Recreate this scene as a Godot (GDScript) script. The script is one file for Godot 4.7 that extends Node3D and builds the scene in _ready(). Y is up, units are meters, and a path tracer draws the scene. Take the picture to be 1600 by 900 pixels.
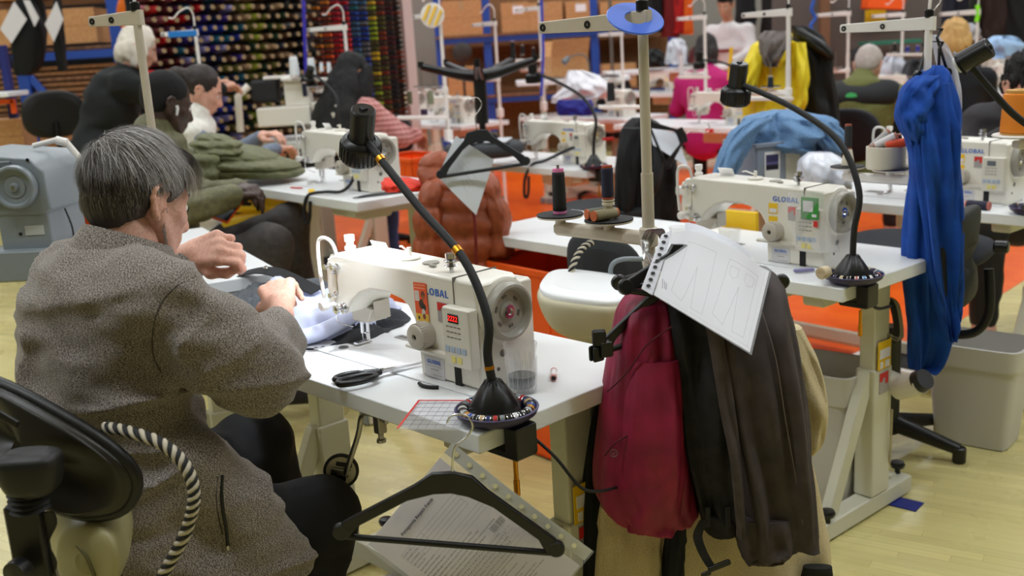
extends Node3D
# A sewing and repair workshop. Units are metres; the camera stands at x = 0, z = 0 and looks along -z.
var taken := {}
var M := {}
var rng := RandomNumberGenerator.new()

func _ready():
	# ---- camera, sky, light, exposure
	rng.seed = 7
	var cam := Camera3D.new()
	cam.name = "camera"
	add_child(cam)
	cam.position = Vector3(0, 1.452, 0)
	cam.rotation = Vector3(-0.2326, 0, -0.0603)
	cam.near = 0.1
	cam.far = 80.0
	var att := CameraAttributesPhysical.new()
	att.frustum_focal_length = 43.3
	att.frustum_focus_distance = 2.15
	att.exposure_aperture = 4.6
	cam.attributes = att
	cam.fov = 30.98
	cam.current = true
	var we := WorldEnvironment.new()
	we.name = "environment"
	var env := Environment.new()
	env.background_mode = Environment.BG_COLOR
	env.background_color = Color(0.75, 0.8, 0.9)
	env.background_energy_multiplier = 0.3
	env.tonemap_mode = Environment.TONE_MAPPER_LINEAR
	env.tonemap_exposure = 1.65
	env.sdfgi_enabled = true
	env.ssao_enabled = true
	env.ssil_enabled = true
	we.environment = env
	add_child(we)
	make_materials()
	room()
	build_all()
	seal()

# ------------------------------------------------------------------ mesh building
class MB:
	var v := PackedVector3Array()
	var n := PackedVector3Array()
	var uv := PackedVector2Array()
	var ix := PackedInt32Array()
	var x := Transform3D.IDENTITY

	func at(o: Vector3, b := Basis.IDENTITY) -> MB:
		x = Transform3D(b, o)
		return self

	func aim(o: Vector3, dir: Vector3, hint := Vector3(0.13, 0.2, 1)) -> MB:   # local y along dir
		var y := dir.normalized()
		var a := y.cross(hint).normalized()
		x = Transform3D(Basis(a, y, a.cross(y)), o)
		return self

	func pt(p: Vector3, m: Vector3, t := Vector2.ZERO) -> int:
		v.append(x * p)
		n.append((x.basis * m).normalized())
		uv.append(t)
		return v.size() - 1

	func tri(a: int, b: int, c: int) -> void:
		if (v[b] - v[a]).cross(v[c] - v[a]).dot(n[a] + n[b] + n[c]) > 0.0:
			ix.append(a); ix.append(c); ix.append(b)
		else:
			ix.append(a); ix.append(b); ix.append(c)

	func quad(a: int, b: int, c: int, d: int) -> void:
		tri(a, b, c)
		tri(a, c, d)

	func face(a: Vector3, b: Vector3, c: Vector3, d: Vector3, m: Vector3) -> void:   # uv: a top left, b top right, c bottom right, d bottom left
		quad(pt(a, m, Vector2(0, 0)), pt(b, m, Vector2(1, 0)), pt(c, m, Vector2(1, 1)), pt(d, m, Vector2(0, 1)))

	func box(c: Vector3, s: Vector3, bev := 0.0) -> MB:
		var h := s * 0.5
		bev = minf(bev, minf(h.x, minf(h.y, h.z)) * 0.95)
		var id := {}
		for ax in 3:
			for sg in [-1, 1]:
				var nn := Vector3.ZERO
				nn[ax] = sg
				var b1 := (ax + 1) % 3
				var b2 := (ax + 2) % 3
				var q := []
				for k in [[-1, -1], [1, -1], [1, 1], [-1, 1]]:
					var p := Vector3.ZERO
					p[ax] = sg * h[ax]
					p[b1] = k[0] * (h[b1] - bev)
					p[b2] = k[1] * (h[b2] - bev)
					var i := pt(c + p, nn, Vector2(k[0] * 0.5 + 0.5, 0.5 - k[1] * 0.5))
					q.append(i)
					var key := [0, 0, 0]
					key[ax] = sg
					key[b1] = k[0]
					key[b2] = k[1]
					id["%d%d%d%d" % [ax, key[0], key[1], key[2]]] = i
				quad(q[0], q[1], q[2], q[3])
		if bev > 0.0:
			for ax in 3:
				var b1 := (ax + 1) % 3
				var b2 := (ax + 2) % 3
				for s1 in [-1, 1]:
					for s2 in [-1, 1]:
						var e := []
						for s0 in [-1, 1]:
							var key := [0, 0, 0]
							key[ax] = s0
							key[b1] = s1
							key[b2] = s2
							var t := "%d%d%d" % key
							e.append(id[str(b1) + t])
							e.append(id[str(b2) + t])
						quad(e[0], e[1], e[3], e[2])
			for s0 in [-1, 1]:
				for s1 in [-1, 1]:
					for s2 in [-1, 1]:
						var t := "%d%d%d" % [s0, s1, s2]
						tri(id["0" + t], id["1" + t], id["2" + t])
		return self

	func lathe(prof: Array, seg := 20, arc := TAU) -> MB:   # points (radius, height) round local y; sharp corners stay sharp
		var m := prof.size()
		var prev := []
		for k in m - 1:
			var a: Vector2 = prof[k]
			var b: Vector2 = prof[k + 1]
			var d := (b - a).normalized()
			var nm := Vector2(d.y, -d.x)
			var na := nm
			var nb := nm
			if k > 0:
				var d0: Vector2 = (a - prof[k - 1]).normalized()
				if d0.dot(d) > 0.75:
					na = (nm + Vector2(d0.y, -d0.x)).normalized()
			if k < m - 2:
				var d1: Vector2 = (prof[k + 2] - b).normalized()
				if d1.dot(d) > 0.75:
					nb = (nm + Vector2(d1.y, -d1.x)).normalized()
			var ra := []
			var rb := []
			for i in seg + 1:
				var t := arc * i / seg
				var cs := cos(t)
				var sn := sin(t)
				ra.append(pt(Vector3(a.x * cs, a.y, a.x * sn), Vector3(na.x * cs, na.y, na.x * sn), Vector2(float(i) / seg, float(k) / m)))
				rb.append(pt(Vector3(b.x * cs, b.y, b.x * sn), Vector3(nb.x * cs, nb.y, nb.x * sn), Vector2(float(i) / seg, float(k + 1) / m)))
			for i in seg:
				if a.x < 1e-6:
					tri(ra[i], rb[i], rb[i + 1])
				elif b.x < 1e-6:
					tri(ra[i], rb[i], ra[i + 1])
				else:
					quad(ra[i], rb[i], rb[i + 1], ra[i + 1])
		return self

	func cyl(r: float, y0: float, y1: float, seg := 16, bev := 0.0, r2 := -1.0) -> MB:   # profile runs upwards on the outside
		var q := r if r2 < 0 else r2
		if bev > 0:
			return lathe([Vector2(0, y0), Vector2(r - bev, y0), Vector2(r, y0 + bev), Vector2(q, y1 - bev), Vector2(q - bev, y1), Vector2(0, y1)], seg)
		return lathe([Vector2(0, y0), Vector2(r, y0), Vector2(q, y1), Vector2(0, y1)], seg)

	func tube(path: Array, rad, seg := 8, closed := false) -> MB:
		var m := path.size()
		var rings := []
		var up := Vector3.ZERO
		for k in m:
			var a: Vector3 = path[(k - 1 + m) % m] if closed else path[maxi(k - 1, 0)]
			var b: Vector3 = path[(k + 1) % m] if closed else path[mini(k + 1, m - 1)]
			var d := (b - a).normalized()
			if up == Vector3.ZERO:
				up = d.cross(Vector3(0.31, 0.2, 1)).normalized()
				if absf(d.dot(Vector3(0.31, 0.2, 1).normalized())) > 0.97:
					up = d.cross(Vector3(1, 0, 0.1)).normalized()
			up = (up - d * up.dot(d)).normalized()
			var w := d.cross(up)
			var r: float = rad[k] if rad is Array else rad
			var ring := []
			for i in seg + 1:
				var t := TAU * i / seg
				var q := up * cos(t) + w * sin(t)
				ring.append(pt(path[k] + q * r, q, Vector2(float(i) / seg, float(k))))
			rings.append(ring)
		for k in (m if closed else m - 1):
			for i in seg:
				quad(rings[k][i], rings[(k + 1) % m][i], rings[(k + 1) % m][i + 1], rings[k][i + 1])
		if not closed:
			for e in [0, m - 1]:
				var d: Vector3 = path[0] - path[1] if e == 0 else path[m - 1] - path[m - 2]
				d = d.normalized()
				var c := pt(path[e], d)
				var ring := []
				for i in seg + 1:
					ring.append(pt(x.affine_inverse() * v[rings[e][i]], d))
				for i in seg:
					tri(c, ring[i], ring[i + 1])
		return self

	func prism(poly: Array, z0: float, z1: float, bev := 0.0) -> MB:   # polygon in local xy pushed from z0 to z1
		var m := poly.size()
		var pk := PackedVector2Array(poly)
		var area := 0.0
		for i in m:
			area += pk[i].cross(pk[(i + 1) % m])
		if area < 0:
			pk.reverse()
		var en := []
		for i in m:
			var d := (pk[(i + 1) % m] - pk[i]).normalized()
			en.append(Vector2(d.y, -d.x))
		var ins := PackedVector2Array()
		for i in m:
			var s: Vector2 = (en[i] + en[(i - 1 + m) % m]).normalized()
			ins.append(pk[i] - s * bev / maxf(0.35, s.dot(en[i])))
		var tris := Geometry2D.triangulate_polygon(ins if bev > 0 else pk)
		var zs := [z0, z1]
		var lo := Vector2(INF, INF)
		var hi := -lo
		for q in pk:
			lo = lo.min(q)
			hi = hi.max(q)
		var caps := []
		for s in 2:
			var nn := Vector3(0, 0, -1 if s == 0 else 1)
			var ids := []
			for i in m:
				var q := ins[i] if bev > 0 else pk[i]
				var t := (q - lo) / (hi - lo)
				ids.append(pt(Vector3(q.x, q.y, zs[s]), nn, Vector2(t.x, 1.0 - t.y)))
			caps.append(ids)
			for k in range(0, tris.size(), 3):
				tri(ids[tris[k]], ids[tris[k + 1]], ids[tris[k + 2]])
		var b0 := z0 + bev
		var b1 := z1 - bev
		for i in m:
			var j := (i + 1) % m
			var ni: Vector2 = en[i]
			var nj: Vector2 = en[i]
			if en[i].dot(en[(i - 1 + m) % m]) > 0.7:
				ni = (en[i] + en[(i - 1 + m) % m]).normalized()
			if en[i].dot(en[j]) > 0.7:
				nj = (en[i] + en[j]).normalized()
			var a := pt(Vector3(pk[i].x, pk[i].y, b0), Vector3(ni.x, ni.y, 0))
			var b := pt(Vector3(pk[j].x, pk[j].y, b0), Vector3(nj.x, nj.y, 0))
			var c := pt(Vector3(pk[j].x, pk[j].y, b1), Vector3(nj.x, nj.y, 0))
			var d := pt(Vector3(pk[i].x, pk[i].y, b1), Vector3(ni.x, ni.y, 0))
			quad(a, b, c, d)
			if bev > 0:
				quad(caps[0][i], caps[0][j], b, a)
				quad(caps[1][i], caps[1][j], c, d)
		return self

	# a closed skin through rings: rows are [centre, half width vector, half depth vector]; ex shapes the ring (2 round, 4 boxy); f(t, angle) gives an offset
	func sweep(rows: Array, seg := 24, ex := 2.0, f = null, sub := 4, caps := true) -> MB:
		var fine := []
		var m := rows.size()
		for k in m - 1:
			var r0: Array = rows[maxi(k - 1, 0)]
			var r1: Array = rows[k]
			var r2: Array = rows[k + 1]
			var r3: Array = rows[mini(k + 2, m - 1)]
			for s in (sub + 1 if k == m - 2 else sub):
				var t := float(s) / sub
				var q := []
				for j in 3:
					q.append((r1[j] as Vector3).cubic_interpolate(r2[j], r0[j], r3[j], t))
				fine.append(q)
		var nk := fine.size()
		var pos := []
		for k in nk:
			var ring := PackedVector3Array()
			for i in seg:
				var t := TAU * i / seg
				var c := cos(t)
				var s := sin(t)
				var p: Vector3 = fine[k][0] + fine[k][1] * (signf(c) * pow(absf(c), 2.0 / ex)) + fine[k][2] * (signf(s) * pow(absf(s), 2.0 / ex))
				if f != null:
					p += f.call(float(k) / (nk - 1), t)
				ring.append(p)
			pos.append(ring)
		var ids := []
		for k in nk:
			var ring := []
			for i in seg:
				var du: Vector3 = pos[k][(i + 1) % seg] - pos[k][(i - 1 + seg) % seg]
				var dv: Vector3 = pos[mini(k + 1, nk - 1)][i] - pos[maxi(k - 1, 0)][i]
				var nn := du.cross(dv)
				var out: Vector3 = fine[k][1].cross(fine[k][2])
				var axis: Vector3 = fine[mini(k + 1, nk - 1)][0] - fine[maxi(k - 1, 0)][0]
				if out.dot(axis) < 0:
					nn = -nn
				if nn.length_squared() < 1e-16:
					nn = pos[k][i] - fine[k][0]
				ring.append(pt(pos[k][i], nn, Vector2(float(i) / seg, float(k) / (nk - 1))))
			ids.append(ring)
		for k in nk - 1:
			for i in seg:
				quad(ids[k][i], ids[k][(i + 1) % seg], ids[k + 1][(i + 1) % seg], ids[k + 1][i])
		if caps:
			for e in [0, nk - 1]:
				var d: Vector3 = (fine[0][0] - fine[1][0] if e == 0 else fine[nk - 1][0] - fine[nk - 2][0])
				var cc := Vector3.ZERO
				for i in seg:
					cc += pos[e][i] / seg
				var c := pt(cc, d)
				var ring := []
				for i in seg:
					ring.append(pt(pos[e][i], d))
				for i in seg:
					tri(c, ring[i], ring[(i + 1) % seg])
		return self

	# a sheet of cloth or paper with thickness: f(u, v) gives the place of its middle
	func sheet(nu: int, nv: int, thick: float, f: Callable) -> MB:
		var pos := []
		for j in nv + 1:
			var row := PackedVector3Array()
			for i in nu + 1:
				row.append(f.call(float(i) / nu, float(j) / nv))
			pos.append(row)
		var sides := []
		for s in [1.0, -1.0]:
			var ids := []
			for j in nv + 1:
				var row := []
				for i in nu + 1:
					var du: Vector3 = pos[j][mini(i + 1, nu)] - pos[j][maxi(i - 1, 0)]
					var dv: Vector3 = pos[mini(j + 1, nv)][i] - pos[maxi(j - 1, 0)][i]
					var nn: Vector3 = dv.cross(du).normalized() * s
					row.append(pt(pos[j][i] + nn * thick * 0.5, nn, Vector2(float(i) / nu, float(j) / nv)))
				ids.append(row)
			for j in nv:
				for i in nu:
					quad(ids[j][i], ids[j][i + 1], ids[j + 1][i + 1], ids[j + 1][i])
			sides.append(ids)
		var rim := []
		for i in nu:
			rim.append([0, i, 0, i + 1])
			rim.append([nv, i, nv, i + 1])
		for j in nv:
			rim.append([j, 0, j + 1, 0])
			rim.append([j, nu, j + 1, nu])
		var inv := x.affine_inverse()
		var mid: Vector3 = pos[nv / 2][nu / 2]
		for e in rim:
			var q := [sides[0][e[0]][e[1]], sides[0][e[2]][e[3]], sides[1][e[2]][e[3]], sides[1][e[0]][e[1]]]
			var nn: Vector3 = (v[q[1]] - v[q[0]]).cross(v[q[3]] - v[q[0]])
			var l := []
			var flat := inv.basis * nn
			if flat.dot(inv * v[q[0]] - mid) < 0:
				flat = -flat
			for k in q:
				l.append(pt(inv * v[k], flat, uv[k]))
			quad(l[0], l[1], l[2], l[3])
		return self

	func mesh() -> ArrayMesh:
		var a := []
		a.resize(Mesh.ARRAY_MAX)
		a[Mesh.ARRAY_VERTEX] = v
		a[Mesh.ARRAY_NORMAL] = n
		a[Mesh.ARRAY_TEX_UV] = uv
		a[Mesh.ARRAY_INDEX] = ix
		var m := ArrayMesh.new()
		m.add_surface_from_arrays(Mesh.PRIMITIVE_TRIANGLES, a)
		return m

# ------------------------------------------------------------------ bodies: tapered capsules and ellipsoids joined smoothly, meshed as surface nets
class Blob:
	var cap := []      # [a, b, ra, rb]
	var ell := []      # [centre, basis, radii]
	var cut := []      # ellipsoids taken away
	var k := 0.03
	var cell := 0.012
	var bump = null   # extra distance at a point
	var lo := Vector3.ZERO
	var hi := Vector3.ZERO

	func c(a: Vector3, b: Vector3, ra: float, rb: float) -> Blob:
		cap.append([a, b, ra, rb])
		return self

	func chain(pts: Array, rad: Array) -> Blob:
		for i in pts.size() - 1:
			cap.append([pts[i], pts[i + 1], rad[i], rad[i + 1]])
		return self

	func e(o: Vector3, r: Vector3, b := Basis.IDENTITY) -> Blob:
		ell.append([o, b, r])
		return self

	func dig(o: Vector3, r: Vector3, b := Basis.IDENTITY) -> Blob:
		cut.append([o, b, r])
		return self

	static func eld(p: Vector3, q: Array) -> float:
		var l: Vector3 = (p - q[0]) * q[1]
		var r: Vector3 = q[2]
		var k0 := (l / r).length()
		var k1 := (l / (r * r)).length()
		return k0 * (k0 - 1.0) / maxf(k1, 1e-6)

	func run(mb: MB) -> MB:
		lo = Vector3(INF, INF, INF)
		hi = -lo
		for q in cap:
			for s in 2:
				var r: Vector3 = Vector3.ONE * (q[2 + s] + 0.03)
				lo = lo.min(q[s] - r)
				hi = hi.max(q[s] + r)
		for q in ell:
			var r: Vector3 = Vector3.ONE * (maxf(q[2].x, maxf(q[2].y, q[2].z)) + 0.03)
			lo = lo.min(q[0] - r)
			hi = hi.max(q[0] + r)
		var BS := 5
		var nb := Vector3i(((hi - lo) / (cell * BS)).ceil()) + Vector3i.ONE
		var nx := nb.x * BS
		var ny := nb.y * BS
		var nz := nb.z * BS
		var val := PackedFloat32Array()
		val.resize(nx * ny * nz)
		val.fill(1.0)
		var live := []
		var br := cell * BS * 0.866 + cell * 2.0
		for bz in nb.z:
			for by in nb.y:
				for bx in nb.x:
					var mid := lo + (Vector3(bx, by, bz) * BS + Vector3.ONE * (BS - 1) * 0.5) * cell
					var nc := []
					var ne := []
					var inside := false
					for q in cap:
						var a: Vector3 = q[0]
						var ba: Vector3 = q[1] - a
						var h := clampf((mid - a).dot(ba) / maxf(ba.length_squared(), 1e-9), 0.0, 1.0)
						var d: float = (mid - a - ba * h).length() - lerpf(q[2], q[3], h)
						if d < br + k * 1.2:
							nc.append(q)
							if d < -br - 0.02:
								inside = true
					for q in ell:
						var d := eld(mid, q)
						if d < br * 1.6 + k * 1.2:
							ne.append(q)
							if d < -br * 1.3 - 0.02:
								inside = true
					if nc.is_empty() and ne.is_empty():
						continue
					var ct := []
					for q in cut:
						if eld(mid, q) < br * 1.6 + k:
							ct.append(q)
					var bi := Vector3i(bx, by, bz) * BS
					if inside and ct.is_empty():
						for z in BS:
							for y in BS:
								for xx in BS:
									val[(bi.x + xx) + nx * ((bi.y + y) + ny * (bi.z + z))] = -1.0
						continue
					live.append(bi)
					for z in BS:
						for y in BS:
							for xx in BS:
								var p := lo + Vector3(bi.x + xx, bi.y + y, bi.z + z) * cell
								var d := 0.5
								for q in nc:
									var a: Vector3 = q[0]
									var ba: Vector3 = q[1] - a
									var h := clampf((p - a).dot(ba) / maxf(ba.length_squared(), 1e-9), 0.0, 1.0)
									var e1: float = (p - a - ba * h).length() - lerpf(q[2], q[3], h)
									var g := maxf(k - absf(d - e1), 0.0)
									d = minf(d, e1) - g * g * 0.25 / k
								for q in ne:
									var e1 := eld(p, q)
									var g := maxf(k - absf(d - e1), 0.0)
									d = minf(d, e1) - g * g * 0.25 / k
								for q in ct:
									var e1 := -eld(p, q)
									var kk := k * 0.4
									var g := maxf(kk - absf(d - e1), 0.0)
									d = maxf(d, e1) + g * g * 0.25 / kk
								if bump != null:
									d += bump.call(p)
								val[(bi.x + xx) + nx * ((bi.y + y) + ny * (bi.z + z))] = d
		# cells
		var vid := {}
		var base := mb.v.size()
		var seen := {}
		var off := [0, 1, nx, nx + 1, nx * ny, nx * ny + 1, nx * ny + nx, nx * ny + nx + 1]
		var cells := PackedInt32Array()
		for bi in live:
			for z in range(bi.z - 1, bi.z + BS):
				for y in range(bi.y - 1, bi.y + BS):
					for xx in range(bi.x - 1, bi.x + BS):
						if xx < 0 or y < 0 or z < 0 or xx >= nx - 1 or y >= ny - 1 or z >= nz - 1:
							continue
						var i0: int = xx + nx * (y + ny * z)
						if (xx < bi.x or y < bi.y or z < bi.z):
							if seen.has(i0):
								continue
							seen[i0] = true
						elif seen.has(i0):
							continue
						var neg := 0
						for o in 8:
							if val[i0 + off[o]] < 0.0:
								neg += 1
						if neg == 0 or neg == 8:
							continue
						if vid.has(i0):
							continue
						var s := Vector3.ZERO
						var cnt := 0
						for ed in [[0, 1], [2, 3], [4, 5], [6, 7], [0, 2], [1, 3], [4, 6], [5, 7], [0, 4], [1, 5], [2, 6], [3, 7]]:
							var va := val[i0 + off[ed[0]]]
							var vb := val[i0 + off[ed[1]]]
							if (va < 0.0) != (vb < 0.0):
								var t := va / (va - vb)
								var pa := Vector3(ed[0] & 1, (ed[0] >> 1) & 1, ed[0] >> 2)
								var pb := Vector3(ed[1] & 1, (ed[1] >> 1) & 1, ed[1] >> 2)
								s += pa.lerp(pb, t)
								cnt += 1
						vid[i0] = mb.v.size()
						cells.append(i0)
						mb.v.append(lo + (Vector3(xx, y, z) + s / cnt) * cell)
						mb.n.append(Vector3.ZERO)
						mb.uv.append(Vector2.ZERO)
		for i0 in cells:
			var st := [1, nx, nx * ny]
			for ax in 3:
				var i1: int = i0 + st[ax]
				if (val[i0] < 0.0) == (val[i1] < 0.0):
					continue
				var u: int = st[(ax + 1) % 3]
				var w: int = st[(ax + 2) % 3]
				if not (vid.has(i0 - u) and vid.has(i0 - w) and vid.has(i0 - u - w)):
					continue
				var q := [vid[i0], vid[i0 - u], vid[i0 - u - w], vid[i0 - w]]
				if val[i0] < 0.0:
					q.reverse()
				# outward normal of q (clockwise front)
				var nn := (mb.v[q[2]] - mb.v[q[0]]).cross(mb.v[q[3]] - mb.v[q[1]])
				for g in q:
					mb.n[g] += nn
				mb.ix.append_array([q[0], q[2], q[1], q[0], q[3], q[2]])
		for g in range(base, mb.v.size()):
			mb.n[g] = mb.n[g].normalized()
		return mb

# ------------------------------------------------------------------ things, parts, labels
const ORD := ["first", "second", "third", "fourth", "fifth", "sixth", "seventh", "eighth", "ninth", "tenth", "eleventh", "twelfth", "thirteenth", "fourteenth", "fifteenth", "sixteenth", "seventeenth", "eighteenth", "nineteenth", "twentieth", "twenty-first", "twenty-second", "twenty-third", "twenty-fourth", "twenty-fifth", "twenty-sixth", "twenty-seventh", "twenty-eighth", "twenty-ninth", "thirtieth", "thirty-first", "thirty-second", "thirty-third", "thirty-fourth", "thirty-fifth"]

func numbered(s: String) -> String:
	if not taken.has(s):
		taken[s] = 0
		return s
	taken[s] += 1
	return "%s_%03d" % [s, taken[s]]

func tag(o: Node, label: String, category: String, group := "", kind := "") -> void:
	if label: o.set_meta("label", label)
	if category: o.set_meta("category", category)
	if group: o.set_meta("group", group)
	if kind: o.set_meta("kind", kind)

func thing(called: String, label: String, category: String, xf := Transform3D.IDENTITY, group := "") -> Node3D:
	var o := Node3D.new()
	o.name = numbered(called)
	add_child(o)
	o.transform = xf
	tag(o, label, category, group)
	return o

func part(p: Node, called: String, mb, m: Material, label := "") -> MeshInstance3D:
	var o := MeshInstance3D.new()
	o.name = called
	o.mesh = mb.mesh() if mb is MB else mb
	o.material_override = m
	p.add_child(o, true)
	if label: o.set_meta("label", label)
	return o

func solo(called: String, mb, m: Material, label: String, category: String, xf := Transform3D.IDENTITY, group := "") -> MeshInstance3D:
	var o := MeshInstance3D.new()
	o.name = numbered(called)
	o.mesh = mb.mesh() if mb is MB else mb
	o.material_override = m
	add_child(o)
	o.transform = xf
	tag(o, label, category, group)
	return o

func struct(called: String, mb, m: Material, xf := Transform3D.IDENTITY) -> MeshInstance3D:
	var o := solo(called, mb, m, "", "", xf)
	o.set_meta("kind", "structure")
	return o

func copy(o: Node3D, xf: Transform3D, label := "", group := "") -> Node3D:
	var r: Node3D = o.duplicate()
	var base: String = o.name
	if base.length() > 4 and base.substr(base.length() - 3).is_valid_int():
		base = base.substr(0, base.length() - 4)
	r.name = numbered(base)
	add_child(r)
	r.transform = xf
	if label: r.set_meta("label", label)
	if group: r.set_meta("group", group)
	return r

func seal() -> void:   # shadows on everywhere
	for c in find_children("*", "GeometryInstance3D", true, false):
		c.cast_shadow = GeometryInstance3D.SHADOW_CASTING_SETTING_ON

func V(a: float, b: float, c: float) -> Vector3:
	return Vector3(a, b, c)

func mk(c: Color, rough := 0.6, metal := 0.0) -> StandardMaterial3D:
	var m := StandardMaterial3D.new()
	m.albedo_color = c
	m.roughness = rough
	m.metallic = metal
	return m

func noisy(seed_: int, freq: float, cols: Array, size := 256, oct := 3, normal := false, str := 4.0) -> NoiseTexture2D:
	var nz := FastNoiseLite.new()
	nz.seed = seed_
	nz.noise_type = FastNoiseLite.TYPE_SIMPLEX_SMOOTH
	nz.frequency = freq
	nz.fractal_octaves = oct
	var t := NoiseTexture2D.new()
	t.width = size
	t.height = size
	t.seamless = true
	t.noise = nz
	if normal:
		t.as_normal_map = true
		t.bump_strength = str
	else:
		var g := Gradient.new()
		g.offsets = PackedFloat32Array(range(cols.size()).map(func(i): return float(i) / maxf(1, cols.size() - 1) * 0.56 + 0.22))
		g.colors = PackedColorArray(cols)
		t.color_ramp = g
	return t

func cloth(c1: Color, c2: Color, scale := 6.0, freq := 0.05, rough := 0.9, bump := 0.0) -> StandardMaterial3D:
	var m := mk(Color.WHITE, rough)
	m.albedo_texture = noisy(3 + M.size(), freq, [c1, c2])
	m.uv1_triplanar = true
	m.uv1_scale = Vector3.ONE * scale
	if bump > 0:
		m.normal_enabled = true
		m.normal_texture = M.weave_n
		m.normal_scale = bump
	return m

func catmull(p: Array, sub := 6) -> Array:
	var out := []
	for k in p.size() - 1:
		for s in sub:
			out.append((p[k] as Vector3).cubic_interpolate(p[k + 1], p[maxi(k - 1, 0)], p[mini(k + 2, p.size() - 1)], float(s) / sub))
	out.append(p[-1])
	return out

func glow(c: Color, e: float) -> StandardMaterial3D:
	var m := mk(c, 0.5)
	m.emission_enabled = true
	m.emission = c
	m.emission_energy_multiplier = e
	return m

func pic(w: int, h: int, bg: Color) -> Image:
	var im := Image.create_empty(w, h, false, Image.FORMAT_RGBA8)
	im.fill(bg)
	return im

func line(im: Image, a: Vector2, b: Vector2, c: Color, r := 0) -> void:
	var n := int(maxf(absf(b.x - a.x), absf(b.y - a.y))) + 1
	for i in n + 1:
		var p := a.lerp(b, float(i) / n)
		im.fill_rect(Rect2i(int(p.x) - r, int(p.y) - r, 2 * r + 1, 2 * r + 1), c)

func printed(im: Image, rough := 0.6) -> StandardMaterial3D:
	im.generate_mipmaps()
	var m := mk(Color.WHITE, rough)
	m.albedo_texture = ImageTexture.create_from_image(im)
	return m

func scribble(im: Image, x0: int, y0: int, w: int, h: int, c: Color) -> void:   # a run of small unreadable print
	var xx := x0
	while xx < x0 + w:
		var ww := rng.randi_range(2, 7)
		im.fill_rect(Rect2i(xx, y0 + rng.randi_range(0, 1), ww, h), c)
		xx += ww + rng.randi_range(2, 4)

func words(s: String, size: float, depth := 0.0006, bold := true, mono := false) -> TextMesh:
	var f := SystemFont.new()
	f.font_names = PackedStringArray(["Droid Sans Mono" if mono else "Droid Sans"])
	if bold: f.font_weight = 700
	var t := TextMesh.new()
	t.font = f
	t.text = s
	t.font_size = 32
	t.pixel_size = size / 24.0
	t.depth = depth
	t.curve_step = 1.5
	return t

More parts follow.
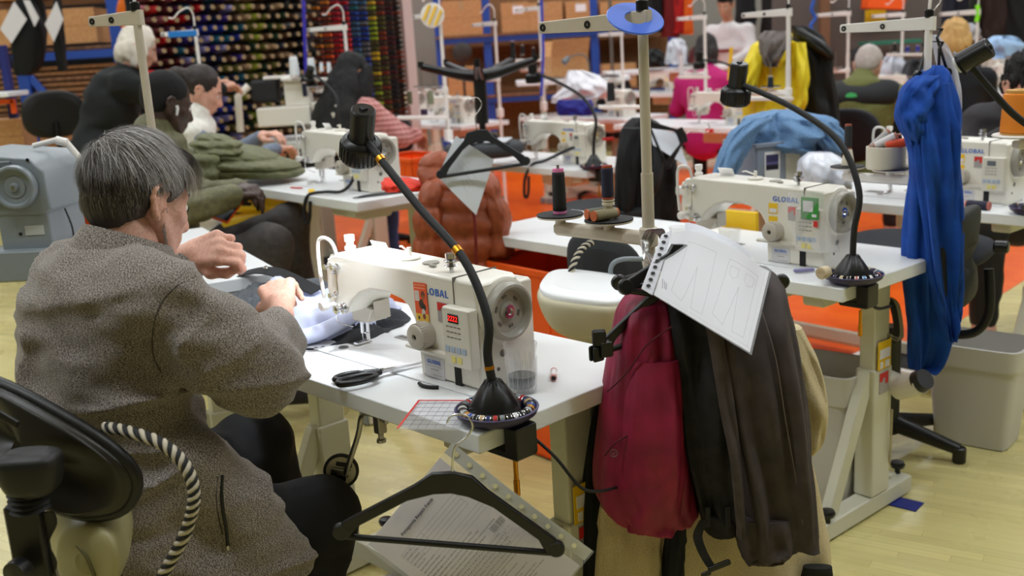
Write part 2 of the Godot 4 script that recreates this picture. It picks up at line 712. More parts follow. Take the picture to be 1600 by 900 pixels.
func make_materials() -> void:
	M.weave_n = noisy(11, 0.35, [], 256, 1, true, 6.0)
	M.white = mk(Color(0.93, 0.935, 0.94), 0.32)
	M.table_edge = mk(Color(0.86, 0.86, 0.85), 0.4)
	M.cream = mk(Color(0.93, 0.91, 0.865), 0.28)
	M.cream_dim = mk(Color(0.82, 0.79, 0.74), 0.4)
	M.panel = mk(Color(0.87, 0.85, 0.80), 0.45)
	M.leg = mk(Color(0.84, 0.83, 0.76), 0.45)
	M.pole = mk(Color(0.78, 0.735, 0.66), 0.4)
	M.pole_white = mk(Color(0.93, 0.91, 0.89), 0.4)
	M.black = mk(Color(0.055, 0.055, 0.06), 0.35)
	M.black_soft = mk(Color(0.10, 0.10, 0.105), 0.75)
	M.rubber = mk(Color(0.06, 0.06, 0.065), 0.6)
	M.chrome = mk(Color(0.86, 0.86, 0.87), 0.16, 1.0)
	M.steel = mk(Color(0.66, 0.65, 0.63), 0.3, 1.0)
	M.brass = mk(Color(0.85, 0.58, 0.16), 0.28, 0.9)
	M.wheel = mk(Color(0.64, 0.62, 0.58), 0.35)
	M.wheel_dark = mk(Color(0.42, 0.40, 0.37), 0.4)
	M.greybox = mk(Color(0.52, 0.55, 0.57), 0.42)
	M.greybox_dark = mk(Color(0.40, 0.43, 0.45), 0.45)
	M.blue = mk(Color(0.10, 0.27, 0.62), 0.5)
	M.bluetext = mk(Color(0.20, 0.42, 0.78), 0.5)
	M.red = mk(Color(0.86, 0.17, 0.15), 0.5)
	M.orange = mk(Color(0.97, 0.36, 0.05), 0.5)
	M.yellow = mk(Color(0.96, 0.78, 0.10), 0.5)
	M.green = mk(Color(0.15, 0.62, 0.30), 0.5)
	M.purple = mk(Color(0.19, 0.16, 0.33), 0.4)
	M.paper = mk(Color(0.92, 0.91, 0.93), 0.7)
	M.led = glow(Color(0.95, 0.97, 1.0), 3.0)
	M.led_off = mk(Color(0.85, 0.86, 0.86), 0.3)
	M.cardboard = cloth(Color(0.72, 0.52, 0.33), Color(0.77, 0.58, 0.39), 3.0, 0.03, 0.9)
	M.cardboard_dark = cloth(Color(0.50, 0.34, 0.21), Color(0.60, 0.43, 0.28), 3.0, 0.03, 0.9)
	M.wood_dark = cloth(Color(0.42, 0.28, 0.19), Color(0.55, 0.39, 0.27), 3.0, 0.02, 0.85)
	M.skin = cloth(Color(0.83, 0.61, 0.52), Color(0.90, 0.70, 0.62), 14.0, 0.03, 0.5)
	M.skin.subsurf_scatter_enabled = true
	M.skin.subsurf_scatter_strength = 0.08
	M.skin_tan = mk(Color(0.76, 0.55, 0.43), 0.5)
	M.skin_brown = mk(Color(0.25, 0.17, 0.135), 0.45)
	M.fleece = cloth(Color(0.12, 0.105, 0.095), Color(0.75, 0.70, 0.655), 7.0, 0.16, 0.95)
	M.fleece.albedo_texture.color_ramp.offsets = PackedFloat32Array([0.42, 0.60])
	M.fleece.uv1_scale = Vector3(7.5, 15.0, 7.5)
	M.fleece.rim_enabled = true
	M.fleece.rim = 0.35
	M.fleece.rim_tint = 0.5
	M.chair_grey = cloth(Color(0.17, 0.175, 0.185), Color(0.27, 0.275, 0.29), 12.0, 0.2, 0.95, 0.5)
	M.clear = mk(Color(0.95, 0.97, 0.98, 0.10), 0.06)
	M.clear.transparency = BaseMaterial3D.TRANSPARENCY_ALPHA
	M.film = mk(Color(0.93, 0.93, 0.95, 0.16), 0.3)
	M.film.metallic_specular = 0.35
	M.film.transparency = BaseMaterial3D.TRANSPARENCY_ALPHA
	M.glass = mk(Color(0.98, 0.99, 0.99, 0.03), 0.02)
	M.glass.refraction_enabled = true
	M.glass.refraction_scale = 0.045
	M.coffee = mk(Color(0.10, 0.045, 0.02), 0.1)

# ------------------------------------------------------------------ the hall
func room() -> void:
	# one strip floor of pale maple, an orange painted zone on it, four walls, a roof with rows of light panels
	var fl := mk(Color.WHITE, 0.33)
	var im := pic(512, 512, Color.WHITE)
	var r2 := RandomNumberGenerator.new()
	r2.seed = 5
	for j in 32:
		var xx := -r2.randi_range(0, 120)
		while xx < 512:
			var w := r2.randi_range(70, 190)
			var t := r2.randf_range(-0.035, 0.035)
			im.fill_rect(Rect2i(maxi(xx, 0), j * 16, w, 16), Color(0.82 + t, 0.775 + t, 0.53 + t * 0.7))
			im.fill_rect(Rect2i(maxi(xx + w - 1, 0), j * 16, 1, 16), Color(0.73, 0.67, 0.44))
			for q in 6:
				im.fill_rect(Rect2i(maxi(xx, 0), j * 16 + r2.randi_range(1, 14), w, 1), Color(0.80 + t, 0.75 + t, 0.505 + t))
			xx += w
		im.fill_rect(Rect2i(0, j * 16, 512, 1), Color(0.75, 0.69, 0.46))
	im.generate_mipmaps()
	fl.albedo_texture = ImageTexture.create_from_image(im)
	fl.roughness_texture = noisy(31, 0.01, [Color(0.75, 0.75, 0.75), Color.WHITE], 256, 4)
	var fb := MB.new()
	fb.x = Transform3D(Basis(Vector3.UP, 0.0), V(0, 0, 0))
	var d := Vector3(0.85, 0, 0.53)
	var s := Vector3(-d.z, 0, d.x)
	var cs := [V(-14, 0, 6), V(14, 0, 6), V(14, 0, -22), V(-14, 0, -22)]
	var ids := []
	for q in cs:
		ids.append(fb.pt(q, Vector3.UP, Vector2(q.dot(d) / 1.6, q.dot(s) / 1.28)))
	fb.quad(ids[0], ids[1], ids[2], ids[3])
	fb.box(V(0, -0.101, -8), V(28, 0.2, 28))
	struct("floor", fb, fl)
	var op := mk(Color.WHITE, 0.3)
	op.albedo_texture = noisy(8, 0.02, [Color(0.95, 0.37, 0.06), Color(0.98, 0.42, 0.08)])
	op.uv1_triplanar = true
	op.uv1_world_triplanar = true
	var ob := MB.new()
	ob.at(Vector3.ZERO, Basis(Vector3.RIGHT, -PI / 2))   # local xy is the floor, y away from the camera
	ob.prism([Vector2(1.12, 3.75), Vector2(5.5, 8.4), Vector2(-1.2, 14.5), Vector2(-6.5, 11.7)], 0.0, 0.003)
	var o := struct("floor", ob, op)
	o.set_meta("label", "orange painted zone of the workshop floor")
	var wall := mk(Color(0.62, 0.60, 0.57), 0.9)
	struct("wall_back", MB.new().box(V(0, 2.5, -15.6), V(28, 5.2, 0.2)), wall)
	struct("wall_front", MB.new().box(V(0, 2.5, 6.1), V(28, 5.2, 0.2)), wall)
	struct("wall_left", MB.new().box(V(-10.1, 2.5, -5), V(0.2, 5.2, 22.4)), wall)
	struct("wall_right", MB.new().box(V(10.1, 2.5, -5), V(0.2, 5.2, 22.4)), wall)
	struct("ceiling", MB.new().box(V(0, 5.0, -5), V(28, 0.2, 28)), mk(Color(0.85, 0.85, 0.84), 0.9))
	var lm := glow(Color(0.96, 0.98, 1.0), 5.0)
	var housing := mk(Color(0.8, 0.8, 0.8), 0.5)
	var proto: Node3D
	for zi in 4:
		for xi in 4:
			var at := Transform3D(Basis.IDENTITY, V(-6.0 + xi * 4.0, 4.6, -1.3 - zi * 3.7))
			if proto == null:
				proto = thing("ceiling_light", "long white light panel hung under the workshop roof", "ceiling light", at, "light panels under the roof")
				part(proto, "housing", MB.new().box(V(0, 0.05, 0), V(2.5, 0.08, 0.5), 0.01), housing)
				part(proto, "diffuser", MB.new().box(V(0, 0.0, 0), V(2.4, 0.02, 0.4)), lm)
			else:
				copy(proto, at, "long white light panel under the roof, %s in row %s" % [ORD[xi], ORD[zi]])
			var al := AreaLight3D.new()
			al.name = numbered("panel_light")
			add_child(al)
			al.transform = Transform3D(Basis(Vector3.RIGHT, -PI / 2), at.origin + V(0, -0.03, 0))
			al.area_size = Vector2(2.4, 0.4)
			al.light_energy = 2.6
			al.light_color = Color(0.935, 0.972, 1.0)
			al.shadow_enabled = true
			al.set("area_range", 40.0)

func more_materials() -> void:
	M.greybox_light = mk(Color(0.66, 0.64, 0.64), 0.5)
	M.redled = glow(Color(1.0, 0.12, 0.10), 1.6)
	M.keyblue = mk(Color(0.66, 0.72, 0.80), 0.5)
	M.keyyellow = mk(Color(0.90, 0.85, 0.50), 0.5)
	M.wheel_light = mk(Color(0.76, 0.73, 0.68), 0.4)
	M.plate = mk(Color(0.84, 0.83, 0.84), 0.35)

# ------------------------------------------------------------------ sewing stations. A station's origin is its table's near right corner on the floor; +x right, -z to the back of the table
func stn(nx: float, nz: float, deg: float, h := 0.0) -> Transform3D:
	return Transform3D(Basis(Vector3.UP, -deg_to_rad(deg)), V(nx, h, nz))

func table(xf: Transform3D, L: float, h: float, label: String, o := {}) -> Node3D:
	var W: float = o.get("W", 0.54)
	var t := thing("sewing_table", label, "table", xf, "white sewing tables of the workshop")
	part(t, "tabletop", MB.new().box(V(-L / 2, h - 0.019, -W / 2), V(L, 0.038, W), 0.004), M.white)
	for x in [-0.115, -(L - o.get("left", 0.24))]:
		part(t, "foot", MB.new().box(V(x, 0.032, -W * 0.52), V(0.062, 0.056, W * 0.98), 0.006), M.leg)
		part(t, "end_cap", MB.new().box(V(x, 0.031, -W * 0.02), V(0.058, 0.05, 0.006), 0.002), M.greybox)
		part(t, "post", MB.new().box(V(x, 0.06 + (h - 0.12) / 2, -W * 0.66), V(0.05, h - 0.12, 0.085), 0.006).box(V(x, 0.26, -W * 0.66), V(0.064, 0.40, 0.1), 0.006), M.leg)
		var b := MB.new()
		var p0 := V(x, 0.05, -0.12)
		var p1 := V(x, 0.45, -W * 0.66 + 0.04)
		b.aim((p0 + p1) / 2, p1 - p0, Vector3(1, 0, 0))
		b.box(Vector3.ZERO, V(0.05, (p1 - p0).length(), 0.035), 0.005)
		part(t, "brace", b, M.leg)
		part(t, "bracket", MB.new().box(V(x, h - 0.055, -W / 2), V(0.07, 0.036, W * 0.86), 0.006), M.leg)
		for z in [-0.07, -W * 0.94]:
			part(t, "levelling_knob", MB.new().at(V(x + (0.02 if z > -0.2 else -0.01), 0.06, z - 0.02)).lathe([Vector2(0.009, 0), Vector2(0.009, 0.018), Vector2(0.02, 0.02), Vector2(0.023, 0.03), Vector2(0.019, 0.038), Vector2(0, 0.04)], 14), M.black)
	var x0 := -0.115
	var x1: float = -(L - o.get("left", 0.24))
	part(t, "crossbar", MB.new().box(V((x0 + x1) / 2, 0.12, -W * 0.64), V(x0 - x1, 0.05, 0.03), 0.004), M.leg)
	part(t, "stretcher", MB.new().box(V((x0 + x1) / 2, 0.055, -W * 0.9), V(x0 - x1, 0.035, 0.04), 0.004), M.leg)
	if o.get("treadle", true):
		var td := part(t, "treadle", MB.new().box(V(-0.58, 0.085, -W * 0.5), V(0.42, 0.018, 0.26), 0.004), M.pole_white)
		part(td, "rubber_mat", MB.new().box(V(-0.58, 0.096, -W * 0.5), V(0.34, 0.008, 0.2), 0.003), M.black_soft)
	part(t, "motor_box", MB.new().box(V(-0.5, h - 0.09, -W * 0.6), V(0.26, 0.1, 0.15), 0.01), M.panel)
	if o.get("stickers", false):
		var s := part(t, "warning_sticker", MB.new().box(V(-0.082, 0.5, -W * 0.66), V(0.002, 0.085, 0.07)), M.yellow)
		part(s, "warning_print", MB.new().box(V(-0.0805, 0.505, -W * 0.66), V(0.002, 0.028, 0.056)).box(V(-0.0805, 0.472, -W * 0.66 + 0.018), V(0.002, 0.02, 0.014)).box(V(-0.0805, 0.472, -W * 0.66 - 0.014), V(0.002, 0.02, 0.022)), M.paper)
		red_logo(t, Transform3D(Basis(Vector3.UP, PI / 2), V(-0.082, 0.415, -W * 0.66)), 0.05)
	return t

func red_logo(p: Node, xf: Transform3D, s: float) -> void:   # a small label: red machine silhouette over grey print
	var b := MB.new()
	b.x = xf
	b.box(V(0, 0, 0), V(s, s * 1.3, 0.0016))
	var l := part(p, "maker_label", b, M.greybox_light)
	b = MB.new()
	b.x = xf
	b.prism([Vector2(-s * 0.48, 0.1 * s), Vector2(-s * 0.48, 0.62 * s), Vector2(s * 0.46, 0.62 * s), Vector2(s * 0.46, -0.1 * s), Vector2(s * 0.14, -0.1 * s), Vector2(s * 0.14, 0.3 * s), Vector2(-s * 0.12, 0.3 * s), Vector2(-s * 0.2, 0.1 * s)], 0.0006, 0.0014)
	part(l, "logo", b, M.red)

func machine_parts(t: Node3D, hero: bool) -> void:
	var zf := -0.155
	var sil := [Vector2(-0.155, 0.002), Vector2(-0.155, 0.215), Vector2(-0.165, 0.224), Vector2(-0.4, 0.231), Vector2(-0.62, 0.235), Vector2(-0.652, 0.228), Vector2(-0.668, 0.208), Vector2(-0.672, 0.15), Vector2(-0.668, 0.112), Vector2(-0.655, 0.1),
		Vector2(-0.61, 0.096), Vector2(-0.59, 0.104), Vector2(-0.57, 0.128), Vector2(-0.54, 0.15), Vector2(-0.5, 0.163), Vector2(-0.44, 0.165), Vector2(-0.40, 0.158), Vector2(-0.375, 0.143), Vector2(-0.36, 0.12), Vector2(-0.352, 0.08), Vector2(-0.35, 0.002)]
	var bd := part(t, "body", MB.new().prism(sil, -0.272, zf, 0.009), M.cream)
	part(bd, "motor_housing", MB.new().box(V(-0.235, 0.104, -0.238), V(0.158, 0.206, 0.15), 0.008), M.cream)
	part(bd, "seam", MB.new().box(V(-0.222, 0.2, -0.213), V(0.0018, 0.056, 0.119)), M.wheel_dark)
	var bed := part(t, "bed", MB.new().box(V(-0.46, 0.002, -0.222), V(0.6, 0.004, 0.184), 0.0015), M.white)
	part(bed, "needle_plate", MB.new().box(V(-0.69, 0.0045, -0.225), V(0.1, 0.002, 0.045), 0.0006), M.steel)
	part(bed, "bed_slot", MB.new().box(V(-0.585, 0.0046, -0.31), V(0.075, 0.003, 0.024), 0.001), M.steel)
	part(bed, "slot_opening", MB.new().box(V(-0.585, 0.0058, -0.31), V(0.055, 0.002, 0.011)), M.wheel_dark)
	part(bed, "bed_screw", MB.new().at(V(-0.655, 0.0045, -0.175)).cyl(0.012, 0, 0.0015, 14), M.steel)
	# head: face plate, needle bar, presser foot, take-up lever, tension discs
	part(t, "face_plate", MB.new().box(V(-0.6725, 0.165, -0.213), V(0.004, 0.1, 0.09), 0.0015), M.cream)
	part(t, "needle_bar", MB.new().at(V(-0.645, 0, -0.225)).cyl(0.0045, 0.03, 0.11, 10).cyl(0.0012, 0.004, 0.03, 6), M.chrome)
	part(t, "presser_foot", MB.new().at(V(-0.645, 0, -0.240)).cyl(0.005, 0.02, 0.11, 10).at(V(-0.645, 0.0, -0.225)).box(V(0, 0.008, 0.004), V(0.018, 0.006, 0.04), 0.002).box(V(0, 0.018, -0.012), V(0.012, 0.022, 0.012), 0.002), M.chrome)
	part(t, "thread_guide", MB.new().at(Vector3.ZERO).tube([V(-0.63, 0.1, -0.15), V(-0.632, 0.085, -0.148), V(-0.64, 0.07, -0.16), V(-0.645, 0.05, -0.2)], 0.0016, 6), M.chrome)
	var tn := part(t, "thread_tension", MB.new().aim(V(-0.605, 0.112, zf), Vector3.BACK).lathe([Vector2(0.014, 0), Vector2(0.014, 0.004), Vector2(0.006, 0.006), Vector2(0.013, 0.009), Vector2(0.013, 0.011), Vector2(0.005, 0.013), Vector2(0.005, 0.018), Vector2(0.009, 0.019), Vector2(0.009, 0.026), Vector2(0, 0.027)], 16), M.chrome)
	part(tn, "tension_knob", MB.new().aim(V(-0.642, 0.118, zf), Vector3.BACK).lathe([Vector2(0.008, 0), Vector2(0.008, 0.02), Vector2(0.012, 0.022), Vector2(0.012, 0.036), Vector2(0.009, 0.039), Vector2(0, 0.039)], 14), M.pole_white)
	part(t, "take_up_lever", MB.new().box(V(-0.625, 0.175, zf - 0.001), V(0.006, 0.07, 0.006), 0.002).tube([V(-0.625, 0.19, zf), V(-0.612, 0.196, zf + 0.018), V(-0.60, 0.2, zf + 0.02)], 0.003, 6), M.chrome)
	for q in [[-0.64, 0.205], [-0.612, 0.207], [-0.63, 0.14]]:
		part(t, "thread_pin", MB.new().aim(V(q[0], q[1], zf - 0.001), Vector3.BACK).lathe([Vector2(0.007, 0), Vector2(0.007, 0.006), Vector2(0.0035, 0.008), Vector2(0.0035, 0.018), Vector2(0.006, 0.019), Vector2(0.006, 0.022), Vector2(0, 0.022)], 10), M.chrome)
	part(t, "lever_guard", MB.new().tube(catmull([V(-0.664, 0.13, zf + 0.012), V(-0.668, 0.2, zf + 0.014), V(-0.668, 0.252, zf + 0.012), V(-0.656, 0.268, zf + 0.01), V(-0.636, 0.266, zf + 0.004), V(-0.63, 0.25, zf - 0.004), V(-0.63, 0.225, zf - 0.01)], 4), 0.0045, 8), M.pole_white)
	part(t, "finger_guard", MB.new().prism([Vector2(-0.655, 0.088), Vector2(-0.652, 0.062), Vector2(-0.592, 0.066), Vector2(-0.572, 0.10), Vector2(-0.60, 0.108)], -0.262, -0.205, 0.004).box(V(-0.574, 0.095, -0.235), V(0.004, 0.045, 0.045), 0.0015), M.cream_dim)
	# top fittings
	part(t, "pressure_screw", MB.new().at(V(-0.64, 0.232, -0.21)).lathe([Vector2(0.013, 0), Vector2(0.013, 0.008), Vector2(0.009, 0.01), Vector2(0.009, 0.018), Vector2(0.012, 0.02), Vector2(0.012, 0.034), Vector2(0, 0.036)], 14), M.pole_white)
	part(t, "top_lever", MB.new().at(V(-0.545, 0.247, -0.225), Basis(Vector3.RIGHT, 0.5)).box(Vector3.ZERO, V(0.055, 0.028, 0.003), 0.001), M.chrome)
	part(t, "bobbin_winder", MB.new().at(V(-0.43, 0.231, -0.215)).cyl(0.024, 0, 0.008, 18, 0.003).cyl(0.005, 0.008, 0.026, 8).tube([V(0, 0.014, 0), V(-0.05, 0.02, -0.02), V(-0.07, 0.016, -0.03)], 0.002, 6), M.cream)
	part(t, "winder_cap", MB.new().at(V(-0.36, 0.229, -0.215)).cyl(0.018, 0, 0.004, 14).box(V(0.03, 0.003, 0.02), V(0.02, 0.006, 0.008), 0.002), M.wheel)
	part(t, "top_tension", MB.new().at(V(-0.265, 0.226, -0.19)).lathe([Vector2(0.005, 0), Vector2(0.005, 0.012), Vector2(0.015, 0.014), Vector2(0.004, 0.019), Vector2(0.015, 0.023), Vector2(0.015, 0.025), Vector2(0.006, 0.027), Vector2(0.011, 0.03), Vector2(0.011, 0.04), Vector2(0, 0.04)], 16), M.chrome)
	# hand wheel
	var hw := part(t, "hand_wheel", MB.new().aim(V(-0.158, 0.155, -0.226), Vector3.RIGHT).lathe([Vector2(0.056, 0), Vector2(0.059, 0.004), Vector2(0.059, 0.02), Vector2(0.055, 0.027), Vector2(0.050, 0.028), Vector2(0.046, 0.024), Vector2(0.043, 0.013), Vector2(0.022, 0.011), Vector2(0.02, 0.014), Vector2(0.016, 0.015), Vector2(0, 0.015)], 36), M.wheel)
	part(hw, "hub", MB.new().aim(V(-0.143, 0.155, -0.226), Vector3.RIGHT).lathe([Vector2(0.014, 0), Vector2(0.014, 0.004), Vector2(0.007, 0.005), Vector2(0.007, 0.002), Vector2(0, 0.002)], 18), M.chrome)
	var sl := MB.new()
	for k in 6:
		var a := TAU * k / 6 + 0.3
		sl.at(V(-0.1455, 0.155 + sin(a) * 0.031, -0.226 + cos(a) * 0.031), Basis(Vector3.RIGHT, -a))
		sl.box(Vector3.ZERO, V(0.003, 0.012, 0.006), 0.001)
	part(hw, "wheel_slots", sl, M.wheel_dark)
	part(t, "wheel_collar", MB.new().aim(V(-0.162, 0.155, -0.226), Vector3.RIGHT).lathe([Vector2(0.068, 0), Vector2(0.068, 0.006), Vector2(0.062, 0.01), Vector2(0.055, 0.01)], 32), M.cream)
	part(t, "side_screw", MB.new().aim(V(-0.156, 0.07, -0.215), Vector3.RIGHT).cyl(0.008, 0, 0.002, 12).aim(V(-0.156, 0.04, -0.2), Vector3.RIGHT).cyl(0.004, 0, 0.002, 10), M.wheel_dark)
	# control panel
	var cp := part(t, "control_panel", MB.new().box(V(-0.195, 0.113, zf + 0.012), V(0.082, 0.122, 0.026), 0.004), M.panel)
	var zp := zf + 0.0255
	part(cp, "display", MB.new().box(V(-0.200, 0.153, zp), V(0.03, 0.017, 0.002)), M.black if hero else M.greybox_dark)
	if hero:
		var dm := words("2222", 0.0125, 0.0006, true, true)
		var dg := part(cp, "display_digits", dm, M.redled)
		dg.position = V(-0.200, 0.153, zp + 0.0013)
		dg.scale = V(0.72, 0.8, 1)
	var keys := MB.new()
	for j in 3:
		for i in 4:
			keys.box(V(-0.218 + i * 0.011, 0.136 - j * 0.011, zp), V(0.0075, 0.0016, 0.0016))
	part(cp, "panel_print", keys, M.wheel_dark)
	for i in 4:
		part(cp, "key", MB.new().box(V(-0.223 + i * 0.0165, 0.089, zp), V(0.0125, 0.0125, 0.002), 0.0006), M.keyblue)
	for i in 2:
		part(cp, "key", MB.new().box(V(-0.2065 + i * 0.018, 0.069, zp), V(0.0135, 0.0135, 0.002), 0.0006), M.keyyellow)
	# stitch dial, reverse lever, plates, lettering
	var dl := MB.new().aim(V(-0.315, 0.098, zf), Vector3.BACK).lathe([Vector2(0.028, 0), Vector2(0.027, 0.022), Vector2(0.025, 0.034), Vector2(0.022, 0.036), Vector2(0.007, 0.036), Vector2(0.006, 0.03), Vector2(0, 0.03)], 28)
	for k in 28:
		var a := TAU * k / 28
		dl.aim(V(-0.315 + cos(a) * 0.0268, 0.098 + sin(a) * 0.0268, zf + 0.017), Vector3.BACK, V(-sin(a), cos(a), 0))
		dl.box(Vector3.ZERO, V(0.0018, 0.026, 0.0018))
	var dd := part(t, "stitch_dial", dl, M.wheel_light)
	part(dd, "dial_centre", MB.new().aim(V(-0.315, 0.098, zf + 0.029), Vector3.BACK).cyl(0.0055, 0, 0.002, 10), M.black)
	part(t, "reverse_lever", MB.new().box(V(-0.305, 0.066, zf + 0.007), V(0.142, 0.0085, 0.016), 0.003), M.panel)
	part(t, "lever_recess", MB.new().box(V(-0.2255, 0.034, zf + 0.0005), V(0.02, 0.062, 0.002)), M.black_soft)
	var mp := part(t, "model_plate", MB.new().box(V(-0.299, 0.028, zf + 0.0006), V(0.062, 0.044, 0.0012)), M.plate)
	var w1 := part(mp, "plate_lettering", words("GLOBAL", 0.0085), M.bluetext)
	w1.position = V(-0.299, 0.04, zf + 0.0015)
	part(mp, "plate_print", MB.new().box(V(-0.299, 0.024, zf + 0.0013), V(0.024, 0.0022, 0.0004)).box(V(-0.299, 0.031, zf + 0.0013), V(0.05, 0.0008, 0.0004)).box(V(-0.29, 0.012, zf + 0.0013), V(0.03, 0.0012, 0.0004)), M.wheel)
	var w2 := part(t, "lettering", words("GLOBAL", 0.0155), M.bluetext)
	w2.position = V(-0.283, 0.19, zf + 0.0005)
	w2.scale = V(1.12, 1, 1)
	red_logo(t, Transform3D(Basis.IDENTITY, V(-0.259, 0.152, zf + 0.0008)), 0.031)
	if hero:
		var im := pic(128, 236, Color(0.95, 0.36, 0.16))
		im.fill_rect(Rect2i(0, 190, 128, 46), Color(0.93, 0.76, 0.25))
		im.fill_rect(Rect2i(4, 6, 120, 16), Color(0.9, 0.28, 0.1))
		scribble(im, 8, 10, 112, 8, Color(0.98, 0.75, 0.6))
		scribble(im, 8, 30, 112, 5, Color(0.98, 0.85, 0.75))
		im.fill_rect(Rect2i(6, 50, 44, 62), Color(0.95, 0.93, 0.9))
		for q in 6:
			scribble(im, 9, 55 + q * 9, 38, 3, Color(0.4, 0.35, 0.33))
		for q in [[88, 72, 24, Color(0.45, 0.22, 0.12)], [88, 90, 16, Color(0.62, 0.36, 0.2)], [66, 130, 30, Color(0.25, 0.14, 0.1)], [88, 150, 24, Color(0.1, 0.09, 0.1)], [80, 180, 22, Color(0.85, 0.83, 0.8)], [84, 205, 18, Color(0.5, 0.2, 0.14)], [30, 216, 12, Color(0.2, 0.2, 0.2)]]:
			for yy in range(-q[2], q[2] + 1):
				var ww := int(sqrt(float(q[2] * q[2] - yy * yy)) * 0.85)
				im.fill_rect(Rect2i(q[0] - ww, q[1] + yy, 2 * ww, 1), q[3])
		var sb := MB.new()
		sb.face(V(-0.346, 0.204, zf + 0.0022), V(-0.305, 0.206, zf + 0.0022), V(-0.303, 0.125, zf + 0.0022), V(-0.344, 0.123, zf + 0.0022), Vector3.BACK)
		sb.box(V(-0.3245, 0.1645, zf + 0.001), V(0.04, 0.079, 0.002))
		part(t, "sticker", sb, printed(im, 0.4), "orange sticker with a cartoon animal and small print")
	else:
		for yy in [0.162, 0.124]:
			var ys := part(t, "warning_label", MB.new().box(V(-0.325, yy, zf + 0.0006), V(0.03, 0.03, 0.0012)), M.yellow)
			part(ys, "label_print", MB.new().box(V(-0.325, yy - 0.006, zf + 0.0013), V(0.024, 0.012, 0.0004)), M.paper)

# a gooseneck lamp clamped to a table corner. path: points from the base to the head, in the station's frame with y = 0 at the table top
func lamp(xf: Transform3D, path: Array, dir: Vector3, label: String, lit := false, bands := true, ring := true) -> Node3D:
	var t := thing("work_lamp", label, "lamp", xf, "black gooseneck work lamps")
	var b0: Vector3 = path[0]
	var base := MB.new().at(V(b0.x, 0.012, b0.z), Basis(Vector3.UP, 0.4))
	base.lathe([Vector2(0.052, 0), Vector2(0.052, 0.012), Vector2(0.026, 0.05), Vector2(0.016, 0.062), Vector2(0, 0.064)], 8)
	for k in 16:
		var a := TAU * k / 16
		base.at(V(b0.x + cos(a) * 0.022, 0.062, b0.z + sin(a) * 0.022), Basis(Vector3.UP, -a) * Basis(Vector3.BACK, 0.55))
		base.box(Vector3.ZERO, V(0.004, 0.03, 0.004), 0.001)
	part(t, "base", base, M.black)
	part(t, "clamp", MB.new().box(V(0.019, -0.03, b0.z - 0.01), V(0.034, 0.06, 0.056), 0.004).box(V(-0.008, -0.055, b0.z - 0.01), V(0.085, 0.016, 0.056), 0.004), M.black)
	part(t, "clamp_screw", MB.new().at(V(0.0, -0.135, b0.z - 0.01)).cyl(0.0045, 0, 0.06, 10).cyl(0.006, -0.01, 0.02, 10), M.brass)
	var pts := catmull(path, 8)
	var nk := pts.size()
	part(t, "gooseneck", MB.new().tube(pts.slice(0, nk - 2), 0.0085, 10), M.rubber)
	if bands:
		for f in [0.13, 0.55, 0.86]:
			var i := int(f * (nk - 3))
			part(t, "tape_band", MB.new().tube([pts[i], pts[i].lerp(pts[i + 1], 0.75)], 0.0098, 10), M.brass)
	var e: Vector3 = pts[nk - 1]
	part(t, "neck", MB.new().tube([pts[nk - 4], pts[nk - 2], e], 0.0075, 10), M.chrome)
	var d := dir.normalized()
	var hd := part(t, "head", MB.new().aim(e - d * 0.05, d).lathe([Vector2(0, -0.012), Vector2(0.022, -0.012), Vector2(0.025, -0.009), Vector2(0.025, 0.058), Vector2(0.033, 0.062), Vector2(0.0, 0.07)], 24), M.black)
	var rg := MB.new().aim(e - d * 0.05, d).lathe([Vector2(0.029, 0.056), Vector2(0.039, 0.062), Vector2(0.0415, 0.068), Vector2(0.0415, 0.102), Vector2(0.038, 0.107), Vector2(0.036, 0.103), Vector2(0.036, 0.096)], 28)
	var fr := rg.x
	for k in 28:
		var a := TAU * k / 28
		rg.x = fr * Transform3D(Basis(Vector3.UP, -a), V(cos(a) * 0.0415, 0.085, sin(a) * 0.0415))
		rg.box(Vector3.ZERO, V(0.0035, 0.032, 0.004), 0.001)
	if ring: part(hd, "ring", rg, M.black)
	part(hd, "lens", MB.new().aim(e - d * 0.05, d).cyl(0.036 if ring else 0.02, 0.094 if ring else 0.066, 0.099 if ring else 0.071, 24), M.led if lit else M.led_off)
	part(hd, "switch", MB.new().aim(e - d * 0.05, d).box(V(0, -0.0135, 0), V(0.011, 0.005, 0.015), 0.001), M.rubber)
	if lit:
		var s := SpotLight3D.new()
		s.name = numbered("lamp_light")
		add_child(s)
		var o := xf * (e + d * 0.06)
		s.transform = Transform3D(Basis.IDENTITY, o).looking_at(o + xf.basis * d, Vector3(0.1, 1, 0))
		s.light_energy = 0.22
		s.light_color = Color(0.93, 0.97, 1.0)
		s.light_size = 0.03
		s.spot_angle = 48
		s.spot_range = 6.0
		s.spot_attenuation = 2.0
		s.shadow_enabled = true
	return t

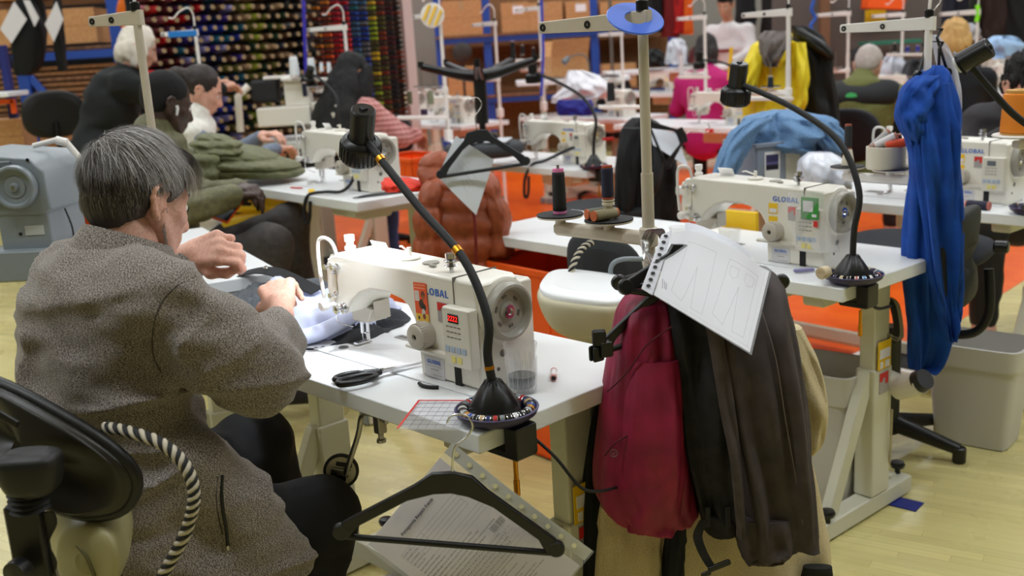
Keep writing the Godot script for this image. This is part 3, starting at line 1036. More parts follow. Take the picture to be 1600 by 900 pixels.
func tray(xf: Transform3D, c: Vector3, r: float, n: int, cols: Array, where: String) -> void:
	var at := xf * Transform3D(Basis.IDENTITY, c)
	solo("bobbin_tray", MB.new().lathe([Vector2(0, 0), Vector2(r * 0.72, 0), Vector2(r * 0.95, 0.012), Vector2(r, 0.022), Vector2(r - 0.004, 0.023), Vector2(r * 0.88, 0.012), Vector2(r * 0.7, 0.005), Vector2(0, 0.005)], 36), M.purple, "round dark purple bobbin tray on " + where, "tray", at)
	for i in n:
		var a := TAU * i / n + 0.05
		var rr := r * 0.80
		var col: Array = cols[i % cols.size()]
		var b := thing("bobbin", "%s sewing bobbin, %s round the rim of the tray on %s" % [col[0], ORD[i], where], "bobbin", at * Transform3D(Basis(Vector3.UP, -a + PI / 2) * Basis(Vector3.BACK, PI / 2) * Basis(Vector3.UP, 0.3 * i), V(cos(a) * rr, 0.019, sin(a) * rr)), "bobbins in the tray on " + where)
		part(b, "thread", MB.new().cyl(0.0092, -0.0035, 0.0035, 14), mc(col[1]))
		for s in [-1, 1]:
			part(b, "flange", MB.new().at(V(0, s * 0.0042, 0)).cyl(0.0102, -0.0006, 0.0006, 14), M.chrome)

var mats := {}
func mc(c: Color, rough := 0.7) -> StandardMaterial3D:
	var key := c.to_html() + str(rough)
	if not mats.has(key):
		mats[key] = mk(c, rough)
	return mats[key]

# thread stand: o.px, o.pz where the pole stands; heights above the table top
func stand(xf: Transform3D, label: String, o := {}) -> Node3D:
	var t := thing("thread_stand", label, "thread stand", xf, "thread stands of the sewing tables")
	var px: float = o.get("x", 0.0)
	var pz: float = o.get("z", -0.5)
	var H: float = o.get("h", 0.70)
	var A: float = o.get("arm", 0.27)
	var L: float = o.get("len", 0.27)
	var m: Material = o.get("mat", M.pole_white)
	var y0: float = o.get("y0", -0.06)
	part(t, "pole", MB.new().at(V(px, 0, pz)).cyl(0.0105, A, H - 0.02, 16).cyl(0.0125, y0, A + 0.13, 16), m)
	part(t, "clamp", MB.new().box(V(px, -0.02, pz), V(0.04, 0.07, 0.05), 0.005), m)
	part(t, "arm_joint", MB.new().at(V(px, A, pz)).cyl(0.019, -0.02, 0.02, 16, 0.003), m)
	part(t, "spool_arm", MB.new().box(V(px - (L - 0.02) / 2, A - 0.004, pz), V(L, 0.028, 0.03), 0.008), m)
	for x in [0.105, 0.245]:
		if x > L: continue
		var r := part(t, "spool_rest", MB.new().at(V(px - x, A + 0.014, pz)).cyl(0.012, -0.01, 0.008, 12).lathe([Vector2(0, 0.007), Vector2(0.05, 0.008), Vector2(0.052, 0.011), Vector2(0.05, 0.0125), Vector2(0, 0.0125)], 26), m)
		part(r, "felt_disc", MB.new().at(V(px - x, A + 0.026, pz)).cyl(0.0515, 0, 0.003, 26), M.black_soft)
		part(r, "pin", MB.new().at(V(px - x, A + 0.026, pz)).cyl(0.003, 0, o.get("pin", 0.11), 8), M.steel)
	var ua := MB.new()
	ua.at(V(px, H, pz), Basis(Vector3.UP, o.get("yaw", 0.0)))
	ua.prism([Vector2(0.018, -0.022), Vector2(0.018, 0.016), Vector2(-L, 0.008), Vector2(-L - 0.004, 0.004), Vector2(-L - 0.004, -0.012), Vector2(-L, -0.016), Vector2(-0.03, -0.02)], -0.009, 0.009, 0.002)
	var um := part(t, "guide_arm", ua, o.get("armmat", m))
	for x in [0.01 - L, -L * 0.5]:
		var er := MB.new()
		er.x = ua.x * Transform3D(Basis(Vector3.RIGHT, PI / 2), V(x, -0.004, 0.008))
		part(um, "eyelet", er.lathe([Vector2(0.003, 0.0), Vector2(0.003, 0.003), Vector2(0.0075, 0.003), Vector2(0.0085, 0)], 14), M.black)
	part(t, "collar", MB.new().at(V(px, H, pz)).cyl(0.0125, 0.012, 0.036, 14, 0.003), M.black)
	if o.get("antenna", true):
		var s: float = o.get("curl", 1.0)
		part(t, "antenna", MB.new().tube(catmull([V(px, H + 0.03, pz), V(px + 0.0, H + 0.10, pz), V(px - 0.02 * s, H + 0.14, pz + 0.02), V(px - 0.07 * s, H + 0.12, pz + 0.03), V(px - 0.11 * s, H + 0.085, pz + 0.03), V(px - 0.14 * s, H + 0.09, pz + 0.02)], 5), 0.0045, 8), M.pole_white)
	return t

# a cone or tube of thread. kind 0 tall cone, 1 king tube, 2 small spool
func spool(xf: Transform3D, c: Color, core: Color, r: float, h: float, label: String, group := "", r2 := -1.0) -> Node3D:
	var t := thing("thread_spool", label, "spool", xf, group)
	var q := r if r2 < 0 else r2
	part(t, "core", MB.new().lathe([Vector2(0, 0), Vector2(r * 0.97, 0), Vector2(r * 0.97, h * 0.06), Vector2(r * 0.6, h * 0.07), Vector2(q * 0.6, h * 0.92), Vector2(q * 0.9, h * 0.93), Vector2(q * 0.9, h), Vector2(q * 0.4, h), Vector2(q * 0.35, h * 0.97), Vector2(0, h * 0.97)], 16), mc(core))
	var p := [Vector2(r * 0.9, h * 0.055), Vector2(r, h * 0.08)]
	for k in 14:
		var f := 0.08 + 0.82 * (k + 1) / 15.0
		p.append(Vector2(lerpf(r, q, f) * (1.0 + 0.012 * (k % 2)), h * f))
	p.append(Vector2(q, h * 0.91))
	p.append(Vector2(q * 0.9, h * 0.93))
	part(t, "thread", MB.new().lathe(p, 20), mc(c, 0.65))
	return t

func office_chair(xf: Transform3D, label: String, o := {}) -> Node3D:   # faces -z, origin on the floor under the seat
	var t := thing("office_chair", label, "chair", xf, "black swivel chairs of the workshop")
	var sh: float = o.get("seat", 0.5)
	var m: Material = o.get("mat", M.black_soft)
	var sm: Material = o.get("seatmat", m)
	for k in 5:
		var a := TAU * k / 5 + 0.2
		var dv := V(cos(a), 0, sin(a))
		part(t, "leg", MB.new().tube([V(0, 0.11, 0), dv * 0.12 + V(0, 0.1, 0), dv * 0.31 + V(0, 0.055, 0)], [0.03, 0.024, 0.017], 8).at(dv * 0.31).cyl(0.021, 0, 0.06, 10, 0.004), M.black)
	part(t, "gas_column", MB.new().cyl(0.028, 0.1, 0.28, 14).cyl(0.016, 0.28, sh - 0.05, 12), M.black)
	part(t, "seat", MB.new().sweep([[V(0, sh - 0.055, 0.0), V(0.17, 0, 0), V(0, 0, 0.17)], [V(0, sh - 0.045, 0), V(0.215, 0, 0), V(0, 0, 0.21)], [V(0, sh - 0.01, 0), V(0.225, 0, 0), V(0, 0, 0.22)], [V(0, sh + 0.005, 0), V(0.2, 0, 0), V(0, 0, 0.2)], [V(0, sh + 0.008, 0), V(0.05, 0, 0), V(0, 0, 0.05)]], 32, 3.2, null, 3), sm)
	var tilt: float = o.get("tilt", 0.12)
	var bh: float = o.get("back", 0.36)
	var br := Basis(Vector3.RIGHT, tilt)
	part(t, "back_column", MB.new().tube(catmull([V(0, sh - 0.06, 0.1), V(0, sh - 0.055, 0.25), V(0, sh + 0.02, 0.285), V(0, sh + bh - 0.05, 0.27)], 5), 0.018, 8), M.black)
	var bk := MB.new().at(V(0, sh + bh, 0.235), br)
	bk.sweep([[V(0, 0, 0.018), V(0.15, 0, 0), V(0, 0.11, 0)], [V(0, 0, 0.012), V(0.195, 0, 0), V(0, 0.15, 0)], [V(0, 0, -0.015), V(0.2, 0, 0), V(0, 0.155, 0)], [V(0, 0, -0.03), V(0.185, 0, 0), V(0, 0.14, 0)], [V(0, 0, -0.034), V(0.03, 0, 0), V(0, 0.03, 0)]], 36, 2.6, func(tt, a): return V(0, 0, 0.03 * cos(a) * cos(a)), 3)
	part(t, "backrest", bk, m)
	return t

# ------------------------------------------------------------------ people. A person's frame: origin on the floor under the hips, +x their right, -z where they face
func fr(o: Vector3, yaw := 0.0, pitch := 0.0, roll := 0.0) -> Transform3D:   # angles in degrees; pitch > 0 looks up
	return Transform3D(Basis.from_euler(Vector3(deg_to_rad(pitch), deg_to_rad(yaw), deg_to_rad(roll))), o)

func head_blob(h: Transform3D, cell: float, o := {}) -> Blob:   # h: frame at the middle between the ears
	var b := Blob.new()
	b.cell = cell
	b.k = 0.018
	var B := h.basis
	b.e(h * V(0, 0.045, 0.012), V(0.073, 0.088, 0.094), B)
	b.e(h * V(0, -0.012, -0.036), V(0.057, 0.082, 0.055), B)
	b.e(h * V(0, -0.075, -0.05), V(0.036, 0.03, 0.036), B)
	for s in [-1, 1]:
		b.c(h * V(s * 0.055, -0.02, 0.0), h * V(s * 0.026, -0.082, -0.055), 0.022, 0.018)      # jaw
		b.c(h * V(s * 0.012, 0.032, -0.078), h * V(s * 0.045, 0.028, -0.062), 0.011, 0.01)      # brow
		b.c(h * V(s * 0.032, -0.012, -0.072), h * V(s * 0.05, -0.006, -0.05), 0.014, 0.014)     # cheek
		b.dig(h * V(s * 0.031, 0.012, -0.093), V(0.017, 0.011, 0.014), B)
	b.c(h * V(0, 0.018, -0.088), h * V(0, -0.022, -0.108), 0.008, 0.0115)                      # nose
	b.c(h * V(-0.012, -0.027, -0.096), h * V(0.012, -0.027, -0.096), 0.008, 0.008)
	b.c(h * V(-0.017, -0.05, -0.083), h * V(0.017, -0.05, -0.083), 0.008, 0.008)               # lips
	b.c(h * V(-0.014, -0.06, -0.081), h * V(0.014, -0.06, -0.081), 0.008, 0.008)
	return b

func ear_blob(h: Transform3D, cell: float, s: float) -> Blob:
	var b := Blob.new()
	b.cell = cell
	b.k = 0.006
	var p := []
	for q in [[0.006, 0.004, -0.010], [0.010, 0.020, -0.012], [0.014, 0.031, -0.002], [0.018, 0.031, 0.012], [0.021, 0.020, 0.023], [0.019, 0.003, 0.022], [0.013, -0.014, 0.013], [0.008, -0.026, 0.003], [0.006, -0.030, -0.004]]:
		p.append(h * V(s * (0.068 + q[0]), q[1], q[2] + 0.010))
	b.chain(p, [0.0045, 0.0045, 0.0045, 0.0048, 0.0045, 0.0045, 0.0052, 0.0068, 0.0055])
	b.c(h * V(s * 0.075, 0.016, 0.012), h * V(s * 0.076, -0.012, 0.010), 0.009, 0.008)
	b.c(h * V(s * 0.083, 0.018, 0.018), h * V(s * 0.082, -0.002, 0.022), 0.0045, 0.0045)
	b.c(h * V(s * 0.074, -0.002, -0.002), h * V(s * 0.078, -0.008, -0.001), 0.006, 0.0045)
	return b

# a hand: frame at the wrist, y towards the fingers, x to the thumb side, z out of the back of the hand
func hand_blob(h: Transform3D, cell: float, curl: Array, thumb := 0.5, side := 1.0) -> Blob:
	var b := Blob.new()
	b.cell = cell
	b.k = 0.009
	b.c(h * V(0, -0.03, 0), h * V(0, 0.015, 0), 0.026, 0.027)
	for i in 4:
		var bx := (0.030 - i * 0.020) * side
		var ln: float = [0.041, 0.046, 0.043, 0.033][i]
		var ky: float = [0.086, 0.09, 0.085, 0.076][i]
		var r: float = [0.0095, 0.0098, 0.0092, 0.0082][i]
		var p := V(bx, ky, 0)
		b.c(h * V(bx * 0.55, 0.012, 0), h * p, 0.0165, 0.0125)
		var a := 0.0
		var l := ln
		for j in 3:
			a += curl[i] * [0.9, 1.1, 0.7][j]
			var q := p + V(bx * 0.06, cos(a) * l, -sin(a) * l)
			b.c(h * p, h * q, r, r * 0.93)
			p = q
			r *= 0.92
			l *= 0.66
	var t0 := V(0.018 * side, 0.022, -0.006)
	var t1 := V(0.045 * side, 0.05, -0.02)
	var t2 := t1 + V(0.012 * side * (1.0 - thumb), 0.032, -0.018 * thumb)
	var t3 := t2 + V(-0.012 * side * thumb, 0.026, -0.012 * thumb)
	b.c(h * t0, h * t1, 0.0165, 0.0135)
	b.c(h * t1, h * t2, 0.0125, 0.0108)
	b.c(h * t2, h * t3, 0.0105, 0.0085)
	return b

func aimf(o: Vector3, y: Vector3, z: Vector3) -> Transform3D:   # frame with y along y, z as near z as can be
	var a := y.normalized()
	var x := a.cross(z).normalized()
	return Transform3D(Basis(x, a, x.cross(a)), o)

# seated by default. o: joints and looks; returns the person's node
func person(xf: Transform3D, label: String, o: Dictionary) -> Node3D:
	var t := thing("person", label, "person", xf)
	var J := {"hip": V(0, 0.54, 0.02), "chest": V(0, 0.90, -0.02), "neck": V(0, 1.09, -0.04), "sR": V(0.18, 1.02, -0.02), "sL": V(-0.18, 1.02, -0.02), "eR": V(0.26, 0.80, -0.12), "eL": V(-0.26, 0.80, -0.12), "wR": V(0.12, 0.84, -0.36), "wL": V(-0.12, 0.84, -0.36),
		"hR": V(0.1, 0.53, 0), "hL": V(-0.1, 0.53, 0), "kR": V(0.15, 0.55, -0.42), "kL": V(-0.15, 0.55, -0.42), "fR": V(0.15, 0.08, -0.40), "fL": V(-0.15, 0.08, -0.40)}
	J.merge(o.get("J", {}), true)
	var h: Transform3D = o.get("head", fr(V(0, 1.2, -0.08), 0, -18))
	var fat: float = o.get("fat", 1.0)
	var cell: float = o.get("cell", 0.018)
	var hc: float = o.get("hcell", 0.007)
	# the body, one skin from head to foot
	var mb := MB.new()
	var b := Blob.new()
	b.cell = maxf(cell, 0.012)
	b.k = 0.05
	b.e(J.chest, V(0.14, 0.15, 0.085) * fat)
	b.e(J.hip, V(0.15, 0.12, 0.11) * fat)
	b.c(J.chest, J.hip, 0.09 * fat, 0.11 * fat)
	b.c(J.neck, h * V(0, -0.03, 0.018), 0.056, 0.053)
	for s in ["R", "L"]:
		b.c(J["s" + s], J.neck - V(0, 0.08, 0), 0.04, 0.035)
		b.chain([J["s" + s], J["e" + s], J["w" + s]], [0.042, 0.036, 0.026])
		b.chain([J["h" + s], J["k" + s], J["f" + s]], [0.085, 0.058, 0.04])
		b.c(J["f" + s], J["f" + s] + V(0, -0.04, -0.13), 0.042, 0.034)
	b.run(mb)
	head_blob(h, hc, o).run(mb)
	for s in [-1.0, 1.0]:
		ear_blob(h, clampf(hc * 0.6, 0.0022, 0.005), s).run(mb)
	for s in ["R", "L"]:
		var w: Vector3 = J["w" + s]
		var dirv: Vector3 = (w - J["e" + s]).normalized()
		var hd: Transform3D = o.get("hand" + s, aimf(w + dirv * 0.01, dirv + V(0, -0.25, 0), V(0, 1, 0.1)))
		hand_blob(hd, minf(hc, 0.006), o.get("curl" + s, [0.5, 0.55, 0.6, 0.6]), o.get("thumb", 0.5), -1.0 if s == "R" else 1.0).run(mb)
	var body := part(t, "body", mb, o.get("skin", M.skin_tan))
	# eyes
	for s in [-1, 1]:
		var eb := MB.new()
		eb.x = h * Transform3D(Basis.IDENTITY, V(s * 0.031, 0.010, -0.0765))
		eb.lathe([Vector2(0, -0.0105), Vector2(0.0055, -0.009), Vector2(0.0095, -0.0045), Vector2(0.0105, 0), Vector2(0.0095, 0.0045), Vector2(0.0055, 0.009), Vector2(0, 0.0105)], 10)
		var ey := part(t, "eye", eb, mc(Color(0.9, 0.88, 0.86), 0.2))
		eb = MB.new()
		eb.x = h * Transform3D(Basis(Vector3.RIGHT, -PI / 2), V(s * 0.031, 0.009, -0.0858))
		part(ey, "iris", eb.cyl(0.0058, 0, 0.0018, 10, 0.0006), mc(Color(0.12, 0.08, 0.06), 0.2))
		eb = MB.new()
		eb.tube([h * V(s * 0.014, 0.031, -0.089), h * V(s * 0.032, 0.037, -0.085), h * V(s * 0.048, 0.03, -0.071)], [0.003, 0.0035, 0.002], 6)
		part(t, "eyebrow", eb, o.get("hairmat", M.black_soft))
	# the top
	var g: float = o.get("loose", 0.018)
	var tb := Blob.new()
	tb.cell = cell
	tb.k = 0.06
	if o.has("shirt"):
		o.shirt.call(tb, J)
	else:
		tb.e(J.chest, V(0.17 * fat + g, 0.215, 0.11 * fat + g))
		tb.c(J.chest + V(0, -0.02, 0), J.hip, 0.115 * fat + g, 0.14 * fat + g)
		tb.e(J.hip + V(0, 0.04, 0), V(0.17 * fat + g, 0.12, 0.125 * fat + g))
		tb.c(J.neck + V(0, 0.0, 0.005), J.neck.lerp(J.chest, 0.4), 0.062, 0.1)
		if o.get("collar", false):
			tb.c(J.neck + V(0, 0.025, 0.005), J.neck - V(0, 0.06, 0), 0.068, 0.085)
		if o.get("sleeves", true):
			for s in ["R", "L"]:
				tb.c(J["s" + s], J.neck - V(0, 0.06, 0), 0.062, 0.06)
				tb.chain([J["s" + s], J["e" + s], J["w" + s]], [0.058 + g, 0.05 + g * 0.8, 0.036 + g * 0.5])
		else:
			for s in ["R", "L"]:
				tb.c(J["s" + s], J.neck - V(0, 0.06, 0), 0.066, 0.06)
	var nz := FastNoiseLite.new()
	nz.seed = 4 + taken.get("person", 0)
	nz.frequency = o.get("foldfreq", 7.0)
	nz.fractal_octaves = 2
	var fold: float = o.get("fold", 0.012)
	if o.has("quilt"):
		var ql: float = o.quilt
		tb.bump = func(p: Vector3) -> float: return nz.get_noise_3dv(p) * fold - 0.012 * absf(sin(p.y * PI / ql))
	else:
		var cr: float = o.get("crease", 0.006)
		var n3 := FastNoiseLite.new()
		n3.seed = nz.seed + 50
		n3.frequency = 3.6
		n3.fractal_octaves = 1
		tb.bump = func(p: Vector3) -> float:
			var rg := maxf(0.0, 1.0 - absf(n3.get_noise_3d(p.x * 0.5 + p.y * 0.55 + 3.0, p.y * 1.5 - p.x * 0.5, p.z * 0.5 + p.y * 0.5)) * 3.2)
			return nz.get_noise_3d(p.x * 0.7, p.y * 1.6, p.z * 0.7) * fold - rg * rg * cr + cr * 0.25
	part(t, o.get("topname", "jumper"), tb.run(MB.new()), o.top)
	if not o.get("sleeves", true) and o.has("undermat"):
		var ub := Blob.new()
		ub.cell = cell
		ub.k = 0.03
		for s in ["R", "L"]:
			ub.chain([J["s" + s], J["e" + s], J["w" + s]], [0.058, 0.052, 0.036])
		ub.bump = func(p: Vector3) -> float: return nz.get_noise_3d(p.x, p.y * 1.6, p.z) * fold
		part(t, "sleeves", ub.run(MB.new()), o.undermat)
	# trousers
	var lb := Blob.new()
	lb.cell = maxf(cell, 0.012)
	lb.k = 0.05
	lb.e(J.hip - V(0, 0.01, 0), V(0.18 * fat, 0.12, 0.135 * fat))
	for s in ["R", "L"]:
		lb.chain([J["h" + s], J["k" + s], J["f" + s] + V(0, 0.06, 0)], [0.1, 0.078, 0.06])
	lb.bump = func(p: Vector3) -> float: return nz.get_noise_3dv(p * 1.2) * 0.01
	part(t, "trousers", lb.run(MB.new()), o.get("legs", M.black_soft))
	for s in ["R", "L"]:
		var sb := Blob.new()
		sb.cell = 0.014
		sb.k = 0.02
		sb.c(J["f" + s] + V(0, -0.03, 0.03), J["f" + s] + V(0, -0.045, -0.15), 0.045, 0.04)
		part(t, "shoe", sb.run(MB.new()), M.black_soft)
	# hair
	if o.has("hair"):
		o.hair.call(t, h)
	return t

# hair as a cap that hugs the skull: lists of ellipsoids and capsules in the head's frame
func hair_cap(t: Node3D, h: Transform3D, m: Material, cell: float, ells: Array, caps := [], rough := 0.006, digs := [], freq := 60.0) -> void:
	var b := Blob.new()
	b.cell = cell
	b.k = 0.02
	for q in ells:
		b.e(h * q[0], q[1], h.basis)
	for q in caps:
		b.c(h * q[0], h * q[1], q[2], q[3])
	for q in digs:
		b.dig(h * q[0], q[1], h.basis)
	var nz := FastNoiseLite.new()
	nz.seed = 21
	nz.frequency = freq
	nz.fractal_octaves = 2
	b.bump = func(p: Vector3) -> float: return nz.get_noise_3d(p.x, p.y * 0.25, p.z) * rough
	part(t, "hair", b.run(MB.new()), m)


# ------------------------------------------------------------------ the grey-haired man at the front table
func front_man() -> void:
	var xf := Transform3D(Basis(Vector3.UP, -deg_to_rad(46)), V(-0.765, 0, -1.92))
	var H := fr(V(-0.027, 1.188, -0.10), 9, -22, 3)
	var J := {"hip": V(0, 0.56, 0.03), "chest": V(0, 0.92, 0.0), "neck": V(0, 1.10, -0.055), "sR": V(0.195, 1.03, -0.02), "sL": V(-0.19, 1.02, -0.02), "eR": V(0.25, 0.89, -0.15), "eL": V(-0.28, 0.84, -0.14), "wR": V(0.05, 0.925, -0.335), "wL": V(-0.19, 1.02, -0.27),
		"hR": V(0.1, 0.55, 0.02), "hL": V(-0.1, 0.55, 0.02), "kR": V(0.15, 0.50, -0.31), "kL": V(-0.16, 0.57, -0.36), "fR": V(0.15, 0.08, -0.22), "fL": V(-0.12, 0.08, -0.42)}
	var jacket := func(b: Blob, q: Dictionary):
		b.k = 0.055
		b.e(V(0, 0.93, 0.02), V(0.215, 0.2, 0.135))
		b.e(V(-0.02, 0.80, 0.03), V(0.215, 0.22, 0.15))
		b.e(V(0, 0.66, 0.035), V(0.225, 0.17, 0.16))
		b.e(V(0, 0.57, 0.03), V(0.23, 0.1, 0.17))
		b.c(V(-0.12, 1.045, 0.0), V(0.12, 1.05, -0.01), 0.075, 0.075)
		b.c(V(0, 1.06, -0.035), V(0, 1.02, -0.01), 0.072, 0.115)
		# the loose front and right skirt of the jacket beside the thigh
		b.c(V(0.19, 0.74, -0.03), V(0.225, 0.50, -0.13), 0.07, 0.05)
		b.c(V(0.2, 0.66, -0.1), V(0.215, 0.49, -0.2), 0.05, 0.04)
		b.c(V(0.225, 0.50, -0.02), V(0.22, 0.47, -0.2), 0.04, 0.03)
		b.chain([q.sR, V(0.245, 0.955, -0.08), q.eR], [0.083, 0.076, 0.071])
		b.chain([q.eR, V(0.15, 0.90, -0.25), q.wR + V(0.03, -0.008, 0.025)], [0.07, 0.056, 0.038])
		b.c(q.eR + V(0.01, -0.012, 0.0), q.eR + V(-0.06, -0.01, -0.05), 0.058, 0.05)
		b.chain([q.sL, q.eL, q.wL], [0.085, 0.07, 0.046])
	var hair := func(t: Node3D, h: Transform3D):
		var m := mk(Color.WHITE, 0.5)
		var gt := pic(16, 1, Color.WHITE)
		for i in 16:
			gt.set_pixel(i, 0, [Color(0.16, 0.135, 0.12), Color(0.24, 0.205, 0.18), Color(0.30, 0.26, 0.235), Color(0.42, 0.385, 0.36), Color(0.56, 0.53, 0.50), Color(0.74, 0.72, 0.70)][[0, 1, 1, 2, 2, 2, 3, 3, 3, 4, 4, 4, 5, 5, 5, 5][i]])
		m.albedo_texture = ImageTexture.create_from_image(gt)
		m.texture_filter = BaseMaterial3D.TEXTURE_FILTER_NEAREST
		var under := cloth(Color(0.17, 0.15, 0.135), Color(0.45, 0.41, 0.385), 60.0, 0.1, 0.8)
		var ells := [[V(0, 0.046, 0.022), V(0.081, 0.094, 0.094)], [V(0, -0.0, 0.052), V(0.066, 0.07, 0.055)], [V(0, 0.095, -0.045), V(0.06, 0.03, 0.045)], [V(0.066, 0.058, -0.02), V(0.012, 0.036, 0.03)], [V(-0.066, 0.058, -0.02), V(0.012, 0.036, 0.03)]]
		hair_cap(t, h, under, 0.005, ells, [], 0.004, [[V(0, -0.03, -0.1), V(0.082, 0.1, 0.058)]], 70.0)
		var sb := MB.new()
		var r := RandomNumberGenerator.new()
		r.seed = 77
		var crown := V(-0.005, 0.095, 0.062).normalized()
		for i in 15000:
			var d := V(r.randfn(), r.randfn(), r.randfn()).normalized()
			if d.z < -0.42 and d.y < 0.28: continue
			if d.y < -0.62 or (d.y < -0.1 and d.z < 0.25) or (d.y < 0.1 and d.z < -0.1): continue
			var near := d.distance_to(crown)
			if near < 0.30 and r.randf() < 0.75: continue
			var o := V(0, 0.035, 0.022)
			var ta := 0.05
			var tb := 0.14
			for it in 9:
				var tm := (ta + tb) / 2
				var q := o + d * tm
				var fd := 1.0
				for el in ells: fd = minf(fd, Blob.eld(q, [el[0], Basis.IDENTITY, el[1]]))
				if fd < 0.0: ta = tm
				else: tb = tm
			var p := o + d * (ta + (0.0035 if d.y > 0.25 else 0.0065))
			var nn := (d / V(0.08, 0.093, 0.095)).normalized()
			var run := (d - crown)
			run = run + V(0, -0.35, 0) * (1.0 - clampf(d.y, 0, 1)) + V(0.45, 0, -0.4) * clampf(d.y, 0, 1)
			run += V(r.randfn(), r.randfn(), r.randfn()) * 0.16
			run = (run - nn * run.dot(nn)).normalized()
			var ln: float = r.randf_range(0.026, 0.058) * clampf(0.55 + d.y * 1.3, 0.5, 1.25)
			var lift := r.randf_range(0.08, 0.42) * (1.5 if d.z < -0.2 else 1.0)
			var wv := nn.cross(run) * r.randf_range(0.00035, 0.0008)
			var tone := clampf((r.randf() * 0.85 + clampf(d.y * 0.38 - d.z * 0.35 + 0.1, -0.22, 0.4)), 0.03, 0.97)
			var ids := []
			for k in 5:
				var f := k / 4.0
				var q := p + run * ln * f + nn * (0.001 + ln * lift * (f - 0.75 * f * f)) - nn * (0.35 * ln * ln * f * f / 0.09)
				var ww := wv * (1.0 - 0.75 * f)
				ids.append([sb.pt(h * (q - ww), h.basis * nn, Vector2(tone, 0.5)), sb.pt(h * (q + ww), h.basis * nn, Vector2(tone, 0.5))])
			for k in 4:
				sb.quad(ids[k][0], ids[k][1], ids[k + 1][1], ids[k + 1][0])
		var st := part(t, "hair_strands", sb, m)
		st.set_meta("kind", "stuff")
		# greying stubble on the jaw
		var jb := MB.new()
		for i in 1500:
			var s := 1.0 if r.randf() < 0.75 else -1.0
			var f := r.randf()
			var p := V(s * lerpf(0.071, 0.03, f), lerpf(-0.03, -0.1, f) + r.randf_range(-0.02, 0.025), lerpf(-0.012, -0.075, f))
			jb.box(h * p, Vector3.ONE * 0.0012)
		part(t, "stubble", jb, mc(Color(0.55, 0.52, 0.5), 0.8)).set_meta("kind", "stuff")
	var t := person(xf, "grey-haired man seen from behind in a heathered grey-brown fleece jacket, sewing at the front table", {"J": J, "head": H, "cell": 0.0085, "hcell": 0.0042, "shirt": jacket, "topname": "fleece_jacket", "top": M.fleece, "fold": 0.012, "foldfreq": 9.0, "crease": 0.014, "hair": hair, "skin": M.skin, "hairmat": mc(Color(0.35, 0.32, 0.3)),
		"legs": mc(Color(0.05, 0.05, 0.055), 0.9), "thumb": 0.8, "curlR": [0.75, 0.8, 0.85, 0.9], "curlL": [0.95, 1.15, 1.25, 1.3],
		"handR": aimf(V(0.042, 0.935, -0.342), V(-0.75, 0.34, -0.42), V(0.25, 0.8, 0.5)), "handL": aimf(V(-0.185, 1.04, -0.268), V(0.75, 0.18, -0.3), V(-0.25, 0.35, 0.9))})
	var cloth_mi: MeshInstance3D
	for c in t.get_children():
		if c.name == "fleece_jacket": cloth_mi = c
	var inv := xf.affine_inverse()
	var on := func(pts: Array) -> Array:
		var f := cloth_mi.mesh.get_faces()
		var out := []
		for q in pts:
			var o := inv * V(0, 1.452, 0)
			var d := (inv * pz(q[0], q[1], -1.0) - o).normalized()
			var best := INF
			for k in range(0, f.size(), 3):
				var hit = Geometry3D.ray_intersects_triangle(o, d, f[k], f[k + 1], f[k + 2])
				if hit != null: best = minf(best, o.distance_to(hit))
			if best < INF: out.append(o + d * (best + 0.0005))
		return out
	var seam := mc(Color(0.27, 0.245, 0.225), 0.95)
	part(t, "armhole_seam", MB.new().tube(catmull(on.call([[306, 432], [278, 446], [256, 468], [243, 496], [238, 528], [240, 556], [252, 582]]), 5), 0.0015, 6), seam)
	part(t, "pocket_zip", MB.new().tube(catmull(on.call([[347, 742], [346, 770], [349, 800], [354, 828], [356, 852]]), 5), 0.0036, 6), mc(Color(0.05, 0.045, 0.045), 0.6))
	part(t, "zip_tape", MB.new().tube(catmull(on.call([[340, 745], [338, 775], [341, 805], [348, 835]]), 5), 0.0016, 6), seam)
	var zp: Array = on.call([[355, 852], [356, 858]])
	if zp.size() == 2: part(t, "zip_pull", MB.new().tube(zp, 0.0045, 6), M.steel)
	# collar standing round the neck, zip of the side pocket
	var cb := MB.new()
	cb.sheet(44, 6, 0.009, func(u, v):
		var a := lerpf(-2.55, 2.55, u)
		var r: float = lerpf(0.072, 0.098, v) + 0.004 * sin(v * PI)
		return V(sin(a) * r * 1.02, 1.133 - 0.058 * v + 0.034 * cos(a), cos(a) * r * 1.0 - 0.035 - 0.022 * (1.0 - v)))
	part(t, "collar", cb, M.fleece)
	cb = MB.new()
	cb.sheet(44, 2, 0.005, func(u, v):
		var a := lerpf(-2.5, 2.5, u)
		var r: float = 0.1 + 0.004 * v
		return V(sin(a) * r * 1.02, 1.088 - 0.008 * v + 0.034 * cos(a), cos(a) * r - 0.035))
	part(t, "collar_seam", cb, mc(Color(0.2, 0.18, 0.165), 0.9))

# ------------------------------------------------------------------ from a place in the photograph's frame and a distance to a point in the hall
func pz(px: float, py: float, z: float) -> Vector3:   # the point at depth -z on the line of sight through (px, py)
	var a := px - 800.0
	var b := py - 450.0
	var cr := cos(-0.0603)
	var sr := sin(-0.0603)
	var u := (a * cr + b * sr) / 1623.9
	var w := (-a * sr + b * cr) / 1623.9
	var c := cos(0.2326)
	var s := sin(0.2326)
	var d := V(u, -w * c - s, -(c - w * s))
	return V(0, 1.452, 0) + d * (z / d.z)

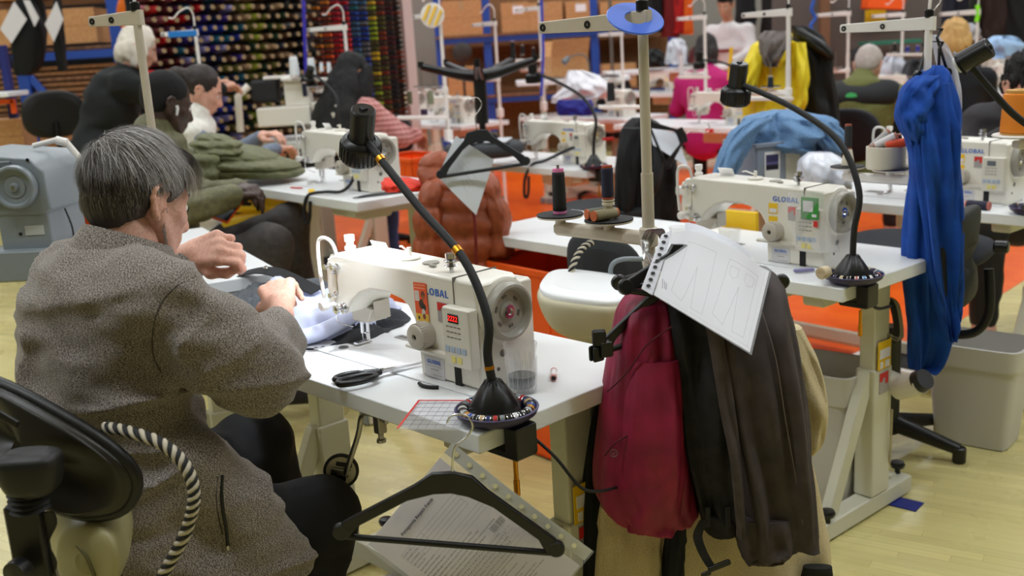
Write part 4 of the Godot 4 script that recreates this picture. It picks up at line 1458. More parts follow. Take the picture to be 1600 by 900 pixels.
# hanging cloth. rows: [y in px, left px, right px, depth z, half thickness]; n folds of height amp that run down the cloth
func drape(rows: Array, n := 7.0, amp := 0.012, seg := 56, seed_ := 1, ex := 2.6, sub := 5) -> MB:
	var rr := []
	for q in rows:
		var a := pz(q[1], q[0], q[3])
		var b := pz(q[2], q[0], q[3])
		rr.append([(a + b) / 2, (b - a) / 2, V(0, 0, -q[4])])
	var nz := FastNoiseLite.new()
	nz.seed = seed_
	nz.frequency = 1.0
	nz.fractal_octaves = 2
	return MB.new().sweep(rr, seg, ex, func(t, a):
		var w := sin(a * n + 3.0 * nz.get_noise_2d(t * 1.6, 5.0) + 2.2 * nz.get_noise_2d(cos(a) * 1.5, sin(a) * 1.5 + t * 1.3)) + 1.4 * nz.get_noise_3d(cos(a) * 1.6, t * 2.6, sin(a) * 1.6)
		var k := clampf(t * 5.0, 0.15, 1.0)
		return V(cos(a) * 0.35, 0.25 * nz.get_noise_2d(cos(a) * 3.0, t * 5.0), -sin(a)) * w * amp * k, sub)

func hanger(t: Node3D, xf: Transform3D, w := 0.42, m: Material = null, bar := true, flat := 1.0, hook := true) -> void:   # origin at the hook's foot; x along, y up
	if m == null: m = M.black
	var hw := w / 2
	var out := [Vector2(-hw - 0.012, -0.125), Vector2(-hw, -0.108), Vector2(-hw * 0.35, -0.028), Vector2(-0.035, -0.003), Vector2(0, 0.002), Vector2(0.035, -0.003), Vector2(hw * 0.35, -0.028), Vector2(hw, -0.108), Vector2(hw + 0.012, -0.125), Vector2(hw + 0.006, -0.142), Vector2(hw - 0.012, -0.14),
		Vector2(hw - 0.03, -0.112), Vector2(hw * 0.4, -0.058), Vector2(0.03, -0.042), Vector2(0, -0.038), Vector2(-0.03, -0.042), Vector2(-hw * 0.4, -0.058), Vector2(-hw + 0.03, -0.112), Vector2(-hw + 0.012, -0.14), Vector2(-hw - 0.006, -0.142)]
	for i in out.size():
		out[i].y *= flat
	var b := MB.new()
	b.x = xf
	b.prism(out, -0.006, 0.006, 0.003)
	for s in [-1, 1]:
		b.x = xf * Transform3D(Basis(Vector3.RIGHT, PI / 2), V(s * (hw + 0.002), -0.127 * flat, 0))
		b.cyl(0.0155, -0.007, 0.007, 18, 0.003)
	part(t, "hanger_arms", b, m)
	if bar:
		b = MB.new()
		b.x = xf
		part(t, "hanger_bar", b.tube([V(-hw + 0.008, -0.136 * flat, 0), V(hw - 0.008, -0.136 * flat, 0)], 0.006, 8), m)
	if not hook: return
	b = MB.new()
	b.x = xf
	part(t, "hook", b.tube(catmull([V(0, 0, 0), V(0, 0.03, 0), V(0.004, 0.05, 0), V(0.022, 0.068, 0), V(0.03, 0.088, 0), V(0.018, 0.106, 0), V(-0.006, 0.104, 0), V(-0.014, 0.09, 0)], 4), 0.0019, 6), M.chrome)

# ------------------------------------------------------------------ clothes on hangers at the front table's thread stand, papers, small things
func hanger_between(label: String, a: Vector3, b: Vector3, tilt := 0.0, group := "", m: Material = null, flat := 1.0) -> Node3D:   # a, b: the two arm ends
	var x := (b - a).normalized()
	var y := (Vector3.UP - x * x.y).normalized()
	var z := x.cross(y)
	var w := (b - a).length()
	var bs := Basis(x, y, z) * Basis(Vector3.RIGHT, tilt)
	var t := thing("coat_hanger", label, "hanger", Transform3D(bs, (a + b) / 2 + bs.y * 0.125 * flat), group)
	hanger(t, Transform3D.IDENTITY, w - 0.024, m, true, flat, flat > 0.8)
	return t

func tri_print() -> StandardMaterial3D:   # sketch of two pairs of trousers
	var im := pic(420, 320, Color(0.95, 0.945, 0.96))
	var c := Color(0.60, 0.60, 0.64)
	for k in 2:
		var ox := 60.0 + k * 180.0
		for q in [[20, 40, 0, 260], [0, 260, 50, 280], [50, 280, 78, 120], [78, 120, 92, 285], [92, 285, 142, 285], [142, 285, 140, 40], [140, 40, 20, 40]]:
			line(im, Vector2(ox + q[0], q[1]), Vector2(ox + q[2], q[3]), c)
		if k == 1:
			for q in [[30, 60, 66, 60], [66, 60, 64, 90], [64, 90, 48, 102], [48, 102, 30, 88], [30, 88, 30, 60], [94, 60, 132, 60], [132, 60, 130, 92], [130, 92, 110, 102], [110, 102, 94, 88], [94, 88, 94, 60]]:
				line(im, Vector2(ox + q[0], q[1]), Vector2(ox + q[2], q[3]), c)
	for q in [[14, 230, 24, 270], [24, 236, 34, 266], [34, 240, 40, 268]]:
		line(im, Vector2(q[0], q[1]), Vector2(q[2], q[3]), Color(0.5, 0.5, 0.55), 1)
	line(im, Vector2(8, 306), Vector2(412, 306), Color(0.75, 0.74, 0.77))
	line(im, Vector2(404, 8), Vector2(404, 306), Color(0.75, 0.74, 0.77))
	return printed(im, 0.35)

func clothes_rack() -> void:
	var g := "clothes hung in a bunch on the beige thread stand"
	var mag := cloth(Color(0.50, 0.05, 0.20), Color(0.60, 0.075, 0.25), 3.0, 0.02, 0.62)
	var mg := thing("jacket", "magenta jacket with a small round grey logo, hung on the beige thread stand", "jacket", Transform3D.IDENTITY, g)
	part(mg, "jacket_body", drape([[448, 992, 1040, -2.0, 0.035], [480, 968, 1052, -1.97, 0.06], [520, 958, 1057, -1.96, 0.075], [600, 945, 1066, -1.955, 0.085], [700, 934, 1076, -1.95, 0.09], [758, 931, 1085, -1.95, 0.09], [790, 940, 1089, -1.95, 0.085], [806, 962, 1086, -1.95, 0.07], [812, 985, 1070, -1.95, 0.05]], 3.0, 0.010, 64, 3), mag)
	part(mg, "sleeve", drape([[560, 985, 1060, -1.90, 0.03], [640, 975, 1066, -1.885, 0.05], [740, 972, 1068, -1.885, 0.055], [800, 978, 1062, -1.89, 0.05], [824, 980, 1056, -1.89, 0.045]], 3.0, 0.006, 48, 9), mag)
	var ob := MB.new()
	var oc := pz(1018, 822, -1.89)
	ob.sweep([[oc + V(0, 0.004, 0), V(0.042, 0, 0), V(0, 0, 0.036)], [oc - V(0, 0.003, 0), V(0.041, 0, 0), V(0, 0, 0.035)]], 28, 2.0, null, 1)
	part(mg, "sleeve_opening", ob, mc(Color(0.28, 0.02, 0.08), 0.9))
	var sm := MB.new()
	for q in [[[1050, 510, -1.88], [1010, 540, -1.872], [985, 575, -1.872], [962, 600, -1.874], [948, 612, -1.88]], [[1058, 655, -1.86], [1010, 668, -1.855], [965, 690, -1.862], [945, 712, -1.872]]]:
		sm.tube(catmull(q.map(func(w): return pz(w[0], w[1], w[2])), 5), 0.0018, 6)
	part(mg, "seam", sm, mc(Color(0.34, 0.03, 0.12), 0.8)).set_meta("kind", "stuff")
	var lg := MB.new()
	var lp := pz(959, 708, -1.868)
	lg.aim(lp, V(-0.15, 0.15, 1)).lathe([Vector2(0.0068, 0), Vector2(0.008, 0.001), Vector2(0.0068, 0.002), Vector2(0.0060, 0.001), Vector2(0.0068, 0)], 20)
	lg.aim(lp, V(-0.15, 0.15, 1), V(0, 1, 0.0)).tube(catmull([V(-0.003, 0.001, -0.002), V(-0.0012, 0.001, 0.003), V(0.0, 0.001, -0.002), V(0.0016, 0.001, -0.003), V(0.003, 0.001, 0.002)], 4), 0.0008, 5)
	part(mg, "round_logo", lg, mc(Color(0.55, 0.45, 0.48), 0.4))
	# trousers
	var dk := cloth(Color(0.10, 0.098, 0.105), Color(0.15, 0.145, 0.15), 5.0, 0.03, 0.85)
	var d := thing("trousers", "charcoal trousers hung upside down with belt loops and a buckled strap, between magenta and brown", "trousers", Transform3D.IDENTITY, g)
	part(d, "trouser_legs", drape([[440, 1040, 1110, -2.0, 0.03], [480, 1040, 1160, -1.95, 0.05], [560, 1050, 1165, -1.93, 0.06], [640, 1058, 1160, -1.92, 0.06], [720, 1072, 1155, -1.91, 0.06], [780, 1088, 1150, -1.91, 0.05], [800, 1094, 1150, -1.91, 0.045]], 4.0, 0.011, 56, 5), dk)
	part(d, "waistband", drape([[793, 1093, 1150, -1.905, 0.048], [800, 1094, 1151, -1.905, 0.05], [820, 1098, 1150, -1.905, 0.05], [826, 1100, 1148, -1.905, 0.045]], 3.0, 0.002, 40, 4), dk)
	for x in [1106, 1138]:
		part(d, "belt_loop", MB.new().at(pz(x, 808, -1.85)).box(Vector3.ZERO, V(0.011, 0.042, 0.006), 0.002), mc(Color(0.13, 0.125, 0.13), 0.8))
	var strap := catmull([pz(1100, 812, -1.85), pz(1090, 835, -1.845), pz(1096, 858, -1.84), pz(1108, 880, -1.835), pz(1116, 889, -1.833)], 5)
	part(d, "strap", MB.new().sheet(10, 20, 0.003, func(u, v): return (strap[int(v * (strap.size() - 1))] as Vector3) + V((u - 0.5) * 0.018, 0, 0.002)), dk)
	part(d, "buckle", MB.new().at(pz(1124, 884, -1.83), Basis(Vector3.BACK, 0.35)).box(Vector3.ZERO, V(0.046, 0.013, 0.008), 0.003).box(V(-0.03, -0.006, 0), V(0.02, 0.012, 0.006), 0.003), M.black)
	var br := cloth(Color(0.215, 0.18, 0.175), Color(0.27, 0.23, 0.22), 4.0, 0.02, 0.8)
	var p := thing("trousers", "grey-brown outdoor trousers hanging at the end of the bunch, in front of the tan fleece", "trousers", Transform3D.IDENTITY, g)
	part(p, "trouser_legs", drape([[418, 1130, 1200, -2.02, 0.03], [440, 1105, 1222, -1.98, 0.05], [480, 1095, 1233, -1.94, 0.075], [540, 1096, 1245, -1.92, 0.085], [620, 1115, 1254, -1.91, 0.09], [720, 1135, 1262, -1.90, 0.09], [800, 1146, 1270, -1.90, 0.085], [838, 1150, 1274, -1.90, 0.08]], 5.0, 0.012, 72, 12), br)
	part(p, "leg_hem", drape([[800, 1147, 1240, -1.865, 0.05], [845, 1152, 1245, -1.865, 0.055], [862, 1155, 1225, -1.865, 0.05], [870, 1160, 1190, -1.865, 0.04]], 4.0, 0.006, 48, 13), br)
	part(p, "placket", drape([[500, 1100, 1128, -1.85, 0.008], [600, 1118, 1142, -1.83, 0.008], [720, 1140, 1158, -1.81, 0.008], [840, 1152, 1165, -1.81, 0.008]], 2.0, 0.003, 24, 14), cloth(Color(0.24, 0.205, 0.195), Color(0.30, 0.26, 0.25), 4.0, 0.02, 0.8))
	part(p, "seam", MB.new().tube(catmull([pz(1190, 485, -1.868), pz(1212, 560, -1.835), pz(1228, 660, -1.82), pz(1246, 760, -1.82), pz(1256, 830, -1.825)], 5), 0.0012, 5), mc(Color(0.42, 0.37, 0.35), 0.7))
	# tan fleece, dark green and navy pieces behind
	var tan := cloth(Color(0.70, 0.62, 0.46), Color(0.93, 0.87, 0.71), 9.0, 0.18, 0.98, 0.5)
	var f := thing("fleece_jacket", "tan pile fleece jacket at the back of the bunch, its hem edged dark", "jacket", Transform3D.IDENTITY, g)
	part(f, "jacket_body", drape([[470, 1000, 1200, -2.12, 0.04], [560, 970, 1235, -2.1, 0.07], [680, 945, 1262, -2.08, 0.09], [800, 935, 1282, -2.07, 0.1], [880, 930, 1296, -2.06, 0.1], [960, 926, 1308, -2.06, 0.1]], 4.0, 0.014, 64, 21), tan)
	part(f, "sleeve", drape([[510, 1205, 1252, -2.1, 0.03], [560, 1222, 1274, -2.09, 0.045], [620, 1236, 1289, -2.08, 0.055], [665, 1240, 1289, -2.08, 0.055], [695, 1240, 1276, -2.08, 0.045], [712, 1240, 1258, -2.08, 0.025]], 3.0, 0.008, 40, 22), tan)
	part(f, "hem", drape([[885, 1255, 1300, -1.975, 0.012], [893, 1254, 1301, -1.975, 0.013], [905, 1250, 1302, -1.975, 0.012]], 3.0, 0.001, 24, 23), mc(Color(0.07, 0.085, 0.07), 0.85))
	solo("tan_fleece", drape([[790, 938, 1032, -1.99, 0.03], [850, 934, 1036, -1.985, 0.035], [960, 928, 1034, -1.98, 0.035]], 3.0, 0.008, 40, 24), tan, "tan fleece sleeve hanging below the magenta jacket", "jacket", Transform3D.IDENTITY, g)
	solo("navy_garment", drape([[760, 1046, 1080, -1.97, 0.02], [830, 1040, 1072, -1.97, 0.025], [960, 1030, 1070, -1.965, 0.025]], 3.0, 0.006, 32, 25), mc(Color(0.035, 0.05, 0.085), 0.85), "navy garment showing in the gap between the tan fleece pieces", "garment", Transform3D.IDENTITY, g)
	solo("green_garment", drape([[590, 935, 975, -2.1, 0.02], [660, 922, 960, -2.08, 0.03], [740, 910, 955, -2.06, 0.035], [820, 905, 948, -2.05, 0.035], [960, 900, 940, -2.05, 0.035]], 4.0, 0.008, 40, 26), mc(Color(0.055, 0.07, 0.045), 0.9), "dark green garment hanging between the table leg and the magenta jacket", "garment", Transform3D.IDENTITY, g)
	# hangers
	var hg := "black plastic hangers on the beige thread stand"
	var h1 := hanger_between("black clip hanger drooping lowest, its two clips beside the magenta jacket", pz(932, 545, -1.9), pz(1196, 470, -2.0), 0.0, hg, null, 0.8)
	for q in [[936, 528, 0.0], [946, 545, 0.3], [932, 552, 0.6]]:
		var cb := MB.new().at(pz(q[0], q[1], -1.885), Basis(Vector3.UP, q[2]))
		cb.box(V(0, 0, 0.006), V(0.026, 0.03, 0.008), 0.003).box(V(0, 0, -0.006), V(0.026, 0.03, 0.008), 0.003).at(pz(q[0], q[1], -1.885)).cyl(0.006, -0.013, 0.013, 10)
		var cm := cb.mesh()
		var pc := part(h1, "clip", cm, M.black)
		pc.transform = h1.transform.affine_inverse()
	hanger_between("black hanger whose glossy end juts out above the magenta shoulder", pz(960, 440, -1.93), pz(1190, 455, -2.02), 0.2, hg, null, 0.5)
	hanger_between("black hanger whose ridged end shows at the brown trousers' shoulder", pz(1000, 475, -1.99), pz(1229, 438, -1.99), 0.1, hg, null, 0.5)
	hanger_between("black hanger with a pale strip, lying along the paper's punched edge", pz(970, 446, -1.89), pz(1160, 470, -1.99), -0.2, hg, null, 0.75)
	var hk := pz(1014, 366, -2.05)
	for i in 9:
		var e := pz(1006 + i * 5, 405 + (i * 7) % 25, -1.98 - 0.01 * i)
		var tt := thing("hanger_hook", "thin chrome hanger hook, %s in the bunch caught on the beige pole" % ORD[i], "hook", Transform3D.IDENTITY, "chrome hooks bunched on the beige pole")
		part(tt, "wire", MB.new().tube(catmull([e, e.lerp(hk, 0.4) + V(-0.008 - 0.002 * i, 0, 0.01), hk + V(-0.016 + 0.003 * i, -0.012, 0.006), hk + V(-0.006 + 0.003 * i, 0.012, 0.014), hk + V(0.014 + 0.002 * i, 0.004, 0.012), hk + V(0.024, -0.016 - 0.002 * i, 0.008)], 5), 0.0014, 6), M.chrome)
	# sketch in a punched plastic sleeve, laid over the hangers
	var fp := func(u: float, v: float, lift: float) -> Vector3:
		var tl := pz(1034, 368, -2.0)
		var tr := pz(1206, 424, -1.95)
		var bl := pz(1002, 452, -1.86)
		var b2 := pz(1174, 557, -1.79)
		var q := tl.lerp(tr, u).lerp(bl.lerp(b2, u), v)
		return q + V(0, 0.035 * sin(PI * clampf(u * 1.1, 0, 1)) * (1 - v) * (1 - v) + 0.004 * sin(u * 9.0) * (1 - v) + lift, lift * 0.6)
	var ps := thing("paper_sleeve", "clear punched sleeve with a pencil sketch of trousers, laid over the hangers", "document")
	part(ps, "sketch_sheet", MB.new().sheet(22, 14, 0.0008, func(u, v): return fp.call(0.11 + u * 0.87, 0.02 + v * 0.95, 0.0)), tri_print())
	part(ps, "film", MB.new().sheet(22, 14, 0.0004, func(u, v): return fp.call(u, v, 0.003)), M.film)
	part(ps, "punched_strip", MB.new().sheet(3, 14, 0.0006, func(u, v): return fp.call(u * 0.1, v, 0.0015)), mc(Color(0.86, 0.86, 0.89), 0.35))
	for k in 9:
		var c: Vector3 = fp.call(0.05, 0.08 + k * 0.105, 0.0045)
		var nn: Vector3 = (fp.call(0.05, 0.4, 0.0) - fp.call(0.05, 0.6, 0.0)).cross(fp.call(0.0, 0.5, 0.0) - fp.call(0.1, 0.5, 0.0))
		if nn.y < 0: nn = -nn
		part(ps, "hole", MB.new().aim(c, nn).cyl(0.0042, 0, 0.0006, 12), M.black)
	part(ps, "second_sheet", MB.new().sheet(16, 10, 0.0008, func(u, v): return fp.call(0.25 + u * 0.6, v * 0.7, -0.004) + V(0.0, 0.012 * (1 - v), -0.03 * (1 - v))), mc(Color(0.88, 0.88, 0.92), 0.3))

func hanging_form() -> void:
	var t := hanger_between("large black hanger hooked on the front table's edge, carrying the repair form", pz(524, 828, -1.68), pz(878, 856, -1.66), 0.0)
	# the form behind it: a page in a punched sleeve, turned about 45 degrees
	var o := pz(575, 850, -1.72)          # page: corner where reading starts at the top
	var a := pz(700, 700, -1.74) - o      # reading direction
	var b := pz(875, 835, -1.70) - pz(700, 700, -1.74)   # down the page
	b *= 1.25
	var im := pic(512, 640, Color(0.90, 0.865, 0.88))
	var dk := Color(0.42, 0.39, 0.41)
	for yy in [120, 136, 152, 168, 184]:
		line(im, Vector2(50, yy), Vector2(430, yy), dk)
	for xx in [50, 190, 430]:
		line(im, Vector2(xx, 120), Vector2(xx, 184), dk)
	for yy in [210, 226, 242, 330, 346, 362, 378, 394, 410]:
		line(im, Vector2(50, yy), Vector2(470, yy), Color(0.55, 0.52, 0.54))
	for yy in range(124, 420, 16):
		scribble(im, 54, yy + 4, rng.randi_range(50, 120), 5, dk)
		if yy > 250:
			scribble(im, 54, yy + 4, rng.randi_range(240, 400), 5, Color(0.5, 0.47, 0.49))
	for yy in range(430, 620, 13):
		scribble(im, 40, yy, rng.randi_range(120, 420), 4, Color(0.47, 0.44, 0.46))
	var xx := 400
	while xx < 480:
		var w := rng.randi_range(1, 3)
		im.fill_rect(Rect2i(xx, 300, w, 26), Color(0.12, 0.1, 0.12))
		xx += w + rng.randi_range(1, 3)
	var f := thing("repair_form", "printed repair form in a punched clear sleeve behind the big black hanger", "document")
	var nn := a.cross(b).normalized()
	if nn.z < 0: nn = -nn
	part(f, "page", MB.new().sheet(12, 14, 0.0006, func(u, v): return o + a * (0.0 + u * 0.90) + b * v + nn * 0.012 * sin(v * PI) * u), printed(im, 0.5))
	part(f, "film", MB.new().sheet(8, 10, 0.0003, func(u, v): return o - a * 0.03 + a * 1.09 * u + b * v * 1.01 + nn * (0.002 + 0.012 * sin(v * PI) * u)), M.film)
	part(f, "punched_strip", MB.new().sheet(3, 10, 0.0004, func(u, v): return o + a * (0.955 + u * 0.10) + b * v + nn * (0.001 + 0.012 * sin(v * PI))), mc(Color(0.80, 0.79, 0.72), 0.4))
	for k in 10:
		part(f, "hole", MB.new().aim(o + a * 1.005 + b * (0.06 + k * 0.093) + nn * (0.003 + 0.012 * sin((0.06 + k * 0.093) * PI)), nn).cyl(0.0045, 0, 0.0005, 12), mc(Color(0.93, 0.9, 0.72), 0.5))
	var x := a.normalized()
	var y := -(b - x * b.dot(x)).normalized()
	var z := x.cross(y)
	var ti := part(f, "title", words("Patagonia Repair Form", 0.0060, 0.0003), mc(Color(0.13, 0.12, 0.14)))
	ti.transform = Transform3D(Basis(x, y, z), o + a * 0.42 + b * 0.115 + nn * 0.0052)

func table_things() -> void:
	var A := stn(-0.075, -1.726, 46.5, 0.78)
	# shears
	var sx := thing("shears", "black-handled tailor's shears lying at the front table's edge", "scissors", A * Transform3D(Basis(Vector3.UP, -0.22), V(-0.425, 0.012, -0.05)))
	for s in [-1, 1]:
		var ring := []
		for k in 18:
			var a := TAU * k / 18
			ring.append(V(s * 0.023 + cos(a) * (0.017 if s < 0 else 0.019), 0.0 + 0.003 * s, 0.012 + sin(a) * (0.03 if s < 0 else 0.042)))
		part(sx, "handle", MB.new().tube(ring, 0.0068, 8, true).tube([V(s * 0.012, 0, -0.018), V(s * 0.004, 0, -0.05)], [0.0085, 0.006], 8), M.black)
	for s in [-1, 1]:
		part(sx, "blade", MB.new().at(V(0, 0.002 * s, 0), Basis(Vector3.RIGHT, PI / 2)).prism([Vector2(-0.008 * s, -0.04), Vector2(0.007 * s, -0.045), Vector2(0.009 * s, -0.09), Vector2(0.001 * s, -0.17)], -0.0015, 0.0015, 0.0006), M.chrome)
	part(sx, "pivot", MB.new().at(V(0, 0.003, -0.055)).cyl(0.005, 0, 0.003, 12), M.steel)
	# glass of coffee
	var gx := A * Transform3D(Basis.IDENTITY, V(-0.105, 0.001, -0.215))
	var gl := thing("glass", "ribbed clear tumbler with a little black coffee, beside the lamp base", "glass", gx)
	part(gl, "tumbler", MB.new().lathe([Vector2(0, 0), Vector2(0.026, 0), Vector2(0.0285, 0.003), Vector2(0.0315, 0.075), Vector2(0.034, 0.096), Vector2(0.0335, 0.098), Vector2(0.032, 0.096), Vector2(0.0285, 0.072), Vector2(0.0262, 0.012), Vector2(0.024, 0.009), Vector2(0, 0.008)], 36), M.clear)
	var rb := MB.new()
	for k in 18:
		var a := TAU * k / 18
		rb.tube([V(cos(a) * 0.0288, 0.006, sin(a) * 0.0288), V(cos(a) * 0.0316, 0.07, sin(a) * 0.0316)], 0.0012, 5)
	part(gl, "ribs", rb, M.clear)
	part(gl, "coffee", MB.new().lathe([Vector2(0, 0.0095), Vector2(0.0238, 0.0095), Vector2(0.026, 0.0125), Vector2(0.0272, 0.033), Vector2(0, 0.033)], 32), M.coffee)
	# small tube, black strip, ruler
	var mk_ := thing("chalk_tube", "tiny white and pink tube lying on the bare corner of the front table", "tube", A * Transform3D(Basis(Vector3.UP, 0.75) * Basis(Vector3.RIGHT, PI / 2), V(-0.11, 0.0075, -0.31)))
	part(mk_, "barrel", MB.new().cyl(0.0065, -0.02, 0.012, 14), mc(Color(0.9, 0.88, 0.88), 0.4))
	part(mk_, "cap", MB.new().cyl(0.0069, -0.027, -0.02, 14).cyl(0.0068, 0.012, 0.024, 14), mc(Color(0.86, 0.62, 0.60), 0.4))
	part(mk_, "open_end", MB.new().cyl(0.0045, 0.0235, 0.0245, 12), M.black)
	solo("rubber_strip", MB.new().tube(catmull([V(-0.305, 0.004, -0.115), V(-0.285, 0.004, -0.109), V(-0.265, 0.004, -0.113), V(-0.252, 0.004, -0.122)], 4), 0.004, 6), M.rubber, "short black rubber strip lying before the sticker machine's foot", "strip", A)
	var ru := thing("ruler", "clear pattern ruler with red edges jutting over the front table's edge", "ruler", A * Transform3D(Basis(Vector3.UP, 0.62), V(-0.135, 0.0025, -0.02)))
	part(ru, "plate", MB.new().box(V(0, 0, 0), V(0.115, 0.003, 0.15)), M.film)
	part(ru, "edge", MB.new().box(V(-0.055, 0.0019, 0), V(0.004, 0.0008, 0.15)).box(V(0, 0.0019, -0.0725), V(0.11, 0.0008, 0.004)), M.red)
	var gr := MB.new()
	for k in 6:
		gr.box(V(-0.035 + k * 0.016, 0.0018, 0), V(0.0005, 0.0006, 0.145))
		gr.box(V(0, 0.0018, -0.055 + k * 0.022), V(0.11, 0.0006, 0.0005))
	part(ru, "grid_lines", gr, mc(Color(0.55, 0.5, 0.55))).set_meta("kind", "stuff")
	tray(A, V(-0.03, 0.002, -0.075), 0.078, 34, [["black", Color(0.05, 0.05, 0.06)], ["white", Color(0.88, 0.87, 0.86)], ["black", Color(0.06, 0.06, 0.06)], ["grey", Color(0.5, 0.52, 0.55)], ["red", Color(0.7, 0.1, 0.12)], ["navy", Color(0.1, 0.15, 0.38)], ["beige", Color(0.78, 0.66, 0.5)], ["black", Color(0.05, 0.05, 0.05)], ["blue", Color(0.15, 0.3, 0.65)], ["mustard", Color(0.8, 0.55, 0.15)], ["silver", Color(0.7, 0.7, 0.72)]], "the front table")
	# knee lifter under the edge
	var kl := thing("knee_lifter", "round knee-lift pad on a bent rod under the front table", "knee lifter", A)
	part(kl, "clamp", MB.new().box(V(-0.335, -0.06, -0.03), V(0.02, 0.05, 0.022), 0.003).at(V(-0.335, -0.1, -0.03)).cyl(0.006, 0, 0.02, 10).cyl(0.01, -0.004, 0.002, 10), M.steel)
	part(kl, "rod", MB.new().tube(catmull([V(-0.31, -0.055, -0.03), V(-0.36, -0.05, -0.03), V(-0.395, -0.06, -0.03), V(-0.415, -0.11, -0.028), V(-0.455, -0.2, -0.015)], 5), 0.006, 8), M.steel)
	part(kl, "pad", MB.new().aim(V(-0.475, -0.2, -0.018), V(0.75, 0.05, 0.66)).lathe([Vector2(0, -0.006), Vector2(0.034, -0.006), Vector2(0.038, -0.002), Vector2(0.038, 0.006), Vector2(0.034, 0.009), Vector2(0.031, 0.004), Vector2(0.0, 0.004)], 30), M.rubber)
	part(kl, "disc", MB.new().aim(V(-0.475, -0.2, -0.018), V(0.75, 0.05, 0.66)).cyl(0.032, 0.004, 0.0055, 28), mc(Color(0.84, 0.81, 0.70), 0.5))
	part(kl, "slots", MB.new().aim(V(-0.475, -0.2, -0.018), V(0.75, 0.05, 0.66)).box(V(0.016, 0.006, 0.004), V(0.010, 0.001, 0.034), 0.0004).box(V(-0.016, 0.006, -0.004), V(0.010, 0.001, 0.034), 0.0004), M.black)
	part(kl, "bracket", MB.new().aim(V(-0.475, -0.2, -0.018), V(0.75, 0.05, 0.66)).box(V(0, 0.01, 0.0), V(0.016, 0.012, 0.042), 0.002), M.steel)
	# cable from the lamp
	solo("lamp_cable", MB.new().tube(catmull([V(0.02, -0.03, -0.11), V(0.06, -0.07, -0.13), V(0.09, -0.13, -0.16), V(0.10, -0.15, -0.20), V(0.06, -0.19, -0.30), V(0.02, -0.24, -0.36)], 6), 0.0032, 7), M.rubber, "black lamp cable sagging below the front table's corner", "cable", A)
	# shirt and cloth under his hands
	var gt := mk(Color(0.80, 0.82, 0.93), 0.8)
	var w := thing("shirt", "pale lilac shirt bunched on the front table under the man's hands", "shirt")
	var nz := FastNoiseLite.new()
	nz.seed = 8
	nz.frequency = 5.0
	nz.fractal_octaves = 2
	var fold := func(u: float, v: float, sx_: float, sz: float, hh: float, sd: float) -> Vector3:
		var r := sqrt(pow(2 * u - 1, 2) + pow(2 * v - 1, 2))
		var sq := 1.0 / maxf(1.0, maxf(absf(2 * u - 1), absf(2 * v - 1)) * 0.0 + r)
		var q := V((u - 0.5) * sx_, 0, (v - 0.5) * sz) * sq * (1.0 + 0.12 * nz.get_noise_2d(u * 0.5 + sd, v * 0.5))
		var e := sqrt(clampf(1.0 - pow(minf(r, 1.0), 4.0), 0, 1))
		var ridge := 1.0 - absf(nz.get_noise_2d((q.x + q.z * 0.6) * 1.5 + sd, (q.z - q.x * 0.3) * 0.6)) * 3.2
		return V(q.x, 0.004 + e * (hh * (0.7 + 0.6 * nz.get_noise_2d(q.x * 0.7 + sd, q.z * 0.7)) + 0.022 * ridge), q.z)
	var Cf := Transform3D(A.basis * Basis(Vector3.UP, 0.25), A * V(-0.90, 0, -0.29))
	var sh := part(w, "shirt_cloth", MB.new().sheet(56, 56, 0.002, func(u, v): return Cf * (fold.call(u, v, 0.36, 0.42, 0.065, 0.0) as Vector3)), gt)
	part(sh, "care_label", MB.new().at(Cf * V(0.085, 0.105, 0.0), Basis(Vector3.UP, 0.6) * Basis(Vector3.RIGHT, 0.3)).box(Vector3.ZERO, V(0.03, 0.001, 0.02)), M.paper)
	part(sh, "neck_label", MB.new().at(Cf * V(0.115, 0.095, 0.02), Basis(Vector3.UP, 0.4) * Basis(Vector3.RIGHT, 0.3)).box(Vector3.ZERO, V(0.018, 0.001, 0.022)), mc(Color(0.16, 0.1, 0.3)))
	part(w, "rolled_edge", MB.new().tube(catmull([Cf * V(-0.08, 0.09, -0.17), Cf * V(0.03, 0.115, -0.17), Cf * V(0.13, 0.10, -0.12), Cf * V(0.175, 0.07, 0.02), Cf * V(0.14, 0.035, 0.16), Cf * V(0.07, 0.02, 0.22)], 5), 0.019, 10), gt)
	part(w, "sleeve", MB.new().tube(catmull([Cf * V(-0.17, 0.05, -0.02), Cf * V(-0.12, 0.095, 0.03), Cf * V(-0.04, 0.085, 0.10), Cf * V(0.0, 0.03, 0.19)], 6), 0.026, 12), gt)
	var d := thing("grey_cloth", "grey garment with a dark band and a snap button, under the lilac shirt", "garment")
	var Df := Transform3D(A.basis * Basis(Vector3.UP, 0.1), A * V(-1.12, 0, -0.29))
	part(d, "cloth", MB.new().sheet(40, 40, 0.003, func(u, v): return Df * (fold.call(u, v, 0.40, 0.46, 0.055, 3.0) as Vector3)), mc(Color(0.36, 0.37, 0.39), 0.85))
	part(d, "dark_cloth", MB.new().sheet(30, 30, 0.003, func(u, v): return A * (V(-0.80, -0.002, -0.27) + (fold.call(u, v, 0.26, 0.36, 0.015, 7.0) as Vector3))), mc(Color(0.17, 0.175, 0.19), 0.85))
	part(d, "band", MB.new().sheet(16, 4, 0.003, func(u, v): return Df * V(lerpf(-0.16, 0.16, u), 0.09 + 0.02 * sin(u * 4.0) - 0.01 * v, -0.03 + v * 0.04)), mc(Color(0.09, 0.09, 0.10), 0.85))
	part(d, "snap_button", MB.new().aim(Df * V(-0.05, 0.112, -0.01), V(0, 0.8, 0.6)).lathe([Vector2(0.0062, 0), Vector2(0.0062, 0.002), Vector2(0.004, 0.003), Vector2(0.003, 0.0015), Vector2(0, 0.0015)], 14), M.chrome)
